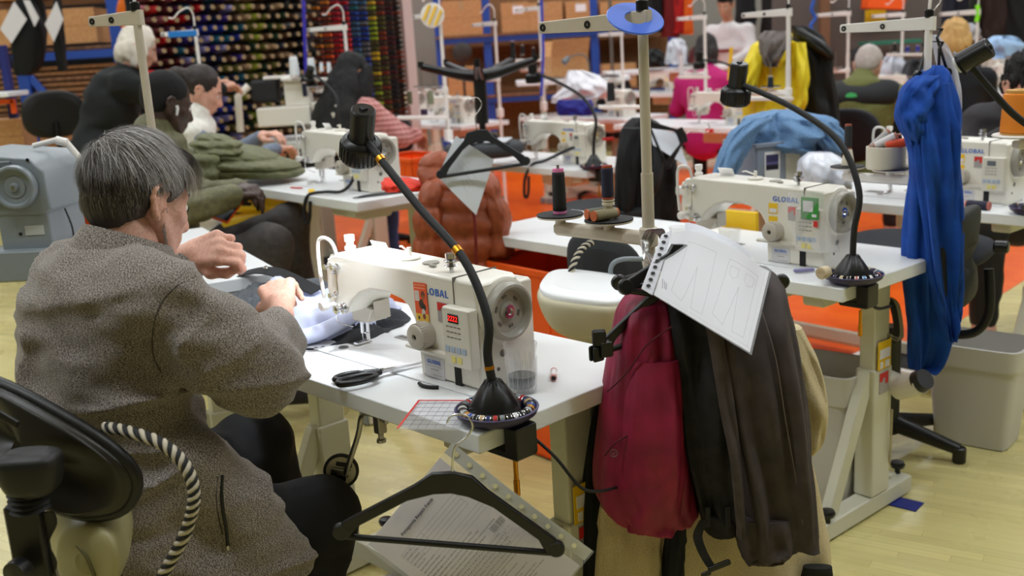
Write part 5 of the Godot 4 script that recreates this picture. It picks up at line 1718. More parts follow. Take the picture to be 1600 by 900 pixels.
	# thread on the stand's two felt discs
	var p1 := A * V(-0.251, 0.300, -0.5)
	spool(Transform3D(Basis.IDENTITY, p1), Color(0.045, 0.045, 0.05), Color(0.85, 0.48, 0.66), 0.0155, 0.098, "tall black thread cone with pink ends on the beige thread stand", "", 0.0135)
	var p2 := A * V(-0.111, 0.299, -0.5)
	var st := thing("spool_holder", "ivory plastic spool holder under the navy spool", "spool holder", Transform3D(Basis.IDENTITY, p2))
	part(st, "cup", MB.new().lathe([Vector2(0, 0), Vector2(0.013, 0), Vector2(0.009, 0.028), Vector2(0.0135, 0.029), Vector2(0.0135, 0.034), Vector2(0.009, 0.036), Vector2(0.0135, 0.038), Vector2(0.0135, 0.041), Vector2(0, 0.041)], 18), mc(Color(0.85, 0.81, 0.72)))
	spool(Transform3D(Basis.IDENTITY, p2 + V(0, 0.042, 0)), Color(0.07, 0.085, 0.20), Color(0.62, 0.27, 0.16), 0.0125, 0.07, "navy thread spool with brown ends standing on the ivory holder")
	for k in 2:
		spool(Transform3D(Basis(Vector3.UP, 0.55 - 0.15 * k) * Basis(Vector3.BACK, -PI / 2), p2 + V(-0.035 - 0.012 * k, 0.012, 0.03 - 0.028 * k)), Color(0.60, 0.56, 0.44) if k == 0 else Color(0.42, 0.42, 0.36), Color(0.75, 0.38, 0.2), 0.0115, 0.062, "khaki thread spool lying across the felt disc" if k == 0 else "grey-green thread spool lying behind the khaki spool")
	# blue reel rim hooped on the pole
	solo("reel_rim", MB.new().aim(A * V(-0.012, 0.70, -0.485), V(0.15, 0.86, 0.55)).lathe([Vector2(0.022, 0), Vector2(0.055, -0.001), Vector2(0.0565, 0.001), Vector2(0.055, 0.003), Vector2(0.022, 0.003), Vector2(0.0205, 0.0015), Vector2(0.022, 0)], 44), mc(Color(0.30, 0.45, 0.85), 0.3), "flat blue plastic reel rim hooped round the top of the beige pole", "ring")

# ------------------------------------------------------------------ the hall behind: people, chairs, clothes, racks, thread
func hair_short(m: Material, rough := 0.006) -> Callable:
	return func(t: Node3D, h: Transform3D): hair_cap(t, h, m, 0.008, [[V(0, 0.047, 0.022), V(0.08, 0.093, 0.094)], [V(0, 0.0, 0.05), V(0.066, 0.06, 0.055)], [V(0, 0.1, -0.045), V(0.06, 0.034, 0.045)]], [], rough, [[V(0, -0.03, -0.1), V(0.066, 0.085, 0.06)]])

func hair_bob(m: Material) -> Callable:
	return func(t: Node3D, h: Transform3D): hair_cap(t, h, m, 0.009, [[V(0, 0.05, 0.02), V(0.088, 0.1, 0.1)], [V(0, -0.02, 0.055), V(0.095, 0.1, 0.07)], [V(0.07, -0.02, 0.0), V(0.03, 0.085, 0.06)], [V(-0.07, -0.02, 0.0), V(0.03, 0.085, 0.06)]], [], 0.016, [[V(0, -0.03, -0.11), V(0.06, 0.09, 0.07)]], 28.0)

func hair_curls(m: Material) -> Callable:
	return func(t: Node3D, h: Transform3D): hair_cap(t, h, m, 0.008, [[V(0, 0.06, 0.015), V(0.09, 0.1, 0.1)], [V(0, 0.01, 0.05), V(0.076, 0.06, 0.06)]], [], 0.035, [[V(0, -0.04, -0.1), V(0.07, 0.085, 0.06)]], 45.0)

func people() -> void:
	# man in earphones with a phone
	var black_hair := mc(Color(0.045, 0.042, 0.045), 0.9)
	var olive := cloth(Color(0.33, 0.325, 0.21), Color(0.44, 0.43, 0.29), 5.0, 0.03, 0.6)
	var H1 := fr(V(0, 1.215, -0.09), 32, -20)
	var p := person(fr(V(-1.39, 0.07, -4.1), -82), "man with cropped black hair and white earphone in an olive padded jacket, holding a phone", {"head": H1, "skin": M.skin_brown, "top": olive, "quilt": 0.07, "topname": "padded_jacket", "collar": true, "legs": cloth(Color(0.22, 0.205, 0.2), Color(0.29, 0.27, 0.265), 4.0, 0.03, 0.8), "fold": 0.012,
		"J": {"neck": V(0, 1.10, -0.045), "kR": V(0.13, 0.66, -0.44), "kL": V(-0.13, 0.70, -0.50), "fL": V(-0.12, 0.12, -0.52), "wR": V(0.1, 0.86, -0.30), "wL": V(-0.06, 0.87, -0.31), "eR": V(0.27, 0.83, -0.08)}, "hair": func(t, h): hair_cap(t, h, black_hair, 0.007, [[V(0, 0.05, 0.016), V(0.0755, 0.088, 0.094)], [V(0, 0.005, 0.045), V(0.066, 0.05, 0.052)]], [], 0.002, [[V(0, -0.03, -0.09), V(0.07, 0.085, 0.06)]])})
	var eb := MB.new()
	eb.tube([H1 * V(0.086, 0.006, -0.006), H1 * V(0.086, -0.004, -0.012), H1 * V(0.082, -0.03, -0.016)], [0.006, 0.006, 0.0035], 8)
	part(p, "earphone", eb, M.white)
	var ph := thing("phone", "phone in an orange case held by the man in earphones", "phone", fr(pz(358, 324, -4.1), -30, 35, -24))
	part(ph, "case", MB.new().box(V(0, 0, 0), V(0.075, 0.011, 0.15), 0.004), M.orange)
	part(ph, "screen", MB.new().box(V(0, 0.0055, 0), V(0.066, 0.002, 0.138)), M.black)
	# white-haired woman reaching for thread
	var wh := cloth(Color(0.80, 0.76, 0.70), Color(0.93, 0.90, 0.86), 30.0, 0.08, 0.7)
	person(fr(V(-2.30, 0, -6.25), -62), "woman with wavy white hair in a dark green-black top, leaning towards the thread wall", {"fat": 1.12, "head": fr(V(0.0, 1.535, -0.20), -8, -26), "skin": M.skin, "top": mc(Color(0.055, 0.075, 0.08), 0.9), "legs": mc(Color(0.03, 0.03, 0.035), 0.9), "hair": hair_bob(wh),
		"J": {"hip": V(0, 0.92, 0.10), "chest": V(0, 1.22, -0.0), "neck": V(0, 1.42, -0.12), "sR": V(0.19, 1.35, -0.07), "sL": V(-0.19, 1.35, -0.07), "eR": V(0.24, 1.16, -0.34), "eL": V(-0.22, 1.18, -0.34), "wR": V(0.12, 1.28, -0.62), "wL": V(-0.12, 1.3, -0.62), "hR": V(0.1, 0.9, 0.08), "hL": V(-0.1, 0.9, 0.08), "kR": V(0.12, 0.5, 0.03), "kL": V(-0.12, 0.5, 0.03), "fR": V(0.12, 0.09, 0.08), "fL": V(-0.12, 0.09, 0.08)}})
	# woman with a ponytail in a white vest
	var brown := cloth(Color(0.10, 0.075, 0.065), Color(0.20, 0.14, 0.11), 30.0, 0.06, 0.6)
	person(fr(V(-1.64, 0, -5.35), -74), "woman with a brown ponytail in a white puffy vest over grey-blue sleeves, sewing by hand", {"head": fr(V(0, 1.29, -0.13), 0, -26), "skin": M.skin, "top": cloth(Color(0.86, 0.84, 0.80), Color(0.93, 0.92, 0.89), 5.0, 0.03, 0.7), "topname": "puffy_vest", "quilt": 0.09, "sleeves": false, "undermat": cloth(Color(0.42, 0.46, 0.53), Color(0.52, 0.56, 0.63), 7.0, 0.08, 0.9), "collar": true, "loose": 0.035,
		"J": {"chest": V(0, 0.96, -0.02), "neck": V(0, 1.16, -0.08), "hip": V(0, 0.6, 0.02), "sR": V(0.17, 1.09, -0.05), "sL": V(-0.17, 1.09, -0.05), "eR": V(0.24, 0.93, -0.26), "eL": V(-0.22, 0.95, -0.26), "wR": V(0.06, 0.98, -0.46), "wL": V(-0.08, 1.04, -0.40)},
		"hair": func(t, h): hair_cap(t, h, brown, 0.008, [[V(0, 0.05, 0.02), V(0.08, 0.092, 0.096)], [V(0, 0.04, 0.13), V(0.035, 0.035, 0.035)]], [[V(0, 0.04, 0.14), V(0, -0.06, 0.185), 0.042, 0.045], [V(0, -0.06, 0.185), V(0.01, -0.15, 0.17), 0.045, 0.022]], 0.006, [[V(0, -0.03, -0.1), V(0.066, 0.085, 0.06)]])})
	# woman with long black hair
	var blackh := cloth(Color(0.012, 0.011, 0.013), Color(0.05, 0.047, 0.05), 14.0, 0.05, 0.75)
	blackh.uv1_scale = Vector3(30, 2, 30)
	var stripe := pic(8, 64, Color(0.86, 0.64, 0.62))
	for k in 8:
		stripe.fill_rect(Rect2i(0, k * 8, 8, 3), Color(0.66, 0.38, 0.38))
	var strm := printed(stripe, 0.9)
	strm.uv1_triplanar = true
	strm.uv1_scale = Vector3(4, 4, 4)
	person(fr(V(-0.97, 0, -6.6), -42), "woman with very long black hair over a striped pink top, seen from behind", {"head": fr(V(0, 1.30, -0.08), 0, -16), "skin": M.skin_tan, "top": strm, "topname": "striped_top", "legs": mc(Color(0.25, 0.36, 0.55), 0.9),
		"J": {"chest": V(0, 0.98, -0.02), "neck": V(0, 1.17, -0.05), "hip": V(0, 0.62, 0.02), "sR": V(0.17, 1.09, -0.03), "sL": V(-0.17, 1.09, -0.03), "eR": V(0.27, 0.92, -0.2), "wR": V(0.14, 0.9, -0.45), "wL": V(-0.1, 0.92, -0.42)},
		"hair": func(t, h): hair_cap(t, h, blackh, 0.010, [[V(0, 0.05, 0.02), V(0.09, 0.1, 0.105)], [V(0, -0.12, 0.07), V(0.15, 0.18, 0.09)], [V(0.0, -0.34, 0.10), V(0.20, 0.26, 0.10)], [V(-0.05, -0.5, 0.1), V(0.18, 0.2, 0.09)], [V(0.12, -0.1, -0.01), V(0.05, 0.18, 0.05)], [V(-0.13, -0.16, 0.0), V(0.06, 0.24, 0.06)]], [], 0.01, [[V(0, -0.03, -0.11), V(0.06, 0.09, 0.07)]], 22.0)})
	# woman in the magenta jumper, far
	person(fr(V(1.72, 0, -8.9), -25), "woman in a magenta jumper with grey-brown hair, far behind the beige pole", {"cell": 0.024, "hcell": 0.01, "head": fr(V(-0.0, 1.27, -0.1), 10, -22), "skin": M.skin_tan, "top": mc(Color(0.72, 0.06, 0.42), 0.8), "hair": hair_bob(mc(Color(0.17, 0.15, 0.15), 0.8)), "fat": 1.1, "J": {"neck": V(0, 1.13, -0.06), "chest": V(0, 0.94, -0.02)}})
	# person in a white jumper with a red band, bent over at the very back
	person(fr(V(2.5, 0, -11.4), 150), "person with short dark hair in a white jumper with a red band", {"cell": 0.026, "hcell": 0.01, "head": fr(V(0.0, 1.68, -0.18), 0, -25), "skin": M.skin_tan, "top": mc(Color(0.86, 0.84, 0.84), 0.8), "hair": hair_short(black_hair),
		"J": {"hip": V(0, 0.92, 0.05), "chest": V(0, 1.27, -0.03), "neck": V(0, 1.5, -0.1), "sR": V(0.19, 1.42, -0.06), "sL": V(-0.19, 1.42, -0.06), "eR": V(0.27, 1.2, -0.14), "eL": V(-0.27, 1.2, -0.14), "wR": V(0.14, 1.12, -0.36), "wL": V(-0.14, 1.12, -0.36), "hR": V(0.1, 0.9, 0.05), "hL": V(-0.1, 0.9, 0.05), "kR": V(0.12, 0.5, 0.03), "kL": V(-0.12, 0.5, 0.03), "fR": V(0.12, 0.09, 0.08), "fL": V(-0.12, 0.09, 0.08)}})
	var bandm := MB.new().sweep([[V(2.5, 1.21, -11.38), V(0.2, 0, 0), V(0, 0, 0.155)], [V(2.5, 1.24, -11.38), V(0.2, 0, 0), V(0, 0, 0.155)]], 28, 2.0, null, 1)
	var bandp := part(get_node("person_006") if has_node("person_006") else self, "jumper_band", bandm, mc(Color(0.5, 0.07, 0.1), 0.8))
	if has_node("person_006"): bandp.transform = (get_node("person_006") as Node3D).transform.affine_inverse()
	# grey-haired man in olive fleece
	var of := cloth(Color(0.36, 0.37, 0.19), Color(0.45, 0.46, 0.26), 6.0, 0.06, 0.95)
	var yoke := mc(Color(0.075, 0.085, 0.095), 0.8)
	var om := person(fr(V(2.24, 0, -6.55), -28), "white-haired man in an olive fleece with dark yoke and green logo", {"cell": 0.016, "head": fr(V(0.02, 1.16, -0.16), -10, -30), "skin": M.skin, "top": of, "topname": "fleece", "hair": hair_short(cloth(Color(0.62, 0.57, 0.55), Color(0.80, 0.76, 0.74), 40.0, 0.08, 0.8)), "fat": 1.1, "collar": true,
		"J": {"chest": V(0, 0.90, -0.01), "neck": V(0, 1.065, -0.09), "sR": V(0.2, 0.985, -0.03), "sL": V(-0.2, 0.985, -0.03), "eR": V(0.3, 0.80, -0.22), "eL": V(-0.28, 0.80, -0.2), "wR": V(0.16, 0.86, -0.44), "wL": V(-0.1, 0.86, -0.42)}})
	var yb := Blob.new()
	yb.cell = 0.014
	yb.k = 0.05
	yb.e(V(0, 0.985, -0.01), V(0.235, 0.095, 0.15))
	yb.c(V(-0.16, 1.0, -0.025), V(0.16, 1.0, -0.025), 0.088, 0.088)
	part(om, "yoke", yb.run(MB.new()), yoke)
	part(om, "green_logo", MB.new().at(V(-0.03, 1.01, 0.137), Basis(Vector3.UP, 0.0) * Basis(Vector3.RIGHT, -0.35)).prism([Vector2(-0.035, -0.012), Vector2(-0.03, 0.008), Vector2(-0.005, 0.016), Vector2(0.025, 0.008), Vector2(0.035, -0.012), Vector2(0, -0.016)], -0.004, 0.003), M.green)
	# curly-haired person at the very edge, blond person, both half hidden
	person(fr(V(2.36, 0, -4.75), 160), "person with dark curly hair peering over the orange thread cone", {"cell": 0.016, "hcell": 0.006, "head": fr(V(0, 1.12, -0.12), 20, -12), "skin": M.skin, "top": mc(Color(0.2, 0.19, 0.2), 0.9), "hair": hair_curls(mc(Color(0.06, 0.05, 0.045), 0.7)), "J": {"neck": V(0, 1.05, -0.06), "wR": V(0.05, 0.96, -0.34), "wL": V(-0.1, 0.98, -0.36), "sR": V(0.17, 0.97, -0.03), "sL": V(-0.17, 0.97, -0.03), "chest": V(0, 0.86, -0.02)}})
	person(fr(V(3.03, 0, -7.0), -10), "blond person in a navy top behind the blue jacket", {"cell": 0.022, "hcell": 0.009, "head": fr(V(0, 1.28, -0.08), 0, -14), "skin": M.skin, "top": mc(Color(0.03, 0.04, 0.08), 0.9), "hair": hair_bob(mc(Color(0.78, 0.62, 0.38), 0.7)), "J": {"neck": V(0, 1.14, -0.05), "chest": V(0, 0.94, -0.02)}})

func bgstand(px: float, py: float, z: float, H: float, label: String, o := {}) -> Node3D:
	o.merge({"x": 0.0, "z": 0.0, "h": H, "arm": H * 0.36}, false)
	return stand(fr(pz(px, py, z) - V(0, H, 0), o.get("turn", -50.0)), label, o)

func box_thing(at: Vector3, s: Vector3, yaw: float, m: Material, label: String, group := "", open := false) -> Node3D:
	var t := thing("cardboard_box", label, "box", fr(at, yaw), group)
	part(t, "body", MB.new().box(V(0, s.y / 2, 0), s, 0.004), m)
	part(t, "tape", MB.new().box(V(0, s.y + 0.0005, 0), V(s.x, 0.001, 0.05)).box(V(0, s.y * 0.86, s.z / 2 + 0.0006), V(0.05, s.y * 0.28, 0.001)), mc(Color(0.70, 0.56, 0.40), 0.35))
	if open:
		for q in [[0, 0, s.z / 2, 0.6], [0, 0, -s.z / 2, -0.7]]:
			part(t, "flap", MB.new().at(V(0, s.y, q[2]), Basis(Vector3.RIGHT, q[3])).box(V(0, 0.08, 0), V(s.x, 0.17, 0.005)), m)
	else:
		part(t, "seam", MB.new().box(V(0, s.y * 0.5, s.z / 2 + 0.0006), V(s.x, 0.004, 0.001)), M.cardboard_dark)
	return t

func thread_walls() -> void:
	# tall cones on pegs
	var P0 := V(-2.26, 0, -6.8)
	var P1 := V(-1.36, 0, -7.75)
	var d := (P1 - P0).normalized()
	var nn := V(-d.z, 0, d.x)
	if nn.z < 0: nn = -nn
	var L := (P1 - P0).length()
	var rk := thing("thread_rack", "dark peg wall full of big thread cones", "thread rack")
	var bb := MB.new()
	bb.x = Transform3D(Basis(d, Vector3.UP, nn), (P0 + P1) / 2)
	bb.box(V(0, 1.3, -0.02), V(L + 0.1, 2.2, 0.03), 0.004)
	part(rk, "pegboard", bb, mc(Color(0.05, 0.05, 0.055), 0.8))
	var bases := {"maroon": Color(0.30, 0.05, 0.09), "bright red": Color(0.72, 0.06, 0.09), "dusty pink": Color(0.60, 0.32, 0.36), "plum": Color(0.28, 0.10, 0.22), "royal blue": Color(0.10, 0.18, 0.55), "navy": Color(0.07, 0.09, 0.22), "teal": Color(0.10, 0.36, 0.44), "lilac": Color(0.55, 0.52, 0.72), "violet": Color(0.23, 0.14, 0.46), "olive": Color(0.38, 0.36, 0.14), "dark green": Color(0.06, 0.20, 0.11), "brown": Color(0.33, 0.21, 0.12), "tan": Color(0.62, 0.49, 0.36), "yellow-green": Color(0.55, 0.58, 0.16), "charcoal": Color(0.10, 0.10, 0.11), "grey": Color(0.36, 0.36, 0.38), "black": Color(0.04, 0.04, 0.045), "slate": Color(0.17, 0.19, 0.26)}
	var fams := [["maroon", "bright red", "dusty pink", "maroon", "plum", "bright red"], ["royal blue", "navy", "teal", "lilac", "violet", "navy"], ["olive", "dark green", "brown", "tan", "yellow-green", "olive"], ["charcoal", "grey", "black", "slate", "charcoal", "brown"]]
	var r := RandomNumberGenerator.new()
	r.seed = 41
	var cols := 17
	var rows := 17
	var pr := {}
	for j in rows:
		for i in cols:
			var f := (i + 0.5 * (j % 2)) / cols
			var fam: Array = fams[clampi(int(f * 4.0 + r.randf_range(-0.45, 0.45)), 0, 3)]
			var nm: String = fam[r.randi() % fam.size()]
			var pos := P0 + d * (L * f) + V(0, 0.86 + j * 0.0655, 0)
			var xf := Transform3D(Basis(nn.cross(Vector3.UP), nn, Vector3.UP).orthonormalized() * Basis(Vector3.RIGHT, r.randf_range(-0.03, 0.07)), pos)
			if not pr.has(nm):
				var t := spool(xf, bases[nm], Color(0.64, 0.54, 0.40), 0.033, 0.15, "x", "big thread cones on the peg wall", 0.016)
				t.name = numbered("thread_cone")
				pr[nm] = t
				t.set_meta("label", "%s thread cone on the peg wall, %s peg in the %s row up" % [nm, ORD[i], ORD[j]])
			else:
				copy(pr[nm], xf, "%s thread cone on the peg wall, %s peg in the %s row up" % [nm, ORD[i], ORD[j]])
	# small spools in a second wall
	var Q0 := V(-1.47, 0, -7.95)
	var Q1 := V(-0.83, 0, -9.1)
	var e := (Q1 - Q0).normalized()
	var mm := V(-e.z, 0, e.x)
	if mm.z < 0: mm = -mm
	var L2 := (Q1 - Q0).length()
	var rk2 := thing("thread_rack", "dark wall of close rows of small colourful spools, white board at its end", "thread rack")
	bb = MB.new()
	bb.x = Transform3D(Basis(e, Vector3.UP, mm), (Q0 + Q1) / 2)
	bb.box(V(0, 1.3, -0.02), V(L2 + 0.05, 2.2, 0.03), 0.004)
	part(rk2, "pegboard", bb, mc(Color(0.06, 0.055, 0.055), 0.8))
	bb = MB.new()
	bb.x = Transform3D(Basis(e, Vector3.UP, mm), Q1)
	bb.box(V(0.06, 1.2, 0.05), V(0.14, 2.4, 0.04), 0.004)
	part(rk2, "end_board", bb, mc(Color(0.80, 0.72, 0.70), 0.7))
	var bands := [["black", "charcoal", "slate"], ["rust", "brown", "amber"], ["amber", "orange", "rust"], ["crimson", "red", "crimson"], ["crimson", "purple", "red"], ["blue", "steel blue", "teal"], ["steel blue", "blue", "grey"], ["lime", "yellow", "olive"], ["brown", "rust", "olive"], ["brown", "charcoal", "wine"], ["charcoal", "rust", "brown"]]
	var cc := {"black": Color(0.05, 0.05, 0.05), "charcoal": Color(0.14, 0.13, 0.14), "slate": Color(0.16, 0.18, 0.25), "rust": Color(0.52, 0.20, 0.08), "brown": Color(0.28, 0.17, 0.10), "amber": Color(0.80, 0.48, 0.10), "orange": Color(0.88, 0.34, 0.06), "crimson": Color(0.70, 0.06, 0.16), "red": Color(0.78, 0.10, 0.08), "purple": Color(0.34, 0.10, 0.36), "blue": Color(0.10, 0.24, 0.60), "steel blue": Color(0.22, 0.40, 0.55), "teal": Color(0.08, 0.42, 0.46), "grey": Color(0.42, 0.43, 0.45), "lime": Color(0.58, 0.68, 0.10), "yellow": Color(0.85, 0.72, 0.12), "olive": Color(0.34, 0.32, 0.10), "wine": Color(0.30, 0.06, 0.10)}
	var sm := MB.new().cyl(0.0125, 0, 0.075, 10, 0.002).mesh()
	for j in 27:
		for i in 11:
			var nm: String = bands[i][r.randi() % 3]
			var pos := Q0 + e * (L2 * (i + 0.5) / 11.0) + V(0, 0.86 + j * 0.04, 0)
			solo("small_spool", sm, mc(cc[nm], 0.6), "small %s spool in the close rows, %s place in the %s row up" % [nm, ORD[i], ORD[j]], "spool", Transform3D(Basis(mm.cross(Vector3.UP), mm, Vector3.UP).orthonormalized(), pos), "small spools in close rows")

func racks() -> void:
	var blue: Material = M.blue
	var t := thing("pallet_rack", "blue steel pallet rack with cardboard and flattened boxes, behind the white-haired woman", "rack")
	part(t, "upright", MB.new().box(V(-3.35, 1.5, -9.5), V(0.09, 3.0, 0.09), 0.004), blue)
	part(t, "upright", MB.new().box(V(-4.17, 0.72, -9.4), V(0.10, 1.44, 0.10), 0.004), blue)
	part(t, "upright", MB.new().box(V(-6.3, 1.5, -9.5), V(0.09, 3.0, 0.09), 0.004), blue)
	part(t, "upright", MB.new().box(V(-2.2, 1.5, -10.4), V(0.09, 3.0, 0.09), 0.004), blue)
	part(t, "beam", MB.new().box(V(-3.8, 1.56, -9.45), V(0.95, 0.07, 0.05), 0.004), blue)
	part(t, "beam", MB.new().box(V(-4.8, 0.97, -9.6), V(3.0, 0.07, 0.05), 0.004), blue)
	part(t, "beam", MB.new().box(V(-4.8, 2.02, -9.55), V(3.0, 0.06, 0.05), 0.004), mc(Color(0.45, 0.31, 0.2), 0.8))
	var db := MB.new().aim(V(-3.92, 1.1, -9.4), V(0.55, -0.78, 0))
	part(t, "brace", db.box(Vector3.ZERO, V(0.06, 0.98, 0.05), 0.004), blue)
	part(t, "shelf_board", MB.new().box(V(-4.7, 1.62, -9.9), V(3.2, 0.03, 0.8)), M.wood_dark)
	part(t, "shelf_board", MB.new().box(V(-4.7, 1.02, -9.9), V(3.2, 0.05, 0.8)), M.cardboard)
	part(t, "back_panel", MB.new().box(V(-4.7, 1.4, -10.4), V(3.4, 2.8, 0.03)), mc(Color(0.10, 0.09, 0.085), 0.9))
	for k in 9:
		var sx: float = 1.5 + 0.2 * ((k * 7) % 5) / 5.0
		solo("flat_box", MB.new().box(V(-4.0 + 0.06 * ((k * 3) % 4), 1.075 + k * 0.048, -9.75), V(sx, 0.03, 0.6), 0.003), M.cardboard_dark if k % 3 else M.wood_dark, "flattened brown cardboard lying %s in the pile on the blue rack" % ["lowest", "second from below", "third from below", "fourth from below", "in the middle", "just above the middle", "third from the top", "second from the top", "topmost"][k], "cardboard", Transform3D.IDENTITY, "flattened boxes on the blue rack")
	box_thing(V(-3.85, 1.66, -9.7), V(0.62, 0.30, 0.45), 4, M.cardboard, "brown cardboard box on the blue rack's upper shelf, close to the upright", "boxes on the blue rack")
	box_thing(V(-4.6, 1.66, -9.7), V(0.7, 0.32, 0.45), -3, M.cardboard, "brown cardboard box behind the hanging dark clothes", "boxes on the blue rack")
	box_thing(V(-3.9, 2.06, -9.7), V(0.9, 0.3, 0.45), 2, M.cardboard, "wide cardboard box cut off by the picture's top above the upper shelf", "boxes on the blue rack")
	box_thing(pz(12, 232, -7.2) - V(0, 0.02, 0), V(0.32, 0.22, 0.3), 8, M.cardboard, "cardboard box standing low beside the black chair back", "boxes on the floor by the rack")
	box_thing(pz(106, 250, -7.6), V(0.22, 0.24, 0.25), -12, M.cardboard, "narrow cardboard box between the black chair and the white bracket", "boxes on the floor by the rack")
	# dark garments with white tickets hung on the rack
	var gg := "dark clothes with paper tickets on the blue rack"
	for q in [[48, 0.30, [[-8, 30, 50, -8.22, 0.03], [20, 20, 60, -8.2, 0.05], [50, 18, 68, -8.2, 0.06], [100, 22, 66, -8.2, 0.06], [118, 26, 48, -8.2, 0.05]], [[22, 2], [42, 30], [18, 68], [0, 45]], "black garment with a big paper ticket hung at the blue rack's end"], [0, 0, [[-8, 46, 62, -8.22, 0.03], [14, 40, 70, -8.3, 0.04], [50, 42, 72, -8.3, 0.05], [90, 46, 68, -8.3, 0.05], [97, 50, 66, -8.3, 0.04]], [[36, 0], [46, 0], [61, 28], [54, 42]], "black garment hung between two paper tickets"], [0, 0, [[-8, 86, 94, -8.22, 0.02], [20, 84, 96, -8.2, 0.03], [60, 84, 100, -8.2, 0.04], [110, 92, 105, -8.2, 0.03]], [[88, 2], [99, 30], [84, 66], [70, 38]], "narrow black garment with a diamond paper ticket, hung on its own"]]:
		var g := thing("garment", q[4], "garment", Transform3D.IDENTITY, gg)
		part(g, "cloth", drape(q[2], 4.0, 0.012, 32, 31), mc(Color(0.04, 0.045, 0.045), 0.9))
		var c: Array = q[3].map(func(w): return pz(w[0], w[1], -8.1))
		part(g, "paper_ticket", MB.new().sheet(4, 4, 0.001, func(u, v): return (c[0] as Vector3).lerp(c[1], u).lerp((c[3] as Vector3).lerp(c[2], u), v)), M.paper)
	var oc := thing("garment", "orange cloth hanging on the rack above the white-haired woman", "garment")
	part(oc, "cloth", drape([[-5, 188, 206, -7.6, 0.03], [20, 183, 207, -7.6, 0.04], [44, 190, 206, -7.6, 0.02]], 4.0, 0.01, 32, 6), mc(Color(0.92, 0.45, 0.06), 0.7))
	var hr := thing("clothes_rail", "dark rail hung from the roof above the ticketed black clothes", "rail")
	part(hr, "bar", MB.new().tube([V(-4.8, 2.06, -8.22), V(-3.7, 2.06, -8.22)], 0.03, 8), M.black)
	for x in [-4.75, -3.75]:
		part(hr, "hanging_rod", MB.new().tube([V(x, 2.06, -8.22), V(x, 4.9, -8.22)], 0.01, 6), M.black)
	# a shelf with orange bracket at the very edge, white bracket by the chair
	var sh := thing("shelf", "white shelf on an orange bracket and blue post beside the hanging clothes", "shelf")
	part(sh, "board", MB.new().at(pz(8, 147, -7.0)).box(V(-0.05, 0, 0), V(0.28, 0.03, 0.3), 0.003), M.white)
	part(sh, "bracket", MB.new().at(pz(8, 160, -7.0)).box(V(-0.02, 0.005, 0), V(0.16, 0.03, 0.03), 0.003).box(V(0.05, -0.03, 0), V(0.03, 0.09, 0.03), 0.003), M.orange)
	part(sh, "post", MB.new().at(pz(13, 130, -7.2)).box(V(0, -0.1, 0), V(0.05, 0.7, 0.05), 0.003), mc(Color(0.10, 0.13, 0.40), 0.5))
	var wb := thing("bracket", "white angled bracket standing by the narrow cardboard box", "bracket")
	part(wb, "arm", MB.new().tube([pz(134, 198, -6.6), pz(144, 197, -6.6), pz(150, 224, -6.55)], 0.017, 8), M.pole_white)
	# rack in the middle
	var m := thing("pallet_rack", "blue steel rack with brown boxes behind the upturned chair", "rack")
	for x in [-0.12, 1.22, -0.72, 2.2]:
		part(m, "upright", MB.new().box(V(x, 1.4, -13.4), V(0.10, 2.8, 0.10), 0.004), blue)
	for y in [0.75, 1.5]:
		part(m, "beam", MB.new().box(V(0.74, y, -13.35), V(3.0, 0.08, 0.06), 0.004), blue)
		part(m, "shelf_board", MB.new().box(V(0.74, y + 0.045, -13.7), V(3.0, 0.03, 0.8)), M.wood_dark)
	part(m, "back_panel", MB.new().box(V(0.74, 1.3, -14.2), V(3.1, 2.8, 0.03)), M.cardboard_dark)
	var bx := [[-0.42, 1.56, 0.5, 0.42, "tan cardboard box on the middle rack's upper shelf, beside the upright behind the striped disc"], [0.24, 1.56, 0.34, 0.36, "pale cardboard box with a white label on the middle rack's upper shelf"], [0.62, 1.56, 0.42, 0.34, "plain brown box in the middle of the upper shelf"], [1.02, 1.56, 0.3, 0.33, "light cardboard box with two white labels on the upper shelf's end"], [1.55, 1.56, 0.5, 0.3, "brown box at the upper shelf beyond the last blue upright"], [-0.45, 0.8, 0.4, 0.38, "brown box on the lower shelf behind the black fan"], [0.95, 0.8, 0.34, 0.26, "small box at the lower shelf next to the open box"], [1.5, 0.8, 0.45, 0.3, "brown box on the lower shelf behind the beige pole"]]
	for q in bx:
		var b := box_thing(V(q[0], q[1], -13.55), V(q[2], q[3], 0.45), 0, M.cardboard, q[4], "boxes on the middle rack")
		if "label" in q[4]:
			part(b, "label", MB.new().box(V(0.04, q[3] * 0.75, 0.2262), V(0.13, 0.09, 0.002)), M.paper)
	box_thing(pz(885, 118, -9.6), V(0.34, 0.18, 0.3), 10, M.cardboard, "open cardboard box with raised flaps beside the small gooseneck lamp", "", true)
	var fan := thing("fan", "round black fan standing before the brown boxes", "fan", fr(pz(722, 82, -11.5), 10))
	part(fan, "cage", MB.new().at(Vector3.ZERO, Basis(Vector3.RIGHT, PI / 2)).lathe([Vector2(0, -0.04), Vector2(0.06, -0.04), Vector2(0.105, -0.02), Vector2(0.108, 0.01), Vector2(0.075, 0.035), Vector2(0.03, 0.042), Vector2(0, 0.042)], 26), mc(Color(0.2, 0.17, 0.15), 0.6))
	part(fan, "stand", MB.new().cyl(0.014, -0.6, -0.12, 10).cyl(0.13, -0.63, -0.6, 18), M.black_soft)
	# clothes on rails along the back
	var rail := "coats on the rail at the back wall"
	var rl := thing("clothes_rail", "grey steel clothes rail along the back", "rail")
	part(rl, "bar", MB.new().tube([V(1.2, 2.05, -12.2), V(8.5, 2.05, -11.2)], 0.018, 8), M.steel)
	for q in [V(1.3, 1.0, -12.18), V(4.6, 1.0, -11.74), V(8.4, 1.0, -11.2)]:
		part(rl, "post", MB.new().at(q).cyl(0.02, -1.0, 1.05, 10), M.steel)
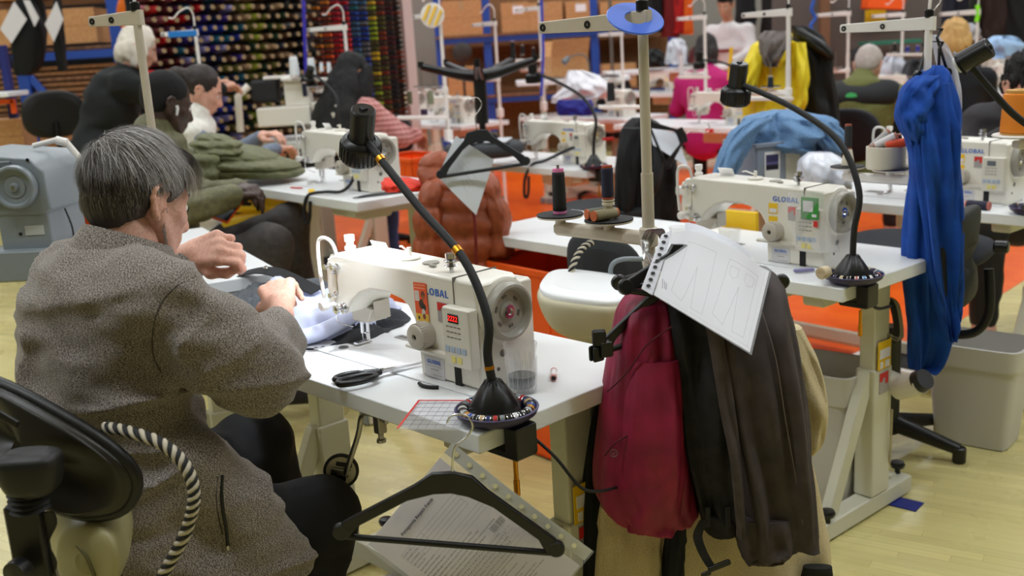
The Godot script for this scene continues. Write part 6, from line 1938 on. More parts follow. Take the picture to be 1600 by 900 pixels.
	var sp := [["dark red", Color(0.42, 0.03, 0.04), 1035, 1062, 58], ["bright red", Color(0.66, 0.06, 0.05), 1050, 1074, 52], ["orange", Color(0.86, 0.38, 0.06), 1066, 1082, 54], ["black", Color(0.03, 0.03, 0.035), 1012, 1034, 50], ["charcoal", Color(0.06, 0.06, 0.07), 1150, 1180, 40], ["brown-black", Color(0.07, 0.045, 0.04), 1190, 1240, 60], ["dark brown", Color(0.16, 0.08, 0.05), 1530, 1575, 60], ["grey-green", Color(0.11, 0.12, 0.10), 1495, 1530, 62], ["near-black", Color(0.04, 0.035, 0.04), 1570, 1625, 66], ["mustard yellow", Color(0.75, 0.56, 0.06), 1418, 1452, 48], ["navy", Color(0.04, 0.06, 0.13), 1476, 1512, 92]]
	for q in sp:
		var z: float = -11.9 + 1.0 * (q[2] - 1000) / 600.0
		if q[0] == "navy": z = -8.6
		solo("coat", drape([[-22, q[2] + 8, q[3] - 8, z, 0.06], [-10, q[2] + 1, q[3] - 1, z, 0.09], [q[4] * 0.6, q[2], q[3], z, 0.1], [q[4], q[2] - 1, q[3] + 1, z, 0.09]], 5.0, 0.02, 36, q[2]), mc(q[1], 0.85), q[0] + " coat hanging on the rail at the back", "coat", Transform3D.IDENTITY, rail)
	# partition board, orange bin, yellow notice on it
	var pb := thing("partition", "grey-brown partition board behind the white-haired man", "partition")
	part(pb, "board", MB.new().at(pz(1360, 45, -10.3)).box(V(0, -0.1, 0), V(1.9, 1.3, 0.04), 0.004), mc(Color(0.36, 0.33, 0.31), 0.9))
	part(pb, "post", MB.new().at(pz(1288, 60, -10.1)).box(V(0, -0.3, 0), V(0.09, 1.8, 0.07), 0.004), mc(Color(0.45, 0.32, 0.22), 0.8))
	solo("crate", MB.new().at(pz(1380, 2, -10.0), Basis(Vector3.BACK, -0.1)).box(Vector3.ZERO, V(0.34, 0.15, 0.22), 0.01), M.orange, "orange bin cut off by the picture's top above the partition", "bin")
	solo("notice", MB.new().at(pz(1368, 25, -10.2)).box(Vector3.ZERO, V(0.2, 0.12, 0.006)), M.yellow, "yellow notice fixed to the grey-brown partition", "notice")
	solo("cutting_mat", MB.new().at(pz(1390, 66, -10.0)).box(Vector3.ZERO, V(0.5, 0.03, 0.3), 0.004), mc(Color(0.13, 0.45, 0.36), 0.7), "green cutting mat under the partition", "mat")
	# the far partition left of it that closes the view
	solo("dark_curtain", MB.new().sheet(60, 8, 0.02, func(u, v): return V(3.5 + u * 6.0, 3.0 - v * 3.0, -12.4 + u * 0.8 + 0.05 * sin(u * 90.0))), mc(Color(0.16, 0.13, 0.12), 0.95), "dark brown curtain across the back of the hall", "curtain")

func rope(t: Node3D, pts: Array, r: float) -> void:   # three strands twisted: two dark, one pale
	var c := catmull(pts, 14)
	for s in 4:
		var p := []
		for k in c.size():
			var d: Vector3 = (c[mini(k + 1, c.size() - 1)] - c[maxi(k - 1, 0)]).normalized()
			var u := d.cross(Vector3(0.3, 0.9, 0.2)).normalized()
			var w := d.cross(u)
			var a := k * 0.62 + s * TAU / 4
			p.append(c[k] + (u * cos(a) + w * sin(a)) * r * 0.62)
		part(t, "rope_strand", MB.new().tube(p, r * 0.5, 7), M.black_soft if s % 2 == 0 else mc(Color(0.78, 0.74, 0.66), 0.8))

func front_chair() -> void:
	# the grey-haired man's chair, seen from behind
	var t := thing("office_chair", "olive-black swivel chair with bellows column and rope armrest, under the grey-haired man", "chair", Transform3D.IDENTITY, "black swivel chairs of the workshop")
	var shell := mk(Color(0.115, 0.105, 0.075), 0.42)
	var c := pz(48, 706, -1.60)
	var back := Basis(Vector3.UP, deg_to_rad(-14)) * Basis(Vector3.RIGHT, -0.12) * Basis(Vector3.BACK, -0.46)
	var ax := back.x
	var ay := back.y
	var az := back.z
	part(t, "backrest", MB.new().sweep([[c - az * 0.04, ax * 0.13, ay * 0.05], [c - az * 0.03, ax * 0.165, ay * 0.068], [c + az * 0.0, ax * 0.175, ay * 0.078], [c + az * 0.012, ax * 0.165, ay * 0.071], [c + az * 0.02, ax * 0.14, ay * 0.07], [c + az * 0.025, ax * 0.04, ay * 0.02]], 44, 2.4, func(tt, a): return az * (-0.035 * cos(a) * cos(a)), 4), shell)
	var rim := []
	for k in 44:
		var a := TAU * k / 44
		var cs := cos(a)
		var sn := sin(a)
		rim.append(c + ax * (0.174 * signf(cs) * pow(absf(cs), 0.8)) + ay * (0.077 * signf(sn) * pow(absf(sn), 0.8)) + az * (-0.012 - 0.03 * cs * cs))
	part(t, "rim", MB.new().tube(rim, 0.012, 8, true), mc(Color(0.05, 0.05, 0.055), 0.45))
	part(t, "handle_slot", MB.new().at(pz(4, 650, -1.53), back).box(Vector3.ZERO, V(0.06, 0.012, 0.006), 0.002), M.black)
	var m := pz(48, 735, -1.50)
	part(t, "mount", MB.new().sweep([[m + V(0, 0.032, 0.0), V(0.03, 0, 0), V(0, 0, 0.02)], [m + V(0, 0.02, 0.0), V(0.048, 0, 0), V(0, 0, 0.035)], [m + V(0, -0.02, 0), V(0.042, 0, 0), V(0, 0, 0.035)], [m + V(0, -0.035, 0), V(0.03, 0, 0), V(0, 0, 0.028)]], 26, 3.0), mc(Color(0.07, 0.065, 0.055), 0.5))
	var pr := [Vector2(0, 0.0)]
	for k in 7:
		pr.append(Vector2(0.031, -0.004 + 0.009 * k))
		pr.append(Vector2(0.026, 0.0005 + 0.009 * k))
	pr.append(Vector2(0, 0.06))
	part(t, "bellows", MB.new().at(pz(47, 790, -1.50)).lathe(pr, 24), M.rubber)
	part(t, "back_column", MB.new().at(pz(47, 850, -1.50)).box(V(0, 0, 0), V(0.056, 0.14, 0.028), 0.006), mc(Color(0.06, 0.055, 0.045), 0.45))
	part(t, "column_foot", MB.new().tube([pz(47, 905, -1.50), pz(60, 960, -1.55), pz(120, 990, -1.75), pz(200, 990, -1.9)], 0.022, 8), M.black)
	part(t, "adjusting_knob", MB.new().aim(pz(30, 893, -1.46), V(-0.3, 0, 1)).lathe([Vector2(0.0, -0.01), Vector2(0.02, -0.01), Vector2(0.022, 0.0), Vector2(0.02, 0.012), Vector2(0, 0.014)], 18), M.black)
	part(t, "strap", MB.new().sheet(3, 14, 0.004, func(u, v): return pz(72 + 6 * sin(v * 9.0), 800 + 95 * v, -1.5) + V((u - 0.5) * 0.022, 0, 0)), M.black)
	# cream seat shell, its rolled end towards us
	var cr := mk(Color(0.66, 0.63, 0.46), 0.4)
	var s0 := pz(138, 868, -1.60)
	part(t, "seat_shell", MB.new().sweep([[s0 + V(-0.045, 0.02, -0.18), V(0.07, 0, 0.02), V(0, 0.05, 0)], [s0 + V(-0.02, 0.01, -0.06), V(0.078, 0, 0.02), V(0, 0.062, 0)], [s0 + V(0.0, 0.0, 0.0), V(0.064, 0, 0.02), V(0.008, 0.066, 0)], [s0 + V(0.004, -0.002, 0.02), V(0.055, 0, 0.02), V(0.008, 0.057, 0)], [s0 + V(0.006, -0.002, 0.026), V(0.02, 0, 0.005), V(0.0, 0.02, 0)]], 32, 2.3, null, 5), cr)
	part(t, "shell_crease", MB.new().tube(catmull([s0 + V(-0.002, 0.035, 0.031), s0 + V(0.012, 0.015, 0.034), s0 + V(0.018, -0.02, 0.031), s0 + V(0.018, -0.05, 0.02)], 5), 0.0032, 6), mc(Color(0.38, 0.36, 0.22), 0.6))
	part(t, "seat", MB.new().sweep([[V(-0.76, 0.43, -1.86), V(0.16, 0, 0.12), V(0.12, 0, -0.16)], [V(-0.76, 0.445, -1.86), V(0.2, 0, 0.15), V(0.15, 0, -0.2)], [V(-0.76, 0.475, -1.86), V(0.2, 0, 0.15), V(0.15, 0, -0.2)], [V(-0.76, 0.485, -1.86), V(0.17, 0, 0.13), V(0.13, 0, -0.17)]], 32, 3.0), cr)
	rope(t, [pz(165, 668, -1.66), pz(200, 674, -1.62), pz(250, 692, -1.58), pz(285, 722, -1.56), pz(302, 760, -1.55), pz(300, 800, -1.55), pz(284, 845, -1.56), pz(262, 885, -1.57), pz(240, 925, -1.58)], 0.0095)
	for k in 5:
		var a := TAU * k / 5 + 0.5
		part(t, "leg", MB.new().tube([V(-0.76, 0.11, -1.86), V(-0.76 + cos(a) * 0.3, 0.06, -1.86 + sin(a) * 0.3)], [0.026, 0.018], 8).at(V(-0.76 + cos(a) * 0.3, 0, -1.86 + sin(a) * 0.3)).cyl(0.022, 0.0, 0.05, 10), M.black)
	part(t, "gas_column", MB.new().at(V(-0.76, 0, -1.86)).cyl(0.028, 0.1, 0.44, 14), M.black)

func b_chair() -> void:
	var t := thing("office_chair", "grey upholstered chair with a cream shell seat, behind the magenta jacket's hangers", "chair", Transform3D.IDENTITY, "black swivel chairs of the workshop")
	var c := pz(945, 420, -2.86)
	part(t, "backrest", MB.new().sweep([[c + V(0.0, 0.0, -0.03), V(0.06, -0.01, 0.03), V(0, 0.05, 0)], [c + V(0, 0, -0.02), V(0.095, -0.02, 0.05), V(0, 0.09, 0)], [c + V(0, 0, 0.015), V(0.1, -0.02, 0.05), V(0, 0.095, 0)], [c + V(0, 0, 0.03), V(0.06, -0.01, 0.03), V(0, 0.06, 0)]], 36, 2.8), M.chair_grey)
	part(t, "back_plate", MB.new().at(pz(912, 458, -2.84), Basis(Vector3.UP, -0.5)).box(Vector3.ZERO, V(0.05, 0.12, 0.01), 0.004), mc(Color(0.80, 0.76, 0.66), 0.5))
	part(t, "grab_loop", MB.new().tube(catmull([pz(1010, 405, -2.74), pz(975, 405, -2.74), pz(958, 412, -2.74), pz(954, 428, -2.74), pz(962, 446, -2.74)], 5), 0.0065, 8), M.greybox)
	rope(t, [pz(926, 378, -2.82), pz(910, 388, -2.78), pz(897, 410, -2.74), pz(890, 440, -2.72), pz(888, 470, -2.72)], 0.0088)
	var cr := mk(Color(0.80, 0.77, 0.66), 0.35)
	var s := pz(918, 470, -2.62)
	part(t, "seat_shell", MB.new().sweep([[s + V(0, 0.035, 0.0), V(0.08, -0.01, 0.02), V(-0.02, 0, 0.1)], [s + V(0, 0.03, 0.0), V(0.115, -0.015, 0.03), V(-0.03, 0, 0.15)], [s + V(0, 0.0, 0.0), V(0.118, -0.015, 0.03), V(-0.03, 0, 0.15)], [s + V(0.01, -0.06, -0.01), V(0.10, -0.01, 0.03), V(-0.03, 0, 0.13)], [s + V(0.015, -0.10, -0.02), V(0.06, -0.01, 0.02), V(-0.02, 0, 0.08)]], 40, 3.2, null, 5), cr)
	part(t, "seat_pad", MB.new().sweep([[s + V(0, 0.03, 0.0), V(0.112, -0.015, 0.03), V(-0.03, 0, 0.148)], [s + V(0, 0.045, 0), V(0.11, -0.015, 0.03), V(-0.03, 0, 0.145)], [s + V(0, 0.05, 0), V(0.08, -0.01, 0.02), V(-0.02, 0, 0.1)]], 40, 3.2), M.white)
	part(t, "gas_column", MB.new().at(Vector3(s.x, 0, s.z)).cyl(0.026, 0.08, s.y - 0.08, 12), M.black)
	for k in 5:
		var a := TAU * k / 5
		part(t, "leg", MB.new().at(Vector3(s.x, 0, s.z)).tube([V(0, 0.1, 0), V(cos(a) * 0.28, 0.05, sin(a) * 0.28)], [0.026, 0.018], 8), M.black)

func right_chair() -> void:
	var t := thing("office_chair", "dark grey-green swivel chair with curved arm and star base, beside the blue jacket", "chair", Transform3D.IDENTITY, "black swivel chairs of the workshop")
	var c := pz(1512, 400, -3.0)
	var az := V(0.75, 0, 0.55).normalized()
	var ax := V(0.55, 0, -0.75).normalized()
	var sh := mc(Color(0.13, 0.135, 0.125), 0.7)
	part(t, "backrest", MB.new().sweep([[c - az * 0.05, ax * 0.14, V(0, 0.1, 0)], [c - az * 0.04, ax * 0.19, V(0, 0.13, 0)], [c, ax * 0.205, V(0, 0.145, 0)], [c + az * 0.018, ax * 0.18, V(0, 0.125, 0)], [c + az * 0.026, ax * 0.05, V(0, 0.04, 0)]], 40, 2.8, func(tt, a): return az * (-0.03 * cos(a) * cos(a)), 4), sh)
	part(t, "seat", MB.new().sweep([[pz(1425, 405, -3.25), V(0.13, 0, 0.1), V(0.1, 0, -0.13)], [pz(1425, 397, -3.25), V(0.18, 0, 0.14), V(0.14, 0, -0.18)], [pz(1425, 380, -3.25), V(0.18, 0, 0.14), V(0.14, 0, -0.18)], [pz(1425, 374, -3.25), V(0.14, 0, 0.1), V(0.1, 0, -0.14)]], 36, 3.0), mc(Color(0.085, 0.095, 0.13), 0.9))
	part(t, "arm", MB.new().tube(catmull([pz(1545, 420, -2.95), pz(1547, 460, -2.94), pz(1543, 495, -2.94), pz(1525, 518, -2.95), pz(1495, 523, -2.98), pz(1460, 520, -3.05)], 6), 0.014, 10), M.rubber)
	part(t, "back_knob", MB.new().aim(pz(1553, 385, -2.92), az).cyl(0.018, 0, 0.04, 12, 0.004), M.black)
	var b := pz(1390, 640, -3.35)
	b.y = 0
	part(t, "gas_column", MB.new().at(b).cyl(0.032, 0.07, 0.45, 14), M.black)
	for q in [pz(1500, 683, -3.22), pz(1470, 633, -3.5), V(b.x - 0.25, 0.03, b.z + 0.18), V(b.x - 0.28, 0.03, b.z - 0.15), V(b.x + 0.05, 0.03, b.z - 0.3)]:
		var f: Vector3 = q
		f.y = 0.035
		part(t, "leg", MB.new().tube([b + V(0, 0.11, 0), f + V(0, 0.01, 0)], [0.032, 0.02], 9).at(V(f.x, 0, f.z)).cyl(0.022, 0.0, 0.055, 12, 0.004), M.black)

func bin_(at: Vector3, yaw: float, w: float, dd: float, h: float, label: String) -> void:
	var t := thing("waste_bin", label, "bin", fr(at, yaw), "grey-beige plastic bins under the tables")
	var m := mc(Color(0.80, 0.79, 0.77), 0.45)
	var b := MB.new()
	var rows := [[V(0, 0.004, 0), V(w * 0.39, 0, 0), V(0, 0, dd * 0.39)], [V(0, h * 0.8, 0), V(w * 0.475, 0, 0), V(0, 0, dd * 0.475)]]
	b.sweep(rows, 40, 7.0, null, 1, false)
	b.sweep([[V(0, 0.012, 0), V(w * 0.375, 0, 0), V(0, 0, dd * 0.375)], [V(0, h * 0.8, 0), V(w * 0.462, 0, 0), V(0, 0, dd * 0.462)]], 40, 7.0, null, 1, false)
	b.box(V(0, 0.008, 0), V(w * 0.74, 0.008, dd * 0.74))
	part(t, "body", b, m)
	b = MB.new()
	b.sweep([[V(0, h * 0.8, 0), V(w * 0.5, 0, 0), V(0, 0, dd * 0.5)], [V(0, h, 0), V(w * 0.515, 0, 0), V(0, 0, dd * 0.515)]], 40, 7.0, null, 1, false)
	b.sweep([[V(0, h * 0.8, 0), V(w * 0.462, 0, 0), V(0, 0, dd * 0.462)], [V(0, h, 0), V(w * 0.49, 0, 0), V(0, 0, dd * 0.49)]], 40, 7.0, null, 1, false)
	b.sweep([[V(0, h * 0.8, 0), V(w * 0.5, 0, 0), V(0, 0, dd * 0.5)], [V(0, h * 0.801, 0), V(w * 0.462, 0, 0), V(0, 0, dd * 0.462)]], 40, 7.0, null, 1, false)
	b.sweep([[V(0, h, 0), V(w * 0.515, 0, 0), V(0, 0, dd * 0.515)], [V(0, h * 1.004, 0), V(w * 0.488, 0, 0), V(0, 0, dd * 0.488)]], 40, 7.0, null, 1, false)
	part(t, "rim", b, m)

func crate(at: Vector3, yaw: float, s: Vector3, label: String) -> void:
	var t := thing("crate", label, "crate", fr(at, yaw), "orange plastic crates under the tables")
	var w := 0.008
	part(t, "bottom", MB.new().box(V(0, w / 2, 0), V(s.x, w, s.z)), M.orange)
	for q in [-1, 1]:
		part(t, "side", MB.new().box(V(0, s.y / 2, q * (s.z / 2 - w / 2)), V(s.x, s.y, w), 0.002).box(V(-s.x * 0.3, s.y / 2, q * s.z / 2), V(0.014, s.y, 0.01), 0.002).box(V(s.x * 0.3, s.y / 2, q * s.z / 2), V(0.014, s.y, 0.01), 0.002).box(V(0, s.y - 0.012, q * s.z / 2), V(s.x + 0.012, 0.024, 0.016), 0.003), M.orange)
		part(t, "end", MB.new().box(V(q * (s.x / 2 - w / 2), s.y / 2, 0), V(w, s.y, s.z), 0.002).box(V(q * s.x / 2, s.y - 0.012, 0), V(0.016, 0.024, s.z + 0.012), 0.003), M.orange)
		part(t, "handle_opening", MB.new().box(V(0, s.y * 0.78, q * (s.z / 2 + 0.0005)), V(0.11, 0.03, 0.002)), M.black_soft)

func puff(rows: Array, n: float, h: float, amp := 0.02, sd := 1) -> MB:   # padded cloth: baffles across the length
	var rr := []
	for q in rows:
		var a := pz(q[1], q[0], q[3])
		var b := pz(q[2], q[0], q[3])
		rr.append([(a + b) / 2, (b - a) / 2, V(0, 0, -q[4])])
	var nz := FastNoiseLite.new()
	nz.seed = sd
	nz.frequency = 1.0
	return MB.new().sweep(rr, 56, 2.4, func(t, a):
		var k := absf(sin(t * PI * n + 0.15 * nz.get_noise_2d(cos(a), sin(a) + 4.0)))
		var w: float = (pow(k, 0.6) - 0.6) * h + amp * nz.get_noise_3d(cos(a) * 1.8, t * 4.0, sin(a) * 1.8)
		return V(cos(a), 0.3 * nz.get_noise_2d(a, t * 6.0), -sin(a)) * w, 9)

func mid_clothes() -> void:
	# blue jacket and its clear bag on the stand at the right
	var blu := cloth(Color(0.01, 0.25, 0.60), Color(0.02, 0.30, 0.68), 3.0, 0.02, 0.85)
	var j := thing("jacket", "bright blue jacket hung long and thin from the off-white stand", "jacket")
	part(j, "jacket_body", drape([[102, 1452, 1472, -2.98, 0.02], [116, 1436, 1484, -2.97, 0.045], [150, 1416, 1493, -2.95, 0.06], [200, 1414, 1500, -2.94, 0.065], [260, 1424, 1503, -2.93, 0.065], [330, 1420, 1505, -2.93, 0.07], [420, 1418, 1504, -2.93, 0.065], [480, 1420, 1496, -2.93, 0.055], [520, 1422, 1487, -2.93, 0.05], [566, 1424, 1472, -2.93, 0.04], [576, 1426, 1450, -2.93, 0.025]], 4.0, 0.024, 64, 44, 2.2, 6), blu)
	part(j, "sleeve", drape([[118, 1432, 1470, -2.90, 0.02], [138, 1412, 1462, -2.88, 0.035], [170, 1404, 1452, -2.87, 0.04], [200, 1408, 1446, -2.87, 0.035], [226, 1424, 1440, -2.88, 0.02]], 3.0, 0.012, 44, 45), blu)
	part(j, "front_panel", drape([[130, 1440, 1486, -2.88, 0.015], [200, 1432, 1496, -2.86, 0.02], [300, 1440, 1503, -2.855, 0.02], [420, 1452, 1504, -2.855, 0.02], [490, 1470, 1500, -2.86, 0.018], [532, 1480, 1490, -2.865, 0.012]], 5.0, 0.02, 56, 46), blu)
	var bagm := mk(Color(0.88, 0.88, 0.92, 0.55), 0.4)
	bagm.transparency = BaseMaterial3D.TRANSPARENCY_ALPHA
	solo("garment_bag", drape([[54, 1458, 1464, -3.06, 0.01], [70, 1460, 1474, -3.05, 0.02], [95, 1466, 1490, -3.04, 0.025], [130, 1478, 1497, -3.03, 0.025], [190, 1486, 1500, -3.03, 0.02], [235, 1494, 1502, -3.03, 0.012]], 4.0, 0.008, 36, 47), bagm, "clear plastic garment bag pulled up behind the blue jacket", "bag")
	hanger_between("dark hanger inside the blue jacket's neck", pz(1430, 118, -2.96), pz(1484, 112, -3.0))
	# rust puffer, its hanger and paper
	var rust := cloth(Color(0.56, 0.26, 0.13), Color(0.65, 0.32, 0.17), 4.0, 0.03, 0.5)
	var p := thing("puffer_jacket", "rust-coloured puffer jacket hung beside the white table, a paper pinned over it", "jacket")
	part(p, "jacket_body", puff([[262, 690, 722, -3.75, 0.04], [280, 672, 745, -3.72, 0.075], [320, 656, 770, -3.70, 0.09], [370, 650, 774, -3.70, 0.095], [425, 648, 772, -3.70, 0.095], [470, 650, 770, -3.70, 0.09]], 7.0, 0.026, 0.002, 3), rust)
	part(p, "hood", puff([[236, 682, 696, -3.76, 0.012], [244, 664, 700, -3.75, 0.03], [260, 652, 704, -3.74, 0.045], [278, 656, 700, -3.72, 0.04], [298, 664, 692, -3.70, 0.02]], 2.0, 0.012, 0.004, 5), rust)
	part(p, "sleeve", puff([[268, 738, 768, -3.73, 0.04], [300, 746, 784, -3.70, 0.055], [350, 758, 798, -3.69, 0.055], [395, 762, 800, -3.69, 0.05], [404, 768, 794, -3.69, 0.03]], 3.5, 0.02, 0.008, 6), rust)
	part(p, "sleeve", puff([[282, 664, 690, -3.66, 0.035], [320, 652, 690, -3.63, 0.05], [370, 648, 688, -3.62, 0.05], [420, 648, 684, -3.62, 0.045], [446, 652, 678, -3.62, 0.03]], 4.0, 0.018, 0.008, 7), rust)
	part(p, "zip", MB.new().tube(catmull([pz(736, 300, -3.585), pz(742, 350, -3.575), pz(744, 400, -3.575), pz(745, 440, -3.575)], 5), 0.006, 6), mc(Color(0.45, 0.08, 0.06), 0.6))
	hanger_between("dark grey hanger lying against the paper over the rust puffer", pz(684, 272, -3.52), pz(826, 250, -3.5), 0.0, "", mc(Color(0.10, 0.11, 0.13), 0.5))
	var pc := [pz(712, 212, -3.55), pz(772, 250, -3.55), pz(744, 336, -3.54), pz(684, 276, -3.55)]
	var im := pic(200, 260, Color(0.90, 0.92, 0.95))
	for k in 9:
		line(im, Vector2(30 + k * 6, 90 + (k * 37) % 60), Vector2(150 - k * 5, 120 + (k * 29) % 90), Color(0.66, 0.67, 0.72))
	solo("paper_form", MB.new().sheet(6, 6, 0.001, func(u, v): return (pc[0] as Vector3).lerp(pc[1], u).lerp((pc[3] as Vector3).lerp(pc[2], u), v) + V(0, 0, 0.01 * sin(u * PI))), printed(im, 0.5), "white paper with faint pencil lines pinned over the rust puffer", "paper")
	# black jacket and a grey sheet behind the beige pole
	var bk := cloth(Color(0.028, 0.034, 0.04), Color(0.05, 0.06, 0.065), 4.0, 0.03, 0.8)
	var b := thing("jacket", "black jacket hung over a chair behind the beige pole, a pale sheet beside it", "jacket")
	part(b, "jacket_body", drape([[184, 988, 1016, -4.95, 0.03], [198, 976, 1036, -4.93, 0.07], [225, 968, 1050, -4.91, 0.09], [280, 962, 1058, -4.90, 0.1], [345, 962, 1062, -4.90, 0.1]], 5.0, 0.016, 56, 15), bk)
	part(b, "sleeve", drape([[200, 972, 1000, -4.80, 0.03], [250, 962, 996, -4.77, 0.045], [310, 962, 992, -4.76, 0.04], [332, 966, 988, -4.76, 0.03]], 3.0, 0.01, 40, 16), bk)
	var gs := [pz(1014, 196, -4.8), pz(1056, 208, -4.77), pz(1076, 262, -4.72), pz(1020, 226, -4.72)]
	part(b, "pale_sheet", MB.new().sheet(6, 6, 0.001, func(u, v): return (gs[0] as Vector3).lerp(gs[1], u).lerp((gs[3] as Vector3).lerp(gs[2], u), v)), mc(Color(0.82, 0.83, 0.86), 0.5))
	hanger_between("dark hanger bent over the pale sheet on the black jacket", pz(1016, 190, -4.72), pz(1046, 262, -4.70))
	# crate of denim, clear bag
	var cx := thing("storage_box", "grey plastic storage box with a mountain sticker, heaped with denim", "box", fr(pz(1220, 288, -4.05), 16))
	var gm := mc(Color(0.55, 0.59, 0.66), 0.35)
	for q in [-1, 1]:
		part(cx, "side", MB.new().box(V(0, 0.09, q * 0.13), V(0.36, 0.18, 0.008), 0.002), gm)
		part(cx, "end", MB.new().box(V(q * 0.18, 0.09, 0), V(0.008, 0.18, 0.26), 0.002), gm)
	part(cx, "bottom", MB.new().box(V(0, 0.005, 0), V(0.36, 0.01, 0.26)), gm)
	part(cx, "rim", MB.new().box(V(0, 0.176, 0.136), V(0.39, 0.016, 0.02), 0.003).box(V(0.186, 0.176, 0), V(0.02, 0.016, 0.28), 0.003), gm)
	var si := pic(64, 96, Color(0.93, 0.93, 0.93))
	si.fill_rect(Rect2i(6, 10, 52, 50), Color(0.20, 0.20, 0.38))
	si.fill_rect(Rect2i(6, 40, 52, 20), Color(0.08, 0.08, 0.16))
	for k in 52:
		si.fill_rect(Rect2i(6 + k, 38 - int(6 * absf(sin(k * 0.35))), 1, 8), Color(0.42, 0.40, 0.62))
	var sb := MB.new()
	sb.face(V(-0.150, 0.15, 0.1362), V(-0.085, 0.15, 0.1362), V(-0.085, 0.04, 0.1362), V(-0.150, 0.04, 0.1362), Vector3.BACK)
	part(cx, "sticker", sb, printed(si, 0.4), "white sticker with a dusk landscape")
	part(cx, "shipping_label", MB.new().box(V(-0.03, 0.09, 0.1355), V(0.06, 0.12, 0.002)), mc(Color(0.80, 0.79, 0.75), 0.5))
	var den := cloth(Color(0.35, 0.49, 0.65), Color(0.48, 0.62, 0.78), 7.0, 0.08, 0.9)
	var dj := thing("denim_jacket", "blue denim jackets heaped over the grey storage box", "jacket")
	part(dj, "heap", drape([[172, 1205, 1245, -4.05, 0.04], [184, 1172, 1292, -4.03, 0.1], [205, 1160, 1312, -4.02, 0.14], [225, 1156, 1316, -4.02, 0.14], [234, 1160, 1310, -4.02, 0.12]], 7.0, 0.036, 72, 51), den)
	part(dj, "sleeve", drape([[185, 1170, 1210, -3.86, 0.03], [205, 1146, 1186, -3.84, 0.045], [235, 1128, 1168, -3.83, 0.045], [265, 1116, 1152, -3.83, 0.04], [280, 1112, 1146, -3.83, 0.03]], 3.0, 0.014, 44, 52), den)
	part(dj, "sleeve", drape([[190, 1250, 1300, -3.90, 0.03], [212, 1270, 1316, -3.89, 0.04], [238, 1290, 1322, -3.89, 0.03]], 3.0, 0.012, 40, 53), den)
	solo("plastic_bag", drape([[238, 1266, 1300, -3.72, 0.03], [252, 1252, 1318, -3.7, 0.09], [275, 1250, 1326, -3.69, 0.1], [292, 1258, 1322, -3.69, 0.09]], 6.0, 0.014, 48, 55), mc(Color(0.86, 0.87, 0.91), 0.3), "white plastic bag slumped beside the grey storage box", "bag")
	# yellow jacket, scarf, black coat
	var yel := cloth(Color(0.90, 0.80, 0.08), Color(0.95, 0.86, 0.14), 3.0, 0.02, 0.6)
	var y := thing("jacket", "bright yellow jacket hung on a stand with a grey scarf at its neck", "jacket")
	part(y, "jacket_body", drape([[62, 1188, 1235, -5.6, 0.06], [74, 1176, 1250, -5.58, 0.1], [110, 1170, 1258, -5.56, 0.13], [160, 1166, 1256, -5.55, 0.14], [195, 1164, 1254, -5.55, 0.14]], 5.0, 0.026, 60, 61), yel)
	part(y, "sleeve", drape([[70, 1176, 1200, -5.48, 0.05], [100, 1164, 1190, -5.44, 0.065], [140, 1150, 1180, -5.43, 0.065], [162, 1144, 1174, -5.43, 0.055]], 3.0, 0.016, 40, 62), yel)
	part(y, "sleeve", drape([[66, 1234, 1258, -5.48, 0.05], [110, 1236, 1262, -5.44, 0.065], [160, 1232, 1258, -5.43, 0.065], [182, 1230, 1252, -5.43, 0.05]], 3.0, 0.016, 40, 63), yel)
	part(y, "collar", drape([[52, 1192, 1238, -5.5, 0.05], [80, 1184, 1232, -5.42, 0.05], [105, 1194, 1220, -5.40, 0.03]], 4.0, 0.018, 40, 64), yel)
	solo("scarf", drape([[48, 1195, 1236, -5.40, 0.05], [64, 1188, 1232, -5.37, 0.06], [85, 1190, 1222, -5.36, 0.05], [104, 1198, 1212, -5.36, 0.025]], 5.0, 0.022, 44, 65), cloth(Color(0.40, 0.37, 0.36), Color(0.52, 0.49, 0.47), 8.0, 0.1, 0.95), "grey-beige scarf wound at the yellow jacket's neck", "scarf")
	var bc := thing("coat", "long black coat hung next to the yellow jacket", "coat")
	part(bc, "coat_body", drape([[40, 1238, 1258, -5.72, 0.04], [60, 1240, 1285, -5.7, 0.1], [100, 1246, 1296, -5.68, 0.13], [160, 1246, 1304, -5.68, 0.14], [212, 1244, 1310, -5.68, 0.14]], 5.0, 0.022, 52, 71), mc(Color(0.055, 0.055, 0.06), 0.85))
	part(bc, "shoulder_flap", drape([[44, 1236, 1252, -5.6, 0.03], [62, 1248, 1282, -5.58, 0.05], [80, 1270, 1300, -5.57, 0.05], [92, 1288, 1304, -5.57, 0.03]], 3.0, 0.01, 36, 72), mc(Color(0.04, 0.04, 0.045), 0.5))
	# olive padded coat lying on the white table by the man with the phone
	var olv := cloth(Color(0.34, 0.35, 0.22), Color(0.43, 0.43, 0.28), 5.0, 0.03, 0.6)
	var oc := thing("padded_coat", "olive padded coat spread over the end of the white table", "coat")
	part(oc, "coat_body", puff([[216, 318, 350, -4.72, 0.05], [226, 298, 380, -4.68, 0.12], [246, 296, 440, -4.64, 0.16], [262, 300, 468, -4.62, 0.17], [276, 310, 466, -4.62, 0.14]], 4.0, 0.03, 0.02, 8), olv)
	part(oc, "collar", puff([[208, 318, 336, -4.6, 0.03], [222, 300, 372, -4.56, 0.05], [240, 312, 376, -4.53, 0.05], [250, 340, 372, -4.52, 0.03]], 4.0, 0.022, 0.015, 9), olv)
	part(oc, "hanging_front", puff([[240, 292, 342, -4.5, 0.04], [275, 296, 342, -4.46, 0.05], [310, 300, 340, -4.45, 0.05], [338, 304, 336, -4.45, 0.04]], 5.0, 0.02, 0.012, 10), olv)
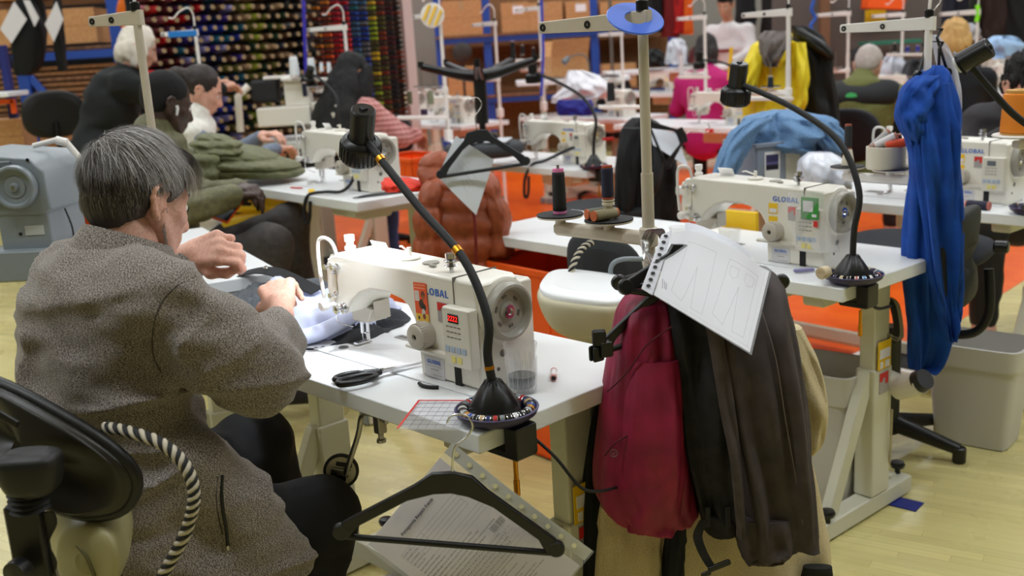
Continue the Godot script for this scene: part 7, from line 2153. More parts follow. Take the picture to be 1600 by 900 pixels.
	# white cloth heap on a far machine, blue fabric, striped pieces
	solo("white_cloth", drape([[110, 888, 912, -8.6, 0.05], [122, 884, 940, -8.58, 0.12], [138, 880, 952, -8.55, 0.18], [150, 868, 950, -8.55, 0.16], [160, 862, 900, -8.55, 0.1]], 7.0, 0.035, 52, 81), mc(Color(0.90, 0.90, 0.92), 0.8), "white cloth heaped over a far sewing machine", "cloth")
	solo("blue_cloth", drape([[156, 872, 924, -8.2, 0.06], [166, 870, 928, -8.18, 0.08], [180, 872, 926, -8.18, 0.08]], 5.0, 0.015, 40, 82), mc(Color(0.04, 0.06, 0.50), 0.7), "royal blue cloth hanging below the white cloth heap", "cloth")
	office_chair(fr(pz(942, 190, -9.6) * V(1, 0, 1), 10), "dark chair with a rounded back behind the black thread cone", {"mat": mc(Color(0.11, 0.09, 0.095), 0.9), "seat": 0.6, "back": 0.36})

func upturned_chair() -> void:
	var o := pz(757, 244, -5.75)
	var t := thing("office_chair", "black swivel chair set upside down on the white table, star base in the air", "chair", fr(o), "black swivel chairs of the workshop")
	part(t, "seat", MB.new().sweep([[V(0, 0.0, 0), V(0.17, 0, 0), V(0, 0, 0.17)], [V(0, 0.015, 0), V(0.215, 0, 0), V(0, 0, 0.2)], [V(0, 0.05, 0), V(0.22, 0, 0), V(0, 0, 0.205)], [V(0, 0.075, 0), V(0.19, 0, 0), V(0, 0, 0.18)], [V(0, 0.082, 0), V(0.06, 0, 0), V(0, 0, 0.06)]], 36, 2.8), mc(Color(0.22, 0.23, 0.245), 0.85))
	part(t, "mechanism", MB.new().box(V(0, 0.1, 0), V(0.16, 0.05, 0.2), 0.01).box(V(-0.08, 0.11, 0.06), V(0.1, 0.012, 0.02), 0.004), M.black)
	part(t, "gas_column", MB.new().cyl(0.018, 0.1, 0.2, 12).cyl(0.035, 0.18, 0.44, 16), M.black)
	for k in 5:
		var a := TAU * k / 5 + 0.32
		var d := V(cos(a), 0, sin(a))
		part(t, "leg", MB.new().tube([V(0, 0.43, 0), d * 0.12 + V(0, 0.45, 0), d * 0.32 + V(0, 0.505, 0)], [0.034, 0.028, 0.018], 8).at(d * 0.32 + V(0, 0.5, 0)).cyl(0.016, 0, 0.03, 10), M.black)
	for q in [[-0.11, 0.10, 0.14, 0.3], [0.08, 0.095, 0.12, -0.4]]:
		part(t, "paper_scrap", MB.new().at(V(q[0], q[1], q[2]), Basis(Vector3.UP, q[3]) * Basis(Vector3.RIGHT, 0.15)).box(Vector3.ZERO, V(0.13, 0.003, 0.1)), mc(Color(0.82, 0.83, 0.85), 0.5))

func grey_machine() -> void:
	# the big grey machine at the man's other side and its table
	var L := stn(-1.12, -2.62, 62)
	table(L, 1.0, 0.86, "white table carrying the grey column machine, beside the man's shoulder", {"treadle": false})
	var t := thing("sewing_machine", "big grey column sewing machine with a wide hand wheel, beside the grey-haired man", "sewing machine", Transform3D(Basis(Vector3.UP, deg_to_rad(-4)).scaled(Vector3.ONE * 0.87), pz(70, 424, -2.9)))
	part(t, "base", MB.new().box(V(-0.02, 0.04, -0.04), V(0.25, 0.1, 0.3), 0.008), M.greybox)
	part(t, "column", MB.new().box(V(-0.005, 0.15, -0.05), V(0.17, 0.16, 0.24), 0.008), M.greybox)
	part(t, "head", MB.new().prism([Vector2(-0.2, 0.2), Vector2(-0.2, 0.385), Vector2(-0.17, 0.40), Vector2(0.045, 0.375), Vector2(0.09, 0.33), Vector2(0.095, 0.215), Vector2(0.07, 0.195)], -0.24, 0.075, 0.008), M.greybox)
	part(t, "side_cover", MB.new().box(V(-0.06, 0.3, 0.078), V(0.1, 0.14, 0.012), 0.004), M.greybox_dark)
	part(t, "hand_wheel", MB.new().aim(V(0.0, 0.29, 0.08), V(0.05, 0, 1)).lathe([Vector2(0, 0), Vector2(0.066, 0), Vector2(0.069, 0.006), Vector2(0.069, 0.022), Vector2(0.064, 0.03), Vector2(0.058, 0.03), Vector2(0.053, 0.018), Vector2(0.036, 0.016), Vector2(0.033, 0.019), Vector2(0.014, 0.017), Vector2(0.013, 0.026), Vector2(0.009, 0.028), Vector2(0, 0.028)], 44), mc(Color(0.50, 0.53, 0.55), 0.3))
	part(t, "wheel_screw", MB.new().aim(V(0.001, 0.29, 0.106), V(0.05, 0, 1)).cyl(0.006, 0, 0.004, 14), M.steel)
	part(t, "rating_plate", MB.new().box(V(0.028, 0.148, 0.071), V(0.062, 0.03, 0.002)), mc(Color(0.72, 0.73, 0.73), 0.4))
	for q in [[-0.02, 0.138], [-0.035, 0.235], [0.045, 0.37], [-0.045, 0.06], [-0.065, 0.262]]:
		part(t, "bolt", MB.new().aim(V(q[0], q[1], 0.07 if q[1] < 0.2 else 0.075), Vector3.BACK).cyl(0.0055, 0, 0.003, 10), M.black)
	part(t, "cable", MB.new().tube(catmull([V(0.09, 0.2, -0.02), V(0.115, 0.14, 0.0), V(0.12, 0.09, 0.02), V(0.1, 0.06, 0.03), V(0.085, 0.08, 0.05)], 5), 0.003, 6), M.rubber)
	# a pale jointed arm behind it
	var a := thing("jointed_arm", "pale jointed metal arm between the grey machine and the man's head", "arm")
	part(a, "rod", MB.new().tube([pz(52, 228, -3.0), pz(90, 218, -3.0)], 0.0075, 8).tube([pz(104, 223, -3.0), pz(134, 258, -3.0)], 0.009, 8), M.pole_white)
	part(a, "joint", MB.new().tube([pz(88, 219, -3.0), pz(105, 223, -3.0)], 0.012, 10), M.pole_white)

func mid_things() -> void:
	# chairs further back
	office_chair(fr(pz(946, 312, -4.95) * V(1, 0, 1), 80), "dark grey chair whose round seat shows beside the black jacket", {"mat": mc(Color(0.16, 0.17, 0.185), 0.9), "seat": 0.66, "back": 0.19})
	office_chair(fr(V(0.02, 0, -4.55), -60), "black chair half hidden behind the rust puffer", {})
	office_chair(fr(pz(98, 345, -7.2) * V(1, 0, 1), 35), "black swivel chair with an oval back by the cardboard at the rack", {"mat": mc(Color(0.06, 0.062, 0.06), 0.6), "seat": 0.74, "back": 0.42})
	office_chair(fr(V(2.05, 0, -6.1), -30), "dark blue-black chair behind the white-haired man", {"mat": mc(Color(0.05, 0.05, 0.09), 0.8), "seat": 0.46})
	office_chair(fr(V(-0.86, 0, -7.5), 10), "black chair whose star base shows on the orange floor under the white table", {})
	bin_(pz(1528, 630, -3.42) * V(1, 0, 1), -42, 0.31, 0.24, 0.36, "grey-beige plastic bin standing on the floor frame beyond the blue jacket")
	bin_(V(0.94, 0, -3.03), -42, 0.27, 0.24, 0.44, "grey-beige plastic bin between the tan fleece and the table leg with stickers")
	crate(V(0.16, 0.012, -3.62), -50, V(0.46, 0.34, 0.34), "lower orange crate on the floor under the table, behind the cream chair")
	crate(V(0.16, 0.354, -3.62), -50, V(0.46, 0.34, 0.34), "upper orange crate under the white table, above the cream chair")
	crate(pz(646, 280, -5.9), -50, V(0.36, 0.14, 0.26), "orange crate under the table behind the rust puffer")
	# under and on table B
	solo("floor_tape", MB.new().at(pz(1404, 790, -2.95) * V(1, 0, 1), Basis(Vector3.UP, -0.72)).box(V(0, 0.002, 0), V(0.13, 0.003, 0.07)), mc(Color(0.05, 0.13, 0.50), 0.5), "square of blue tape on the floor at the table foot", "tape")
	var B := stn(0.854, -2.6, 49.9, 0.78)
	var mt := thing("foot_switch_motor", "cream cylinder motor with a dark end cap below the blue jacket", "motor", Transform3D.IDENTITY)
	part(mt, "casing", MB.new().tube([pz(1382, 588, -2.95), pz(1418, 604, -2.9)], 0.026, 18), M.panel)
	part(mt, "neck", MB.new().tube([pz(1404, 606, -2.92), pz(1440, 598, -2.84)], [0.036, 0.032], 18), M.panel)
	part(mt, "end_cap", MB.new().tube([pz(1436, 597, -2.85), pz(1446, 592, -2.83)], [0.034, 0.03], 18), M.black)
	for k in 5:
		var w := k * 3.0
		solo("cable", MB.new().tube(catmull([pz(1372 + w, 462, -2.92), pz(1366 + w, 500 + w, -2.92), pz(1380 + w * 2, 540 - w, -2.92), pz(1398 + w, 520, -2.92), pz(1392 + w, 478, -2.92), pz(1380 + w, 466, -2.94)], 6), 0.0042, 6), M.rubber if k < 3 else mc(Color(0.55, 0.52, 0.44), 0.6), ["black cable loop hanging tightest to the table post", "second black cable loop beside the table post", "widest black cable loop beside the table post", "beige cable loop behind the black ones", "outer beige cable loop behind the black ones"][k], "cable", Transform3D.IDENTITY, "cable loops under the table by the blue jacket")
	solo("lamp_cable", MB.new().tube(catmull([pz(1352, 450, -2.62), pz(1358, 470, -2.66), pz(1372, 482, -2.72), pz(1392, 478, -2.8)], 6), 0.0045, 6), M.rubber, "black cable curving from the lamp clamp to the cable loops", "cable")
	solo("floor_cable", MB.new().tube(catmull([pz(1394, 640, -2.9), pz(1390, 720, -2.92), pz(1382, 742, -2.95), pz(1368, 756, -2.98)], 6), 0.003, 6), mc(Color(0.75, 0.7, 0.58), 0.6), "thin pale cable hanging beside the table post with stickers", "cable")
	tray(B, V(-0.02, 0.002, -0.08), 0.078, 22, [["purple", Color(0.2, 0.16, 0.34)], ["white", Color(0.86, 0.86, 0.86)], ["sky blue", Color(0.4, 0.6, 0.8)], ["salmon", Color(0.75, 0.45, 0.42)], ["dark", Color(0.08, 0.08, 0.1)], ["cream", Color(0.82, 0.75, 0.6)]], "the second table")
	spool(B * Transform3D(Basis(Vector3.RIGHT, PI / 2) * Basis(Vector3.UP, 0.4), V(-0.055, 0.038, -0.01)), Color(0.85, 0.78, 0.66), Color(0.8, 0.72, 0.6), 0.016, 0.03, "cream spool lying on top of the bobbins in the second tray")
	var hb := thing("hanging_bag", "clear plastic bag with a green card over the cream machine's panel", "bag", B)
	part(hb, "film", MB.new().sheet(10, 12, 0.0006, func(u, v): return V(-0.255 + u * 0.15 + 0.02 * v, 0.215 - 0.15 * v + 0.006 * sin(u * 7.0), -0.122 + 0.01 * sin(u * 5.0 + v * 4.0))), M.film)
	part(hb, "green_card", MB.new().box(V(-0.185, 0.178, -0.126), V(0.055, 0.06, 0.002)), mc(Color(0.22, 0.60, 0.24), 0.5))
	part(hb, "card_print", MB.new().box(V(-0.19, 0.183, -0.1248), V(0.032, 0.03, 0.001)).box(V(-0.17, 0.158, -0.1248), V(0.015, 0.008, 0.001)), M.paper)
	part(hb, "red_tag", MB.new().box(V(-0.165, 0.135, -0.124), V(0.012, 0.016, 0.002)), M.red)
	for q in [[-0.62, -0.09, "empty clear tumbler on the second table", false], [-0.47, -0.14, "clear tumbler with dark coffee on the second table", true]]:
		var g := thing("glass", q[2], "glass", B * Transform3D(Basis.IDENTITY, V(q[0], 0.001, q[1])))
		part(g, "tumbler", MB.new().lathe([Vector2(0, 0), Vector2(0.027, 0), Vector2(0.0335, 0.09), Vector2(0.032, 0.09), Vector2(0.026, 0.008), Vector2(0, 0.008)], 28), M.clear)
		if q[3]:
			part(g, "coffee", MB.new().cyl(0.025, 0.0085, 0.042, 24, 0.0, 0.0275), M.coffee)
	var sc := thing("snips", "red-handled thread snips lying before the bagged machine", "snips", B * Transform3D(Basis(Vector3.UP, 0.5), V(-0.50, 0.008, -0.035)))
	for s in [-1, 1]:
		part(sc, "handle", MB.new().tube([V(0.0, 0, 0.01 * s), V(-0.03, 0, 0.02 * s), V(-0.06, 0, 0.012 * s)], [0.006, 0.009, 0.006], 8), mc(Color(0.85, 0.22, 0.14), 0.5) if s < 0 else M.greybox_dark)
	part(sc, "blade", MB.new().box(V(0.025, 0, 0), V(0.05, 0.003, 0.008), 0.001), M.chrome)
	solo("phone", MB.new().box(V(-0.40, 0.006, -0.06), V(0.12, 0.008, 0.07), 0.003), M.black, "black phone lying before the bagged machine's foot", "phone", B)
	solo("lilac_clip", MB.new().at(V(-0.185, 0.008, -0.1), Basis(Vector3.UP, 0.9)).box(Vector3.ZERO, V(0.06, 0.01, 0.012), 0.004), mc(Color(0.55, 0.53, 0.70), 0.5), "lilac seam ripper lying on the second table near the tray", "tool", B)
	# spools on the second stand
	var s1 := B * V(-0.300, 0.245, -0.5)
	var hold := thing("spool_holder", "ivory cone holder under the charcoal spool", "spool holder", Transform3D(Basis.IDENTITY, s1))
	part(hold, "cup", MB.new().cyl(0.020, 0, 0.05, 16, 0.002, 0.012), mc(Color(0.86, 0.82, 0.74)))
	spool(Transform3D(Basis.IDENTITY, s1 + V(0, 0.05, 0)), Color(0.14, 0.15, 0.17), Color(0.6, 0.3, 0.2), 0.011, 0.075, "charcoal thread spool standing on the ivory cone holder")
	var cup := thing("spool_cup", "cream round tub of spools on the off-white stand", "tub", B * Transform3D(Basis.IDENTITY, V(-0.175, 0.243, -0.5)))
	part(cup, "tub", MB.new().lathe([Vector2(0, 0), Vector2(0.054, 0), Vector2(0.056, 0.004), Vector2(0.056, 0.065), Vector2(0.054, 0.066), Vector2(0.052, 0.064), Vector2(0.052, 0.006), Vector2(0, 0.006)], 36), mc(Color(0.86, 0.83, 0.76), 0.4))
	for q in [[-0.005, 0.03, -0.01, 0.0, "dark green thread spool upright in the cream tub", Color(0.13, 0.15, 0.12), 0.012], [0.025, 0.03, -0.012, 0.0, "burgundy thread spool upright in the cream tub", Color(0.22, 0.06, 0.13), 0.016], [0.015, 0.068, 0.03, 1.35, "orange thread spool lying across the cream tub", Color(0.85, 0.27, 0.10), 0.0125], [-0.02, 0.066, 0.03, 1.1, "white thread spool lying across the cream tub", Color(0.88, 0.86, 0.86), 0.0125], [-0.04, 0.06, 0.012, 0.8, "pale grey thread spool at the cream tub's edge", Color(0.70, 0.68, 0.67), 0.0115]]:
		spool(B * Transform3D(Basis(Vector3.UP, 0.4) * Basis(Vector3.BACK, -q[3]), V(-0.175 + q[0], 0.243 + q[1], -0.5 + q[2])), q[5], Color(0.75, 0.5, 0.4), q[6], 0.07, q[4], "spools in the cream tub")
	# table C: strips and scraps, black belt, yellow trestle; table D and E bits
	var C := stn(-0.555, -3.82, 50.6, 0.907)
	solo("grey_strip", MB.new().sheet(14, 4, 0.004, func(u, v): return V(-0.09 + u * 0.11 - 0.02 * v, 0.004 + 0.003 * sin(u * 6.0), -0.04 - u * 0.36 - v * 0.06)), mc(Color(0.24, 0.25, 0.27), 0.9), "dark grey cloth strip along the table edge behind the front lamp", "cloth", C)
	solo("orange_scraps", drape([[278, 600, 640, -3.78, 0.03], [288, 596, 664, -3.75, 0.06], [297, 598, 662, -3.74, 0.05]], 5.0, 0.012, 36, 91), mc(Color(0.90, 0.20, 0.08), 0.7), "orange-red cloth scraps on the grey strip", "cloth")
	solo("yellow_ruler", MB.new().at(V(-0.42, 0.006, -0.05), Basis(Vector3.UP, -0.5)).box(Vector3.ZERO, V(0.09, 0.008, 0.025), 0.002), M.yellow, "yellow tape block lying before the machine behind the front lamp", "tape", C)
	solo("red_marker", MB.new().at(V(-0.60, 0.004, -0.08), Basis(Vector3.UP, 0.2)).box(Vector3.ZERO, V(0.07, 0.004, 0.012), 0.001), mc(Color(0.85, 0.25, 0.22)), "thin red strip lying on the white table behind the front lamp", "strip", C)
	solo("black_belt", MB.new().tube(catmull([V(-0.22, 0.10, -0.14), V(-0.23, 0.05, -0.13), V(-0.25, 0.012, -0.09), V(-0.32, 0.01, -0.05), V(-0.36, 0.0, 0.0), V(-0.38, -0.06, 0.012), V(-0.37, -0.11, 0.015), V(-0.34, -0.09, 0.015), V(-0.33, -0.02, 0.01)], 5), 0.007, 6), M.rubber, "black looped strap hanging over the white table's edge", "strap", C)
	var tr := thing("trestle", "yellow wooden trestle beam under the white table", "trestle")
	part(tr, "beam", MB.new().tube([pz(312, 318, -4.75), pz(446, 322, -4.6)], 0.035, 4), M.yellow)
	part(tr, "brace", MB.new().tube([pz(352, 350, -4.7), pz(452, 326, -4.6)], 0.03, 4), M.yellow)
	solo("yellow_board", MB.new().at(pz(1145, 344, -3.6), Basis(Vector3.UP, -0.8)).box(Vector3.ZERO, V(0.2, 0.07, 0.02), 0.003), M.yellow, "yellow board seen through the arch of the bagged machine", "board")
	var D := stn(0.42, -5.34, 50, 0.78)
	tray(D, V(-0.02, 0.002, -0.07), 0.075, 8, [["white", Color(0.85, 0.85, 0.85)], ["salmon", Color(0.8, 0.4, 0.35)], ["yellow", Color(0.85, 0.75, 0.3)]], "the third table")
	solo("grey_strap", MB.new().tube(catmull([V(-0.21, 0.10, -0.14), V(-0.25, 0.09, -0.12), V(-0.38, 0.03, -0.06), V(-0.44, 0.01, -0.02), V(-0.47, -0.06, 0.012), V(-0.48, -0.16, 0.015), V(-0.45, -0.15, 0.015), V(-0.44, -0.05, 0.012)], 5), 0.009, 6), mc(Color(0.16, 0.17, 0.18), 0.8), "grey strap hanging over the edge of the table with the upturned chair", "strap", D)
	var E := stn(1.75, -3.42, 50, 0.78)
	spool(E * Transform3D(Basis(Vector3.BACK, PI / 2) * Basis(Vector3.UP, 0.4), V(-0.16, 0.016, -0.045)), Color(0.09, 0.10, 0.20), Color(0.7, 0.4, 0.35), 0.016, 0.085, "navy spool lying before the machine beside the blue jacket")
	tray(E, V(-0.02, 0.002, -0.06), 0.075, 8, [["tan", Color(0.6, 0.45, 0.28)], ["dark", Color(0.1, 0.1, 0.12)]], "the edge table")
	# the lamp and orange cone of the next table, cut by the picture's edge
	var eb := pz(1640, 290, -2.5)
	var lx := Transform3D(Basis(Vector3.UP, 0.0), eb)
	lamp(lx, [V(0, 0.06, 0), V(0.01, 0.12, 0), pz(1622, 205, -2.5) - eb, pz(1580, 175, -2.5) - eb, pz(1535, 125, -2.5) - eb, pz(1514, 100, -2.5) - eb, pz(1508, 95, -2.5) - eb], V(-0.8, -0.55, -0.6), "black gooseneck lamp beside the big orange cone", false, false, false)
	var os := thing("thread_stand", "white spool arm under the big orange cone", "thread stand")
	part(os, "spool_rest", MB.new().at(pz(1600, 213, -2.7)).lathe([Vector2(0, 0), Vector2(0.075, 0), Vector2(0.078, 0.004), Vector2(0.075, 0.007), Vector2(0, 0.007)], 30), M.pole_white)
	part(os, "spool_arm", MB.new().at(pz(1610, 222, -2.7)).box(V(0.06, -0.005, 0), V(0.2, 0.02, 0.04), 0.004), M.pole_white)
	spool(fr(pz(1598, 210, -2.7)), Color(0.90, 0.52, 0.09), Color(0.8, 0.6, 0.3), 0.056, 0.115, "big orange thread cone at the picture's edge before the curly-haired person", "", 0.05)
	# further stands
	var bs := [[213, 26, -2.7, 0.74, "beige thread stand beside the grey-haired man's head", {"mat": M.pole, "turn": -20.0, "len": 0.14}], [687, 22, -6.6, 0.72, "white thread stand with a yellow and white disc, over the rust puffer", {}], [538, 42, -7.0, 0.62, "white thread stand beside the long-haired woman", {"turn": -20.0}], [473, 24, -7.6, 0.7, "white thread stand with a blue ribbon before the small spools", {"turn": -20.0}], [773, 36, -8.2, 0.66, "white thread stand behind the upturned chair", {"y0": -0.94}], [842, 12, -8.4, 0.74, "white thread stand wound with blue tape", {}], [971, 52, -9.0, 0.6, "thin white thread stand just before the beige pole", {}], [1101, 26, -8.2, 0.66, "white thread stand in front of the woman in magenta", {}], [1232, 18, -5.2, 0.6, "white thread stand that carries the yellow jacket", {}], [1326, 20, -8.0, 0.66, "white thread stand above the white-haired man", {}], [1411, 22, -8.6, 0.6, "white thread stand before the partition", {}], [1528, 18, -7.4, 0.62, "white thread stand with a lime ribbon", {}], [305, 50, -6.4, 0.5, "white thread stand with a blue flag before the thread cones", {"len": 0.2, "turn": 0.0}]]
	for q in bs:
		bgstand(q[0], q[1], q[2], q[3], q[4], q[5])
	var disc := thing("striped_disc", "round disc striped yellow and white on a thread stand", "disc", Transform3D.IDENTITY)
	part(disc, "plate", MB.new().aim(pz(676, 24, -6.58), V(-0.2, 0.1, 1)).cyl(0.075, 0, 0.008, 28, 0.002), M.pole_white)
	for q in [-0.04, 0.0, 0.04]:
		part(disc, "stripe", MB.new().aim(pz(676, 24, -6.572), V(-0.2, 0.1, 1), V(0, 0, 1)).box(V(0, 0.01, q), V(0.12 if q == 0.0 else 0.1, 0.003, 0.016)), M.yellow)
	solo("blue_tape", MB.new().tube([pz(846, 0, -8.3), pz(849, 80, -8.3), pz(846, 150, -8.3)], 0.012, 8), mc(Color(0.18, 0.28, 0.78), 0.5), "blue tape hanging along a thread stand", "tape")
	solo("blue_ribbon", MB.new().tube([pz(474, 0, -7.4), pz(477, 90, -7.4), pz(480, 165, -7.4)], 0.013, 8), mc(Color(0.22, 0.18, 0.70), 0.6), "violet-blue ribbon hanging beside the small spools", "ribbon")
	solo("blue_flag", MB.new().at(pz(285, 53, -6.3)).box(V(0, 0, 0), V(0.17, 0.035, 0.008), 0.003), mc(Color(0.12, 0.48, 0.80), 0.5), "light blue tape flag before the thread cones", "flag")
	solo("lime_ribbon", MB.new().tube([pz(1527, 8, -7.4), pz(1529, 20, -7.4), pz(1526, 34, -7.4)], 0.016, 6), mc(Color(0.55, 0.95, 0.10), 0.6), "lime green ribbon on a thread stand", "ribbon")
	solo("yellow_tube", MB.new().tube([pz(1143, 74, -7.4), pz(1139, 125, -7.4)], 0.013, 8), M.yellow, "upright yellow tube beside the yellow jacket", "tube")
	solo("blue_ribbon_coil", MB.new().tube(catmull([pz(1272, 0, -8.0), pz(1268, 15, -8.0), pz(1274, 28, -8.0), pz(1267, 40, -8.0), pz(1272, 52, -8.0)], 5), 0.014, 6), mc(Color(0.15, 0.35, 0.75), 0.6), "twisted blue ribbon hanging above the black coat", "ribbon")
	# thread cones on shelves and rests further back
	for q in [[461, 120, -6.6, 0.032, 0.13, "large white thread cone with a blue top on the overlock stand", Color(0.90, 0.92, 0.94), 0.024], [488, 119, -6.6, 0.026, 0.115, "smaller white thread cone on the overlock stand", Color(0.90, 0.92, 0.94), 0.02], [503, 112, -6.8, 0.013, 0.06, "slim white spool on the overlock stand", Color(0.88, 0.9, 0.92), 0.011], [515, 114, -6.8, 0.016, 0.07, "stout white spool on the overlock stand", Color(0.88, 0.9, 0.92), 0.012], [641, 164, -6.6, 0.016, 0.09, "olive spool on the rest by the striped sleeve", Color(0.33, 0.33, 0.22), 0.0155], [674, 164, -6.6, 0.018, 0.095, "sage green spool on the rest by the striped sleeve", Color(0.50, 0.53, 0.42), 0.017], [663, 180, -6.5, 0.022, 0.04, "purple spool on the rest by the striped sleeve", Color(0.20, 0.10, 0.26), 0.022], [955, 160, -6.2, 0.026, 0.125, "black thread cone with a pink top before the beige pole", Color(0.05, 0.06, 0.08), 0.02], [802, 88, -8.4, 0.02, 0.12, "black cone with a blue top behind the upturned chair", Color(0.05, 0.05, 0.06), 0.016], [817, 86, -8.4, 0.016, 0.08, "black cone with a pink top behind the upturned chair", Color(0.05, 0.05, 0.06), 0.014], [834, 88, -8.4, 0.015, 0.07, "small black cone behind the upturned chair", Color(0.05, 0.05, 0.06), 0.013], [1398, 82, -8.3, 0.016, 0.075, "black cone on the far white row", Color(0.06, 0.05, 0.06), 0.013], [1065, 118, -7.6, 0.018, 0.15, "tall white cone before the magenta jumper", Color(0.9, 0.9, 0.92), 0.014], [477, 152, -6.4, 0.014, 0.09, "navy spool in the overlock machine's arch", Color(0.05, 0.07, 0.18), 0.014], [1204, 138, -5.15, 0.016, 0.06, "dark teal spool on the rest over the yellow jacket", Color(0.05, 0.12, 0.16), 0.012], [1418, 82, -8.3, 0.014, 0.05, "blue spool on the far white row", Color(0.12, 0.16, 0.55), 0.014], [1434, 81, -8.3, 0.014, 0.05, "second blue spool on the far white row, next along", Color(0.14, 0.18, 0.6), 0.014]]:
		spool(fr(pz(q[0], q[1], q[2])), q[6], Color(0.80, 0.72, 0.70), q[3], q[4], q[5], "", q[7])
	# shelf arms under those cones
	for q in [[440, 530, 121, -6.65, "white spool shelf of the overlock stand"], [620, 700, 181, -6.6, "white spool rest before the striped sleeve"], [935, 1010, 164, -6.2, "white spool rest with the black cone"], [790, 850, 92, -8.4, "white spool shelf behind the upturned chair"], [1060, 1108, 118, -7.6, "white spool rest before the magenta jumper"], [1388, 1445, 83, -8.3, "white shelf of blue and black spools over the white-haired man"], [1168, 1236, 150, -5.2, "white spool rest in front of the yellow jacket"]]:
		var a := pz(q[0], q[2], q[3])
		var b := pz(q[1], q[2], q[3])
		solo("spool_shelf", MB.new().at((a + b) / 2 - V(0, 0.012, 0), Basis(Vector3.BACK, atan2((b - a).y, (b - a).x))).box(Vector3.ZERO, V((b - a).length(), 0.02, 0.09), 0.004), M.pole_white, q[4], "shelf")
	# overlock machine behind the white-vest woman's machine, grey servo box
	var ov := thing("overlock_machine", "white overlock machine with a curved guard and black head, before the thread cones", "sewing machine", fr(pz(440, 196, -6.7), 0))
	part(ov, "base", MB.new().box(V(0.04, 0.06, 0), V(0.34, 0.12, 0.2), 0.01), M.cream)
	part(ov, "guard", MB.new().prism([Vector2(0.05, 0.12), Vector2(0.05, 0.30), Vector2(0.10, 0.31), Vector2(0.16, 0.27), Vector2(0.20, 0.20), Vector2(0.215, 0.12)], -0.06, 0.06, 0.008), M.cream)
	part(ov, "head", MB.new().box(V(-0.08, 0.22, -0.02), V(0.18, 0.14, 0.12), 0.02), M.black_soft)
	part(ov, "front_post", MB.new().tube([V(-0.25, -0.02, 0.06), V(-0.24, 0.2, 0.06), V(-0.17, 0.26, 0.04)], 0.024, 10), M.cream)
	part(ov, "top_plate", MB.new().box(V(0.02, 0.30, -0.03), V(0.2, 0.02, 0.12), 0.004), M.pole_white)
	# more far tables and machines
	var far := [[-0.9, -10.6, "far white table by the long-haired woman's machine", "far cream machine beyond the long-haired woman"], [1.0, -8.55, "far white table under the white cloth heap", "far cream machine under the white cloth heap"], [3.3, -8.0, "far white table where the white-haired man sews", "cream machine in front of the white-haired man"], [4.6, -8.6, "far white table behind the blond person", "far cream machine behind the garment bag"], [3.7, -10.6, "far white table below the partition", "far cream machine below the partition"], [5.3, -10.3, "far white table below the coats", "far cream machine below the dark coats"]]
	for q in far:
		var X := stn(q[0], q[1], 50)
		table(X, 1.3, 0.78, q[2], {"treadle": false})
		machine(up(X, 0.78), q[3])
	lamp(up(stn(1.69, -7.09, 50), 0.78), [V(-0.02, 0.06, -0.075), V(-0.02, 0.16, -0.08), V(-0.05, 0.28, -0.10), V(-0.16, 0.37, -0.12), V(-0.34, 0.44, -0.13), V(-0.48, 0.46, -0.13), V(-0.55, 0.46, -0.13)], V(-0.02, -0.5, 0.0), "black gooseneck lamp before the woman in magenta", false, false)
	lamp(up(stn(-1.02, -6.2, 50), 0.92), [V(-0.02, 0.06, -0.075), V(-0.02, 0.16, -0.08), V(-0.05, 0.26, -0.10), V(-0.16, 0.33, -0.12), V(-0.3, 0.39, -0.13), V(-0.36, 0.4, -0.13), V(-0.4, 0.4, -0.13)], V(-0.2, -0.3, 0.0), "dark gooseneck lamp over the white-vest woman's machine", false, false)
	for q in [[V(1.15, 0, -9.3), 1.10, 1.0, "white counter that carries the open cardboard box"], [V(2.35, 0, -10.35), 1.10, 1.3, "long white counter under the cloth piles by the red coats"]]:
		table(Transform3D(Basis.IDENTITY, q[0]), q[2], q[1], q[3], {"treadle": false})
	# heaps on the far rows
	var hp := [[1040, 100, 1075, "white cloth pile on the far row by the dark red coat", Color(0.82, 0.83, 0.86), -10.6, 60], [1076, 98, 1096, "dark red cloth pile on the far row", Color(0.35, 0.04, 0.06), -10.5, 74], [1000, 104, 1040, "dark green-black cloth pile on the far row", Color(0.05, 0.07, 0.06), -10.4, 76], [1370, 148, 1420, "pale grey bag pile on the white-haired man's row", Color(0.75, 0.76, 0.80), -8.6, 88], [1412, 150, 1450, "dark grey bundled cloth on the white-haired man's row", Color(0.20, 0.21, 0.23), -8.4, 92], [1330, 96, 1352, "brown-black bag behind the white-haired man", Color(0.10, 0.075, 0.075), -8.8, 74], [1535, 92, 1600, "light blue and white bag on the row below the coats", Color(0.62, 0.74, 0.88), -8.0, 56], [1500, 62, 1524, "pale grey sack leaning below the coats", Color(0.68, 0.68, 0.71), -7.8, 36]]
	for q in hp:
		solo("cloth_pile", drape([[q[6], q[0] + (q[2] - q[0]) * 0.3, q[2] - (q[2] - q[0]) * 0.3, q[5], 0.04], [q[6] + (q[1] - q[6]) * 0.35, q[0] + 3, q[2] - 3, q[5], 0.12], [q[1], q[0], q[2], q[5], 0.14]], 6.0, 0.03, 36, q[0]), mc(q[4], 0.8), q[3], "cloth")
	for q in [["red", 0.86, Color(0.85, 0.16, 0.12)], ["green", 0.60, Color(0.12, 0.55, 0.30)]]:
		solo("edge_tape", MB.new().box(V(-q[1] + 0.5, 0.76, 0.001), V(0.07, 0.026, 0.002)), mc(q[2]), q[0] + " tape stuck to the far table's front edge", "tape", stn(1.69, -7.09, 50))
	var sg := solo("red_tape", MB.new().at(pz(950, 217, -5.4)).box(Vector3.ZERO, V(0.06, 0.014, 0.01)), M.red, "red strip on the table edge beside the wheel of the third machine", "tape")
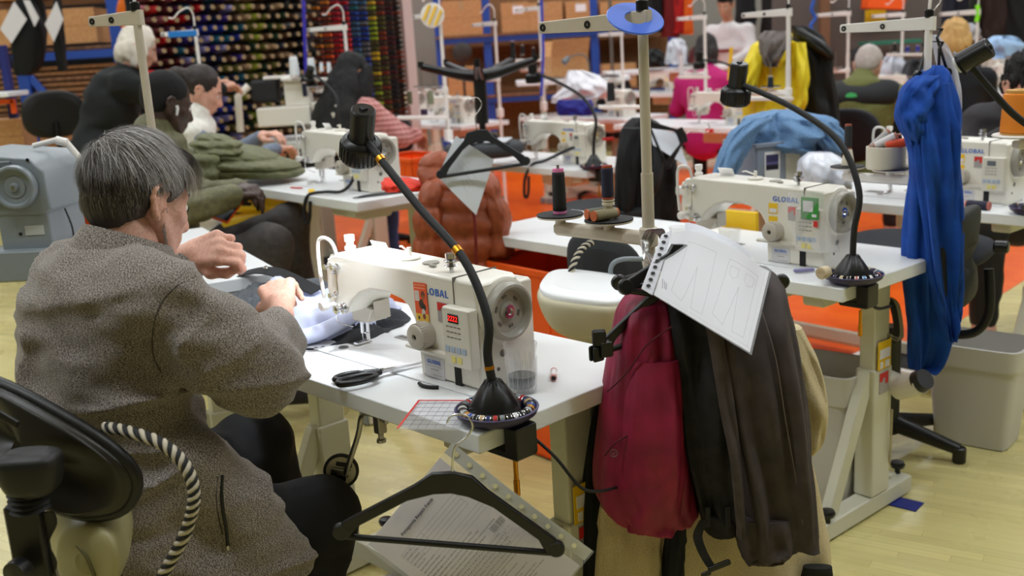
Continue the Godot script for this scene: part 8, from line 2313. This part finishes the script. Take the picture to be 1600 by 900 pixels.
	solo("small_lamp", MB.new().tube(catmull([pz(922, 121, -9.2), pz(918, 92, -9.2), pz(905, 85, -9.2), pz(888, 90, -9.2)], 5), 0.006, 6).aim(pz(886, 92, -9.2), V(-0.6, -0.6, 0.3)).cyl(0.02, -0.02, 0.05, 12, 0.003, 0.03), M.greybox_dark, "small gooseneck lamp before the open cardboard box", "lamp")

func machine(xf: Transform3D, label: String, hero := false) -> void:
	if hero or not M.has("machine_proto"):
		var t := thing("sewing_machine", label, "sewing machine", xf, "cream industrial sewing machines")
		machine_parts(t, hero)
		if not hero:
			M["machine_proto"] = t
	else:
		copy(M["machine_proto"], xf, label)

func build_all() -> void:
	more_materials()
	stations()
	front_man()
	clothes_rack()
	hanging_form()
	table_things()
	front_chair()
	b_chair()
	right_chair()
	grey_machine()
	mid_clothes()
	upturned_chair()
	mid_things()
	racks()
	thread_walls()
	people()

func up(xf: Transform3D, h: float) -> Transform3D:
	return xf * Transform3D(Basis.IDENTITY, V(0, h, 0))

func stations() -> void:
	var h := 0.78
	# A, the front table
	var A := stn(-0.075, -1.726, 46.5)
	table(A, 1.28, h, "white sewing table with scissors and coffee glass where the grey-haired man works", {"stickers": true})
	machine(up(A, h), "cream sewing machine with orange sticker and red lit display at the grey-haired man's table", true)
	lamp(up(A, h), [V(-0.035, 0.06, -0.075), V(-0.045, 0.12, -0.075), V(-0.05, 0.19, -0.085), V(-0.12, 0.285, -0.10), V(-0.25, 0.37, -0.11), V(-0.375, 0.465, -0.115), V(-0.425, 0.505, -0.115)], V(-0.28, -0.52, -0.1), "black gooseneck lamp with gold tape bands leaning over the machine with the orange sticker", true)
	stand(up(A, h), "beige thread stand with a blue ring on its pole, carrying black and navy thread", {"x": -0.006, "z": -0.5, "mat": M.pole, "curl": 1.0})
	# B
	var B := stn(0.854, -2.6, 49.9)
	table(B, 1.56, h, "white sewing table with plastic-bagged machine and bobbin tray, legs on a white floor frame", {"stickers": true, "left": 0.6})
	machine(up(B, h), "cream sewing machine with a clear bag and green card hanging on its front")
	lamp(up(B, h), [V(-0.02, 0.06, -0.075), V(-0.02, 0.14, -0.08), V(-0.02, 0.24, -0.10), V(-0.09, 0.36, -0.12), V(-0.22, 0.44, -0.13), V(-0.37, 0.50, -0.13), V(-0.43, 0.515, -0.13)], V(-0.12, -0.5, -0.05), "black gooseneck lamp with a clip on its neck, beside the denim pile", false, false)
	stand(up(B, h), "off-white thread stand with its long upper arm above the blue jacket", {"x": -0.055, "z": -0.5, "h": 0.655, "arm": 0.215, "mat": M.pole_white})
	# C
	var C := stn(-0.555, -3.82, 50.6)
	table(C, 1.27, 0.907, "white sewing table with yellow wooden trestle, in front of the man in earphones", {"treadle": true})
	machine(up(C, 0.907), "cream sewing machine half behind the front lamp head, grey strip and orange scraps beside it")
	# D
	var D := stn(0.42, -5.34, 50)
	table(D, 1.5, h, "white sewing table with the upturned black chair on its end")
	machine(up(D, h), "cream sewing machine beside the upturned black chair")
	lamp(up(D, h), [V(-0.02, 0.06, -0.075), V(-0.02, 0.14, -0.08), V(-0.02, 0.26, -0.10), V(-0.12, 0.36, -0.12), V(-0.28, 0.43, -0.13), V(-0.44, 0.48, -0.13), V(-0.52, 0.5, -0.13)], V(-0.02, -0.5, -0.02), "black gooseneck lamp over the machine next to the upturned chair", false, false)
	# E
	var E := stn(1.75, -3.42, 50)
	table(E, 1.55, h, "white sewing table behind the blue jacket, navy spool lying on its edge")
	machine(up(E, h), "cream sewing machine just behind the hanging blue jacket")
	# further rows
	var F := stn(-1.02, -6.2, 50)
	table(F, 1.0, 0.92, "white sewing table where the woman in the white vest sews")
	machine(up(F, 0.92), "cream sewing machine in front of the woman in the white vest")
	var G := stn(-0.35, -8.9, 50)
	table(G, 1.3, h, "white sewing table with pink cables, by the woman with long black hair")
	machine(up(G, h), "cream sewing machine by the woman with long black hair")
	var Hh := stn(1.69, -7.09, 50)
	table(Hh, 1.3, h, "white sewing table with red and green tape on its edge")
	machine(up(Hh, h), "cream sewing machine on the table with red and green edge tape")
	var I := stn(1.98, -11.64, 50)
	table(I, 1.3, h, "white sewing table in front of the woman in the magenta jumper")
	machine(up(I, h), "cream sewing machine in front of the woman in the magenta jumper")
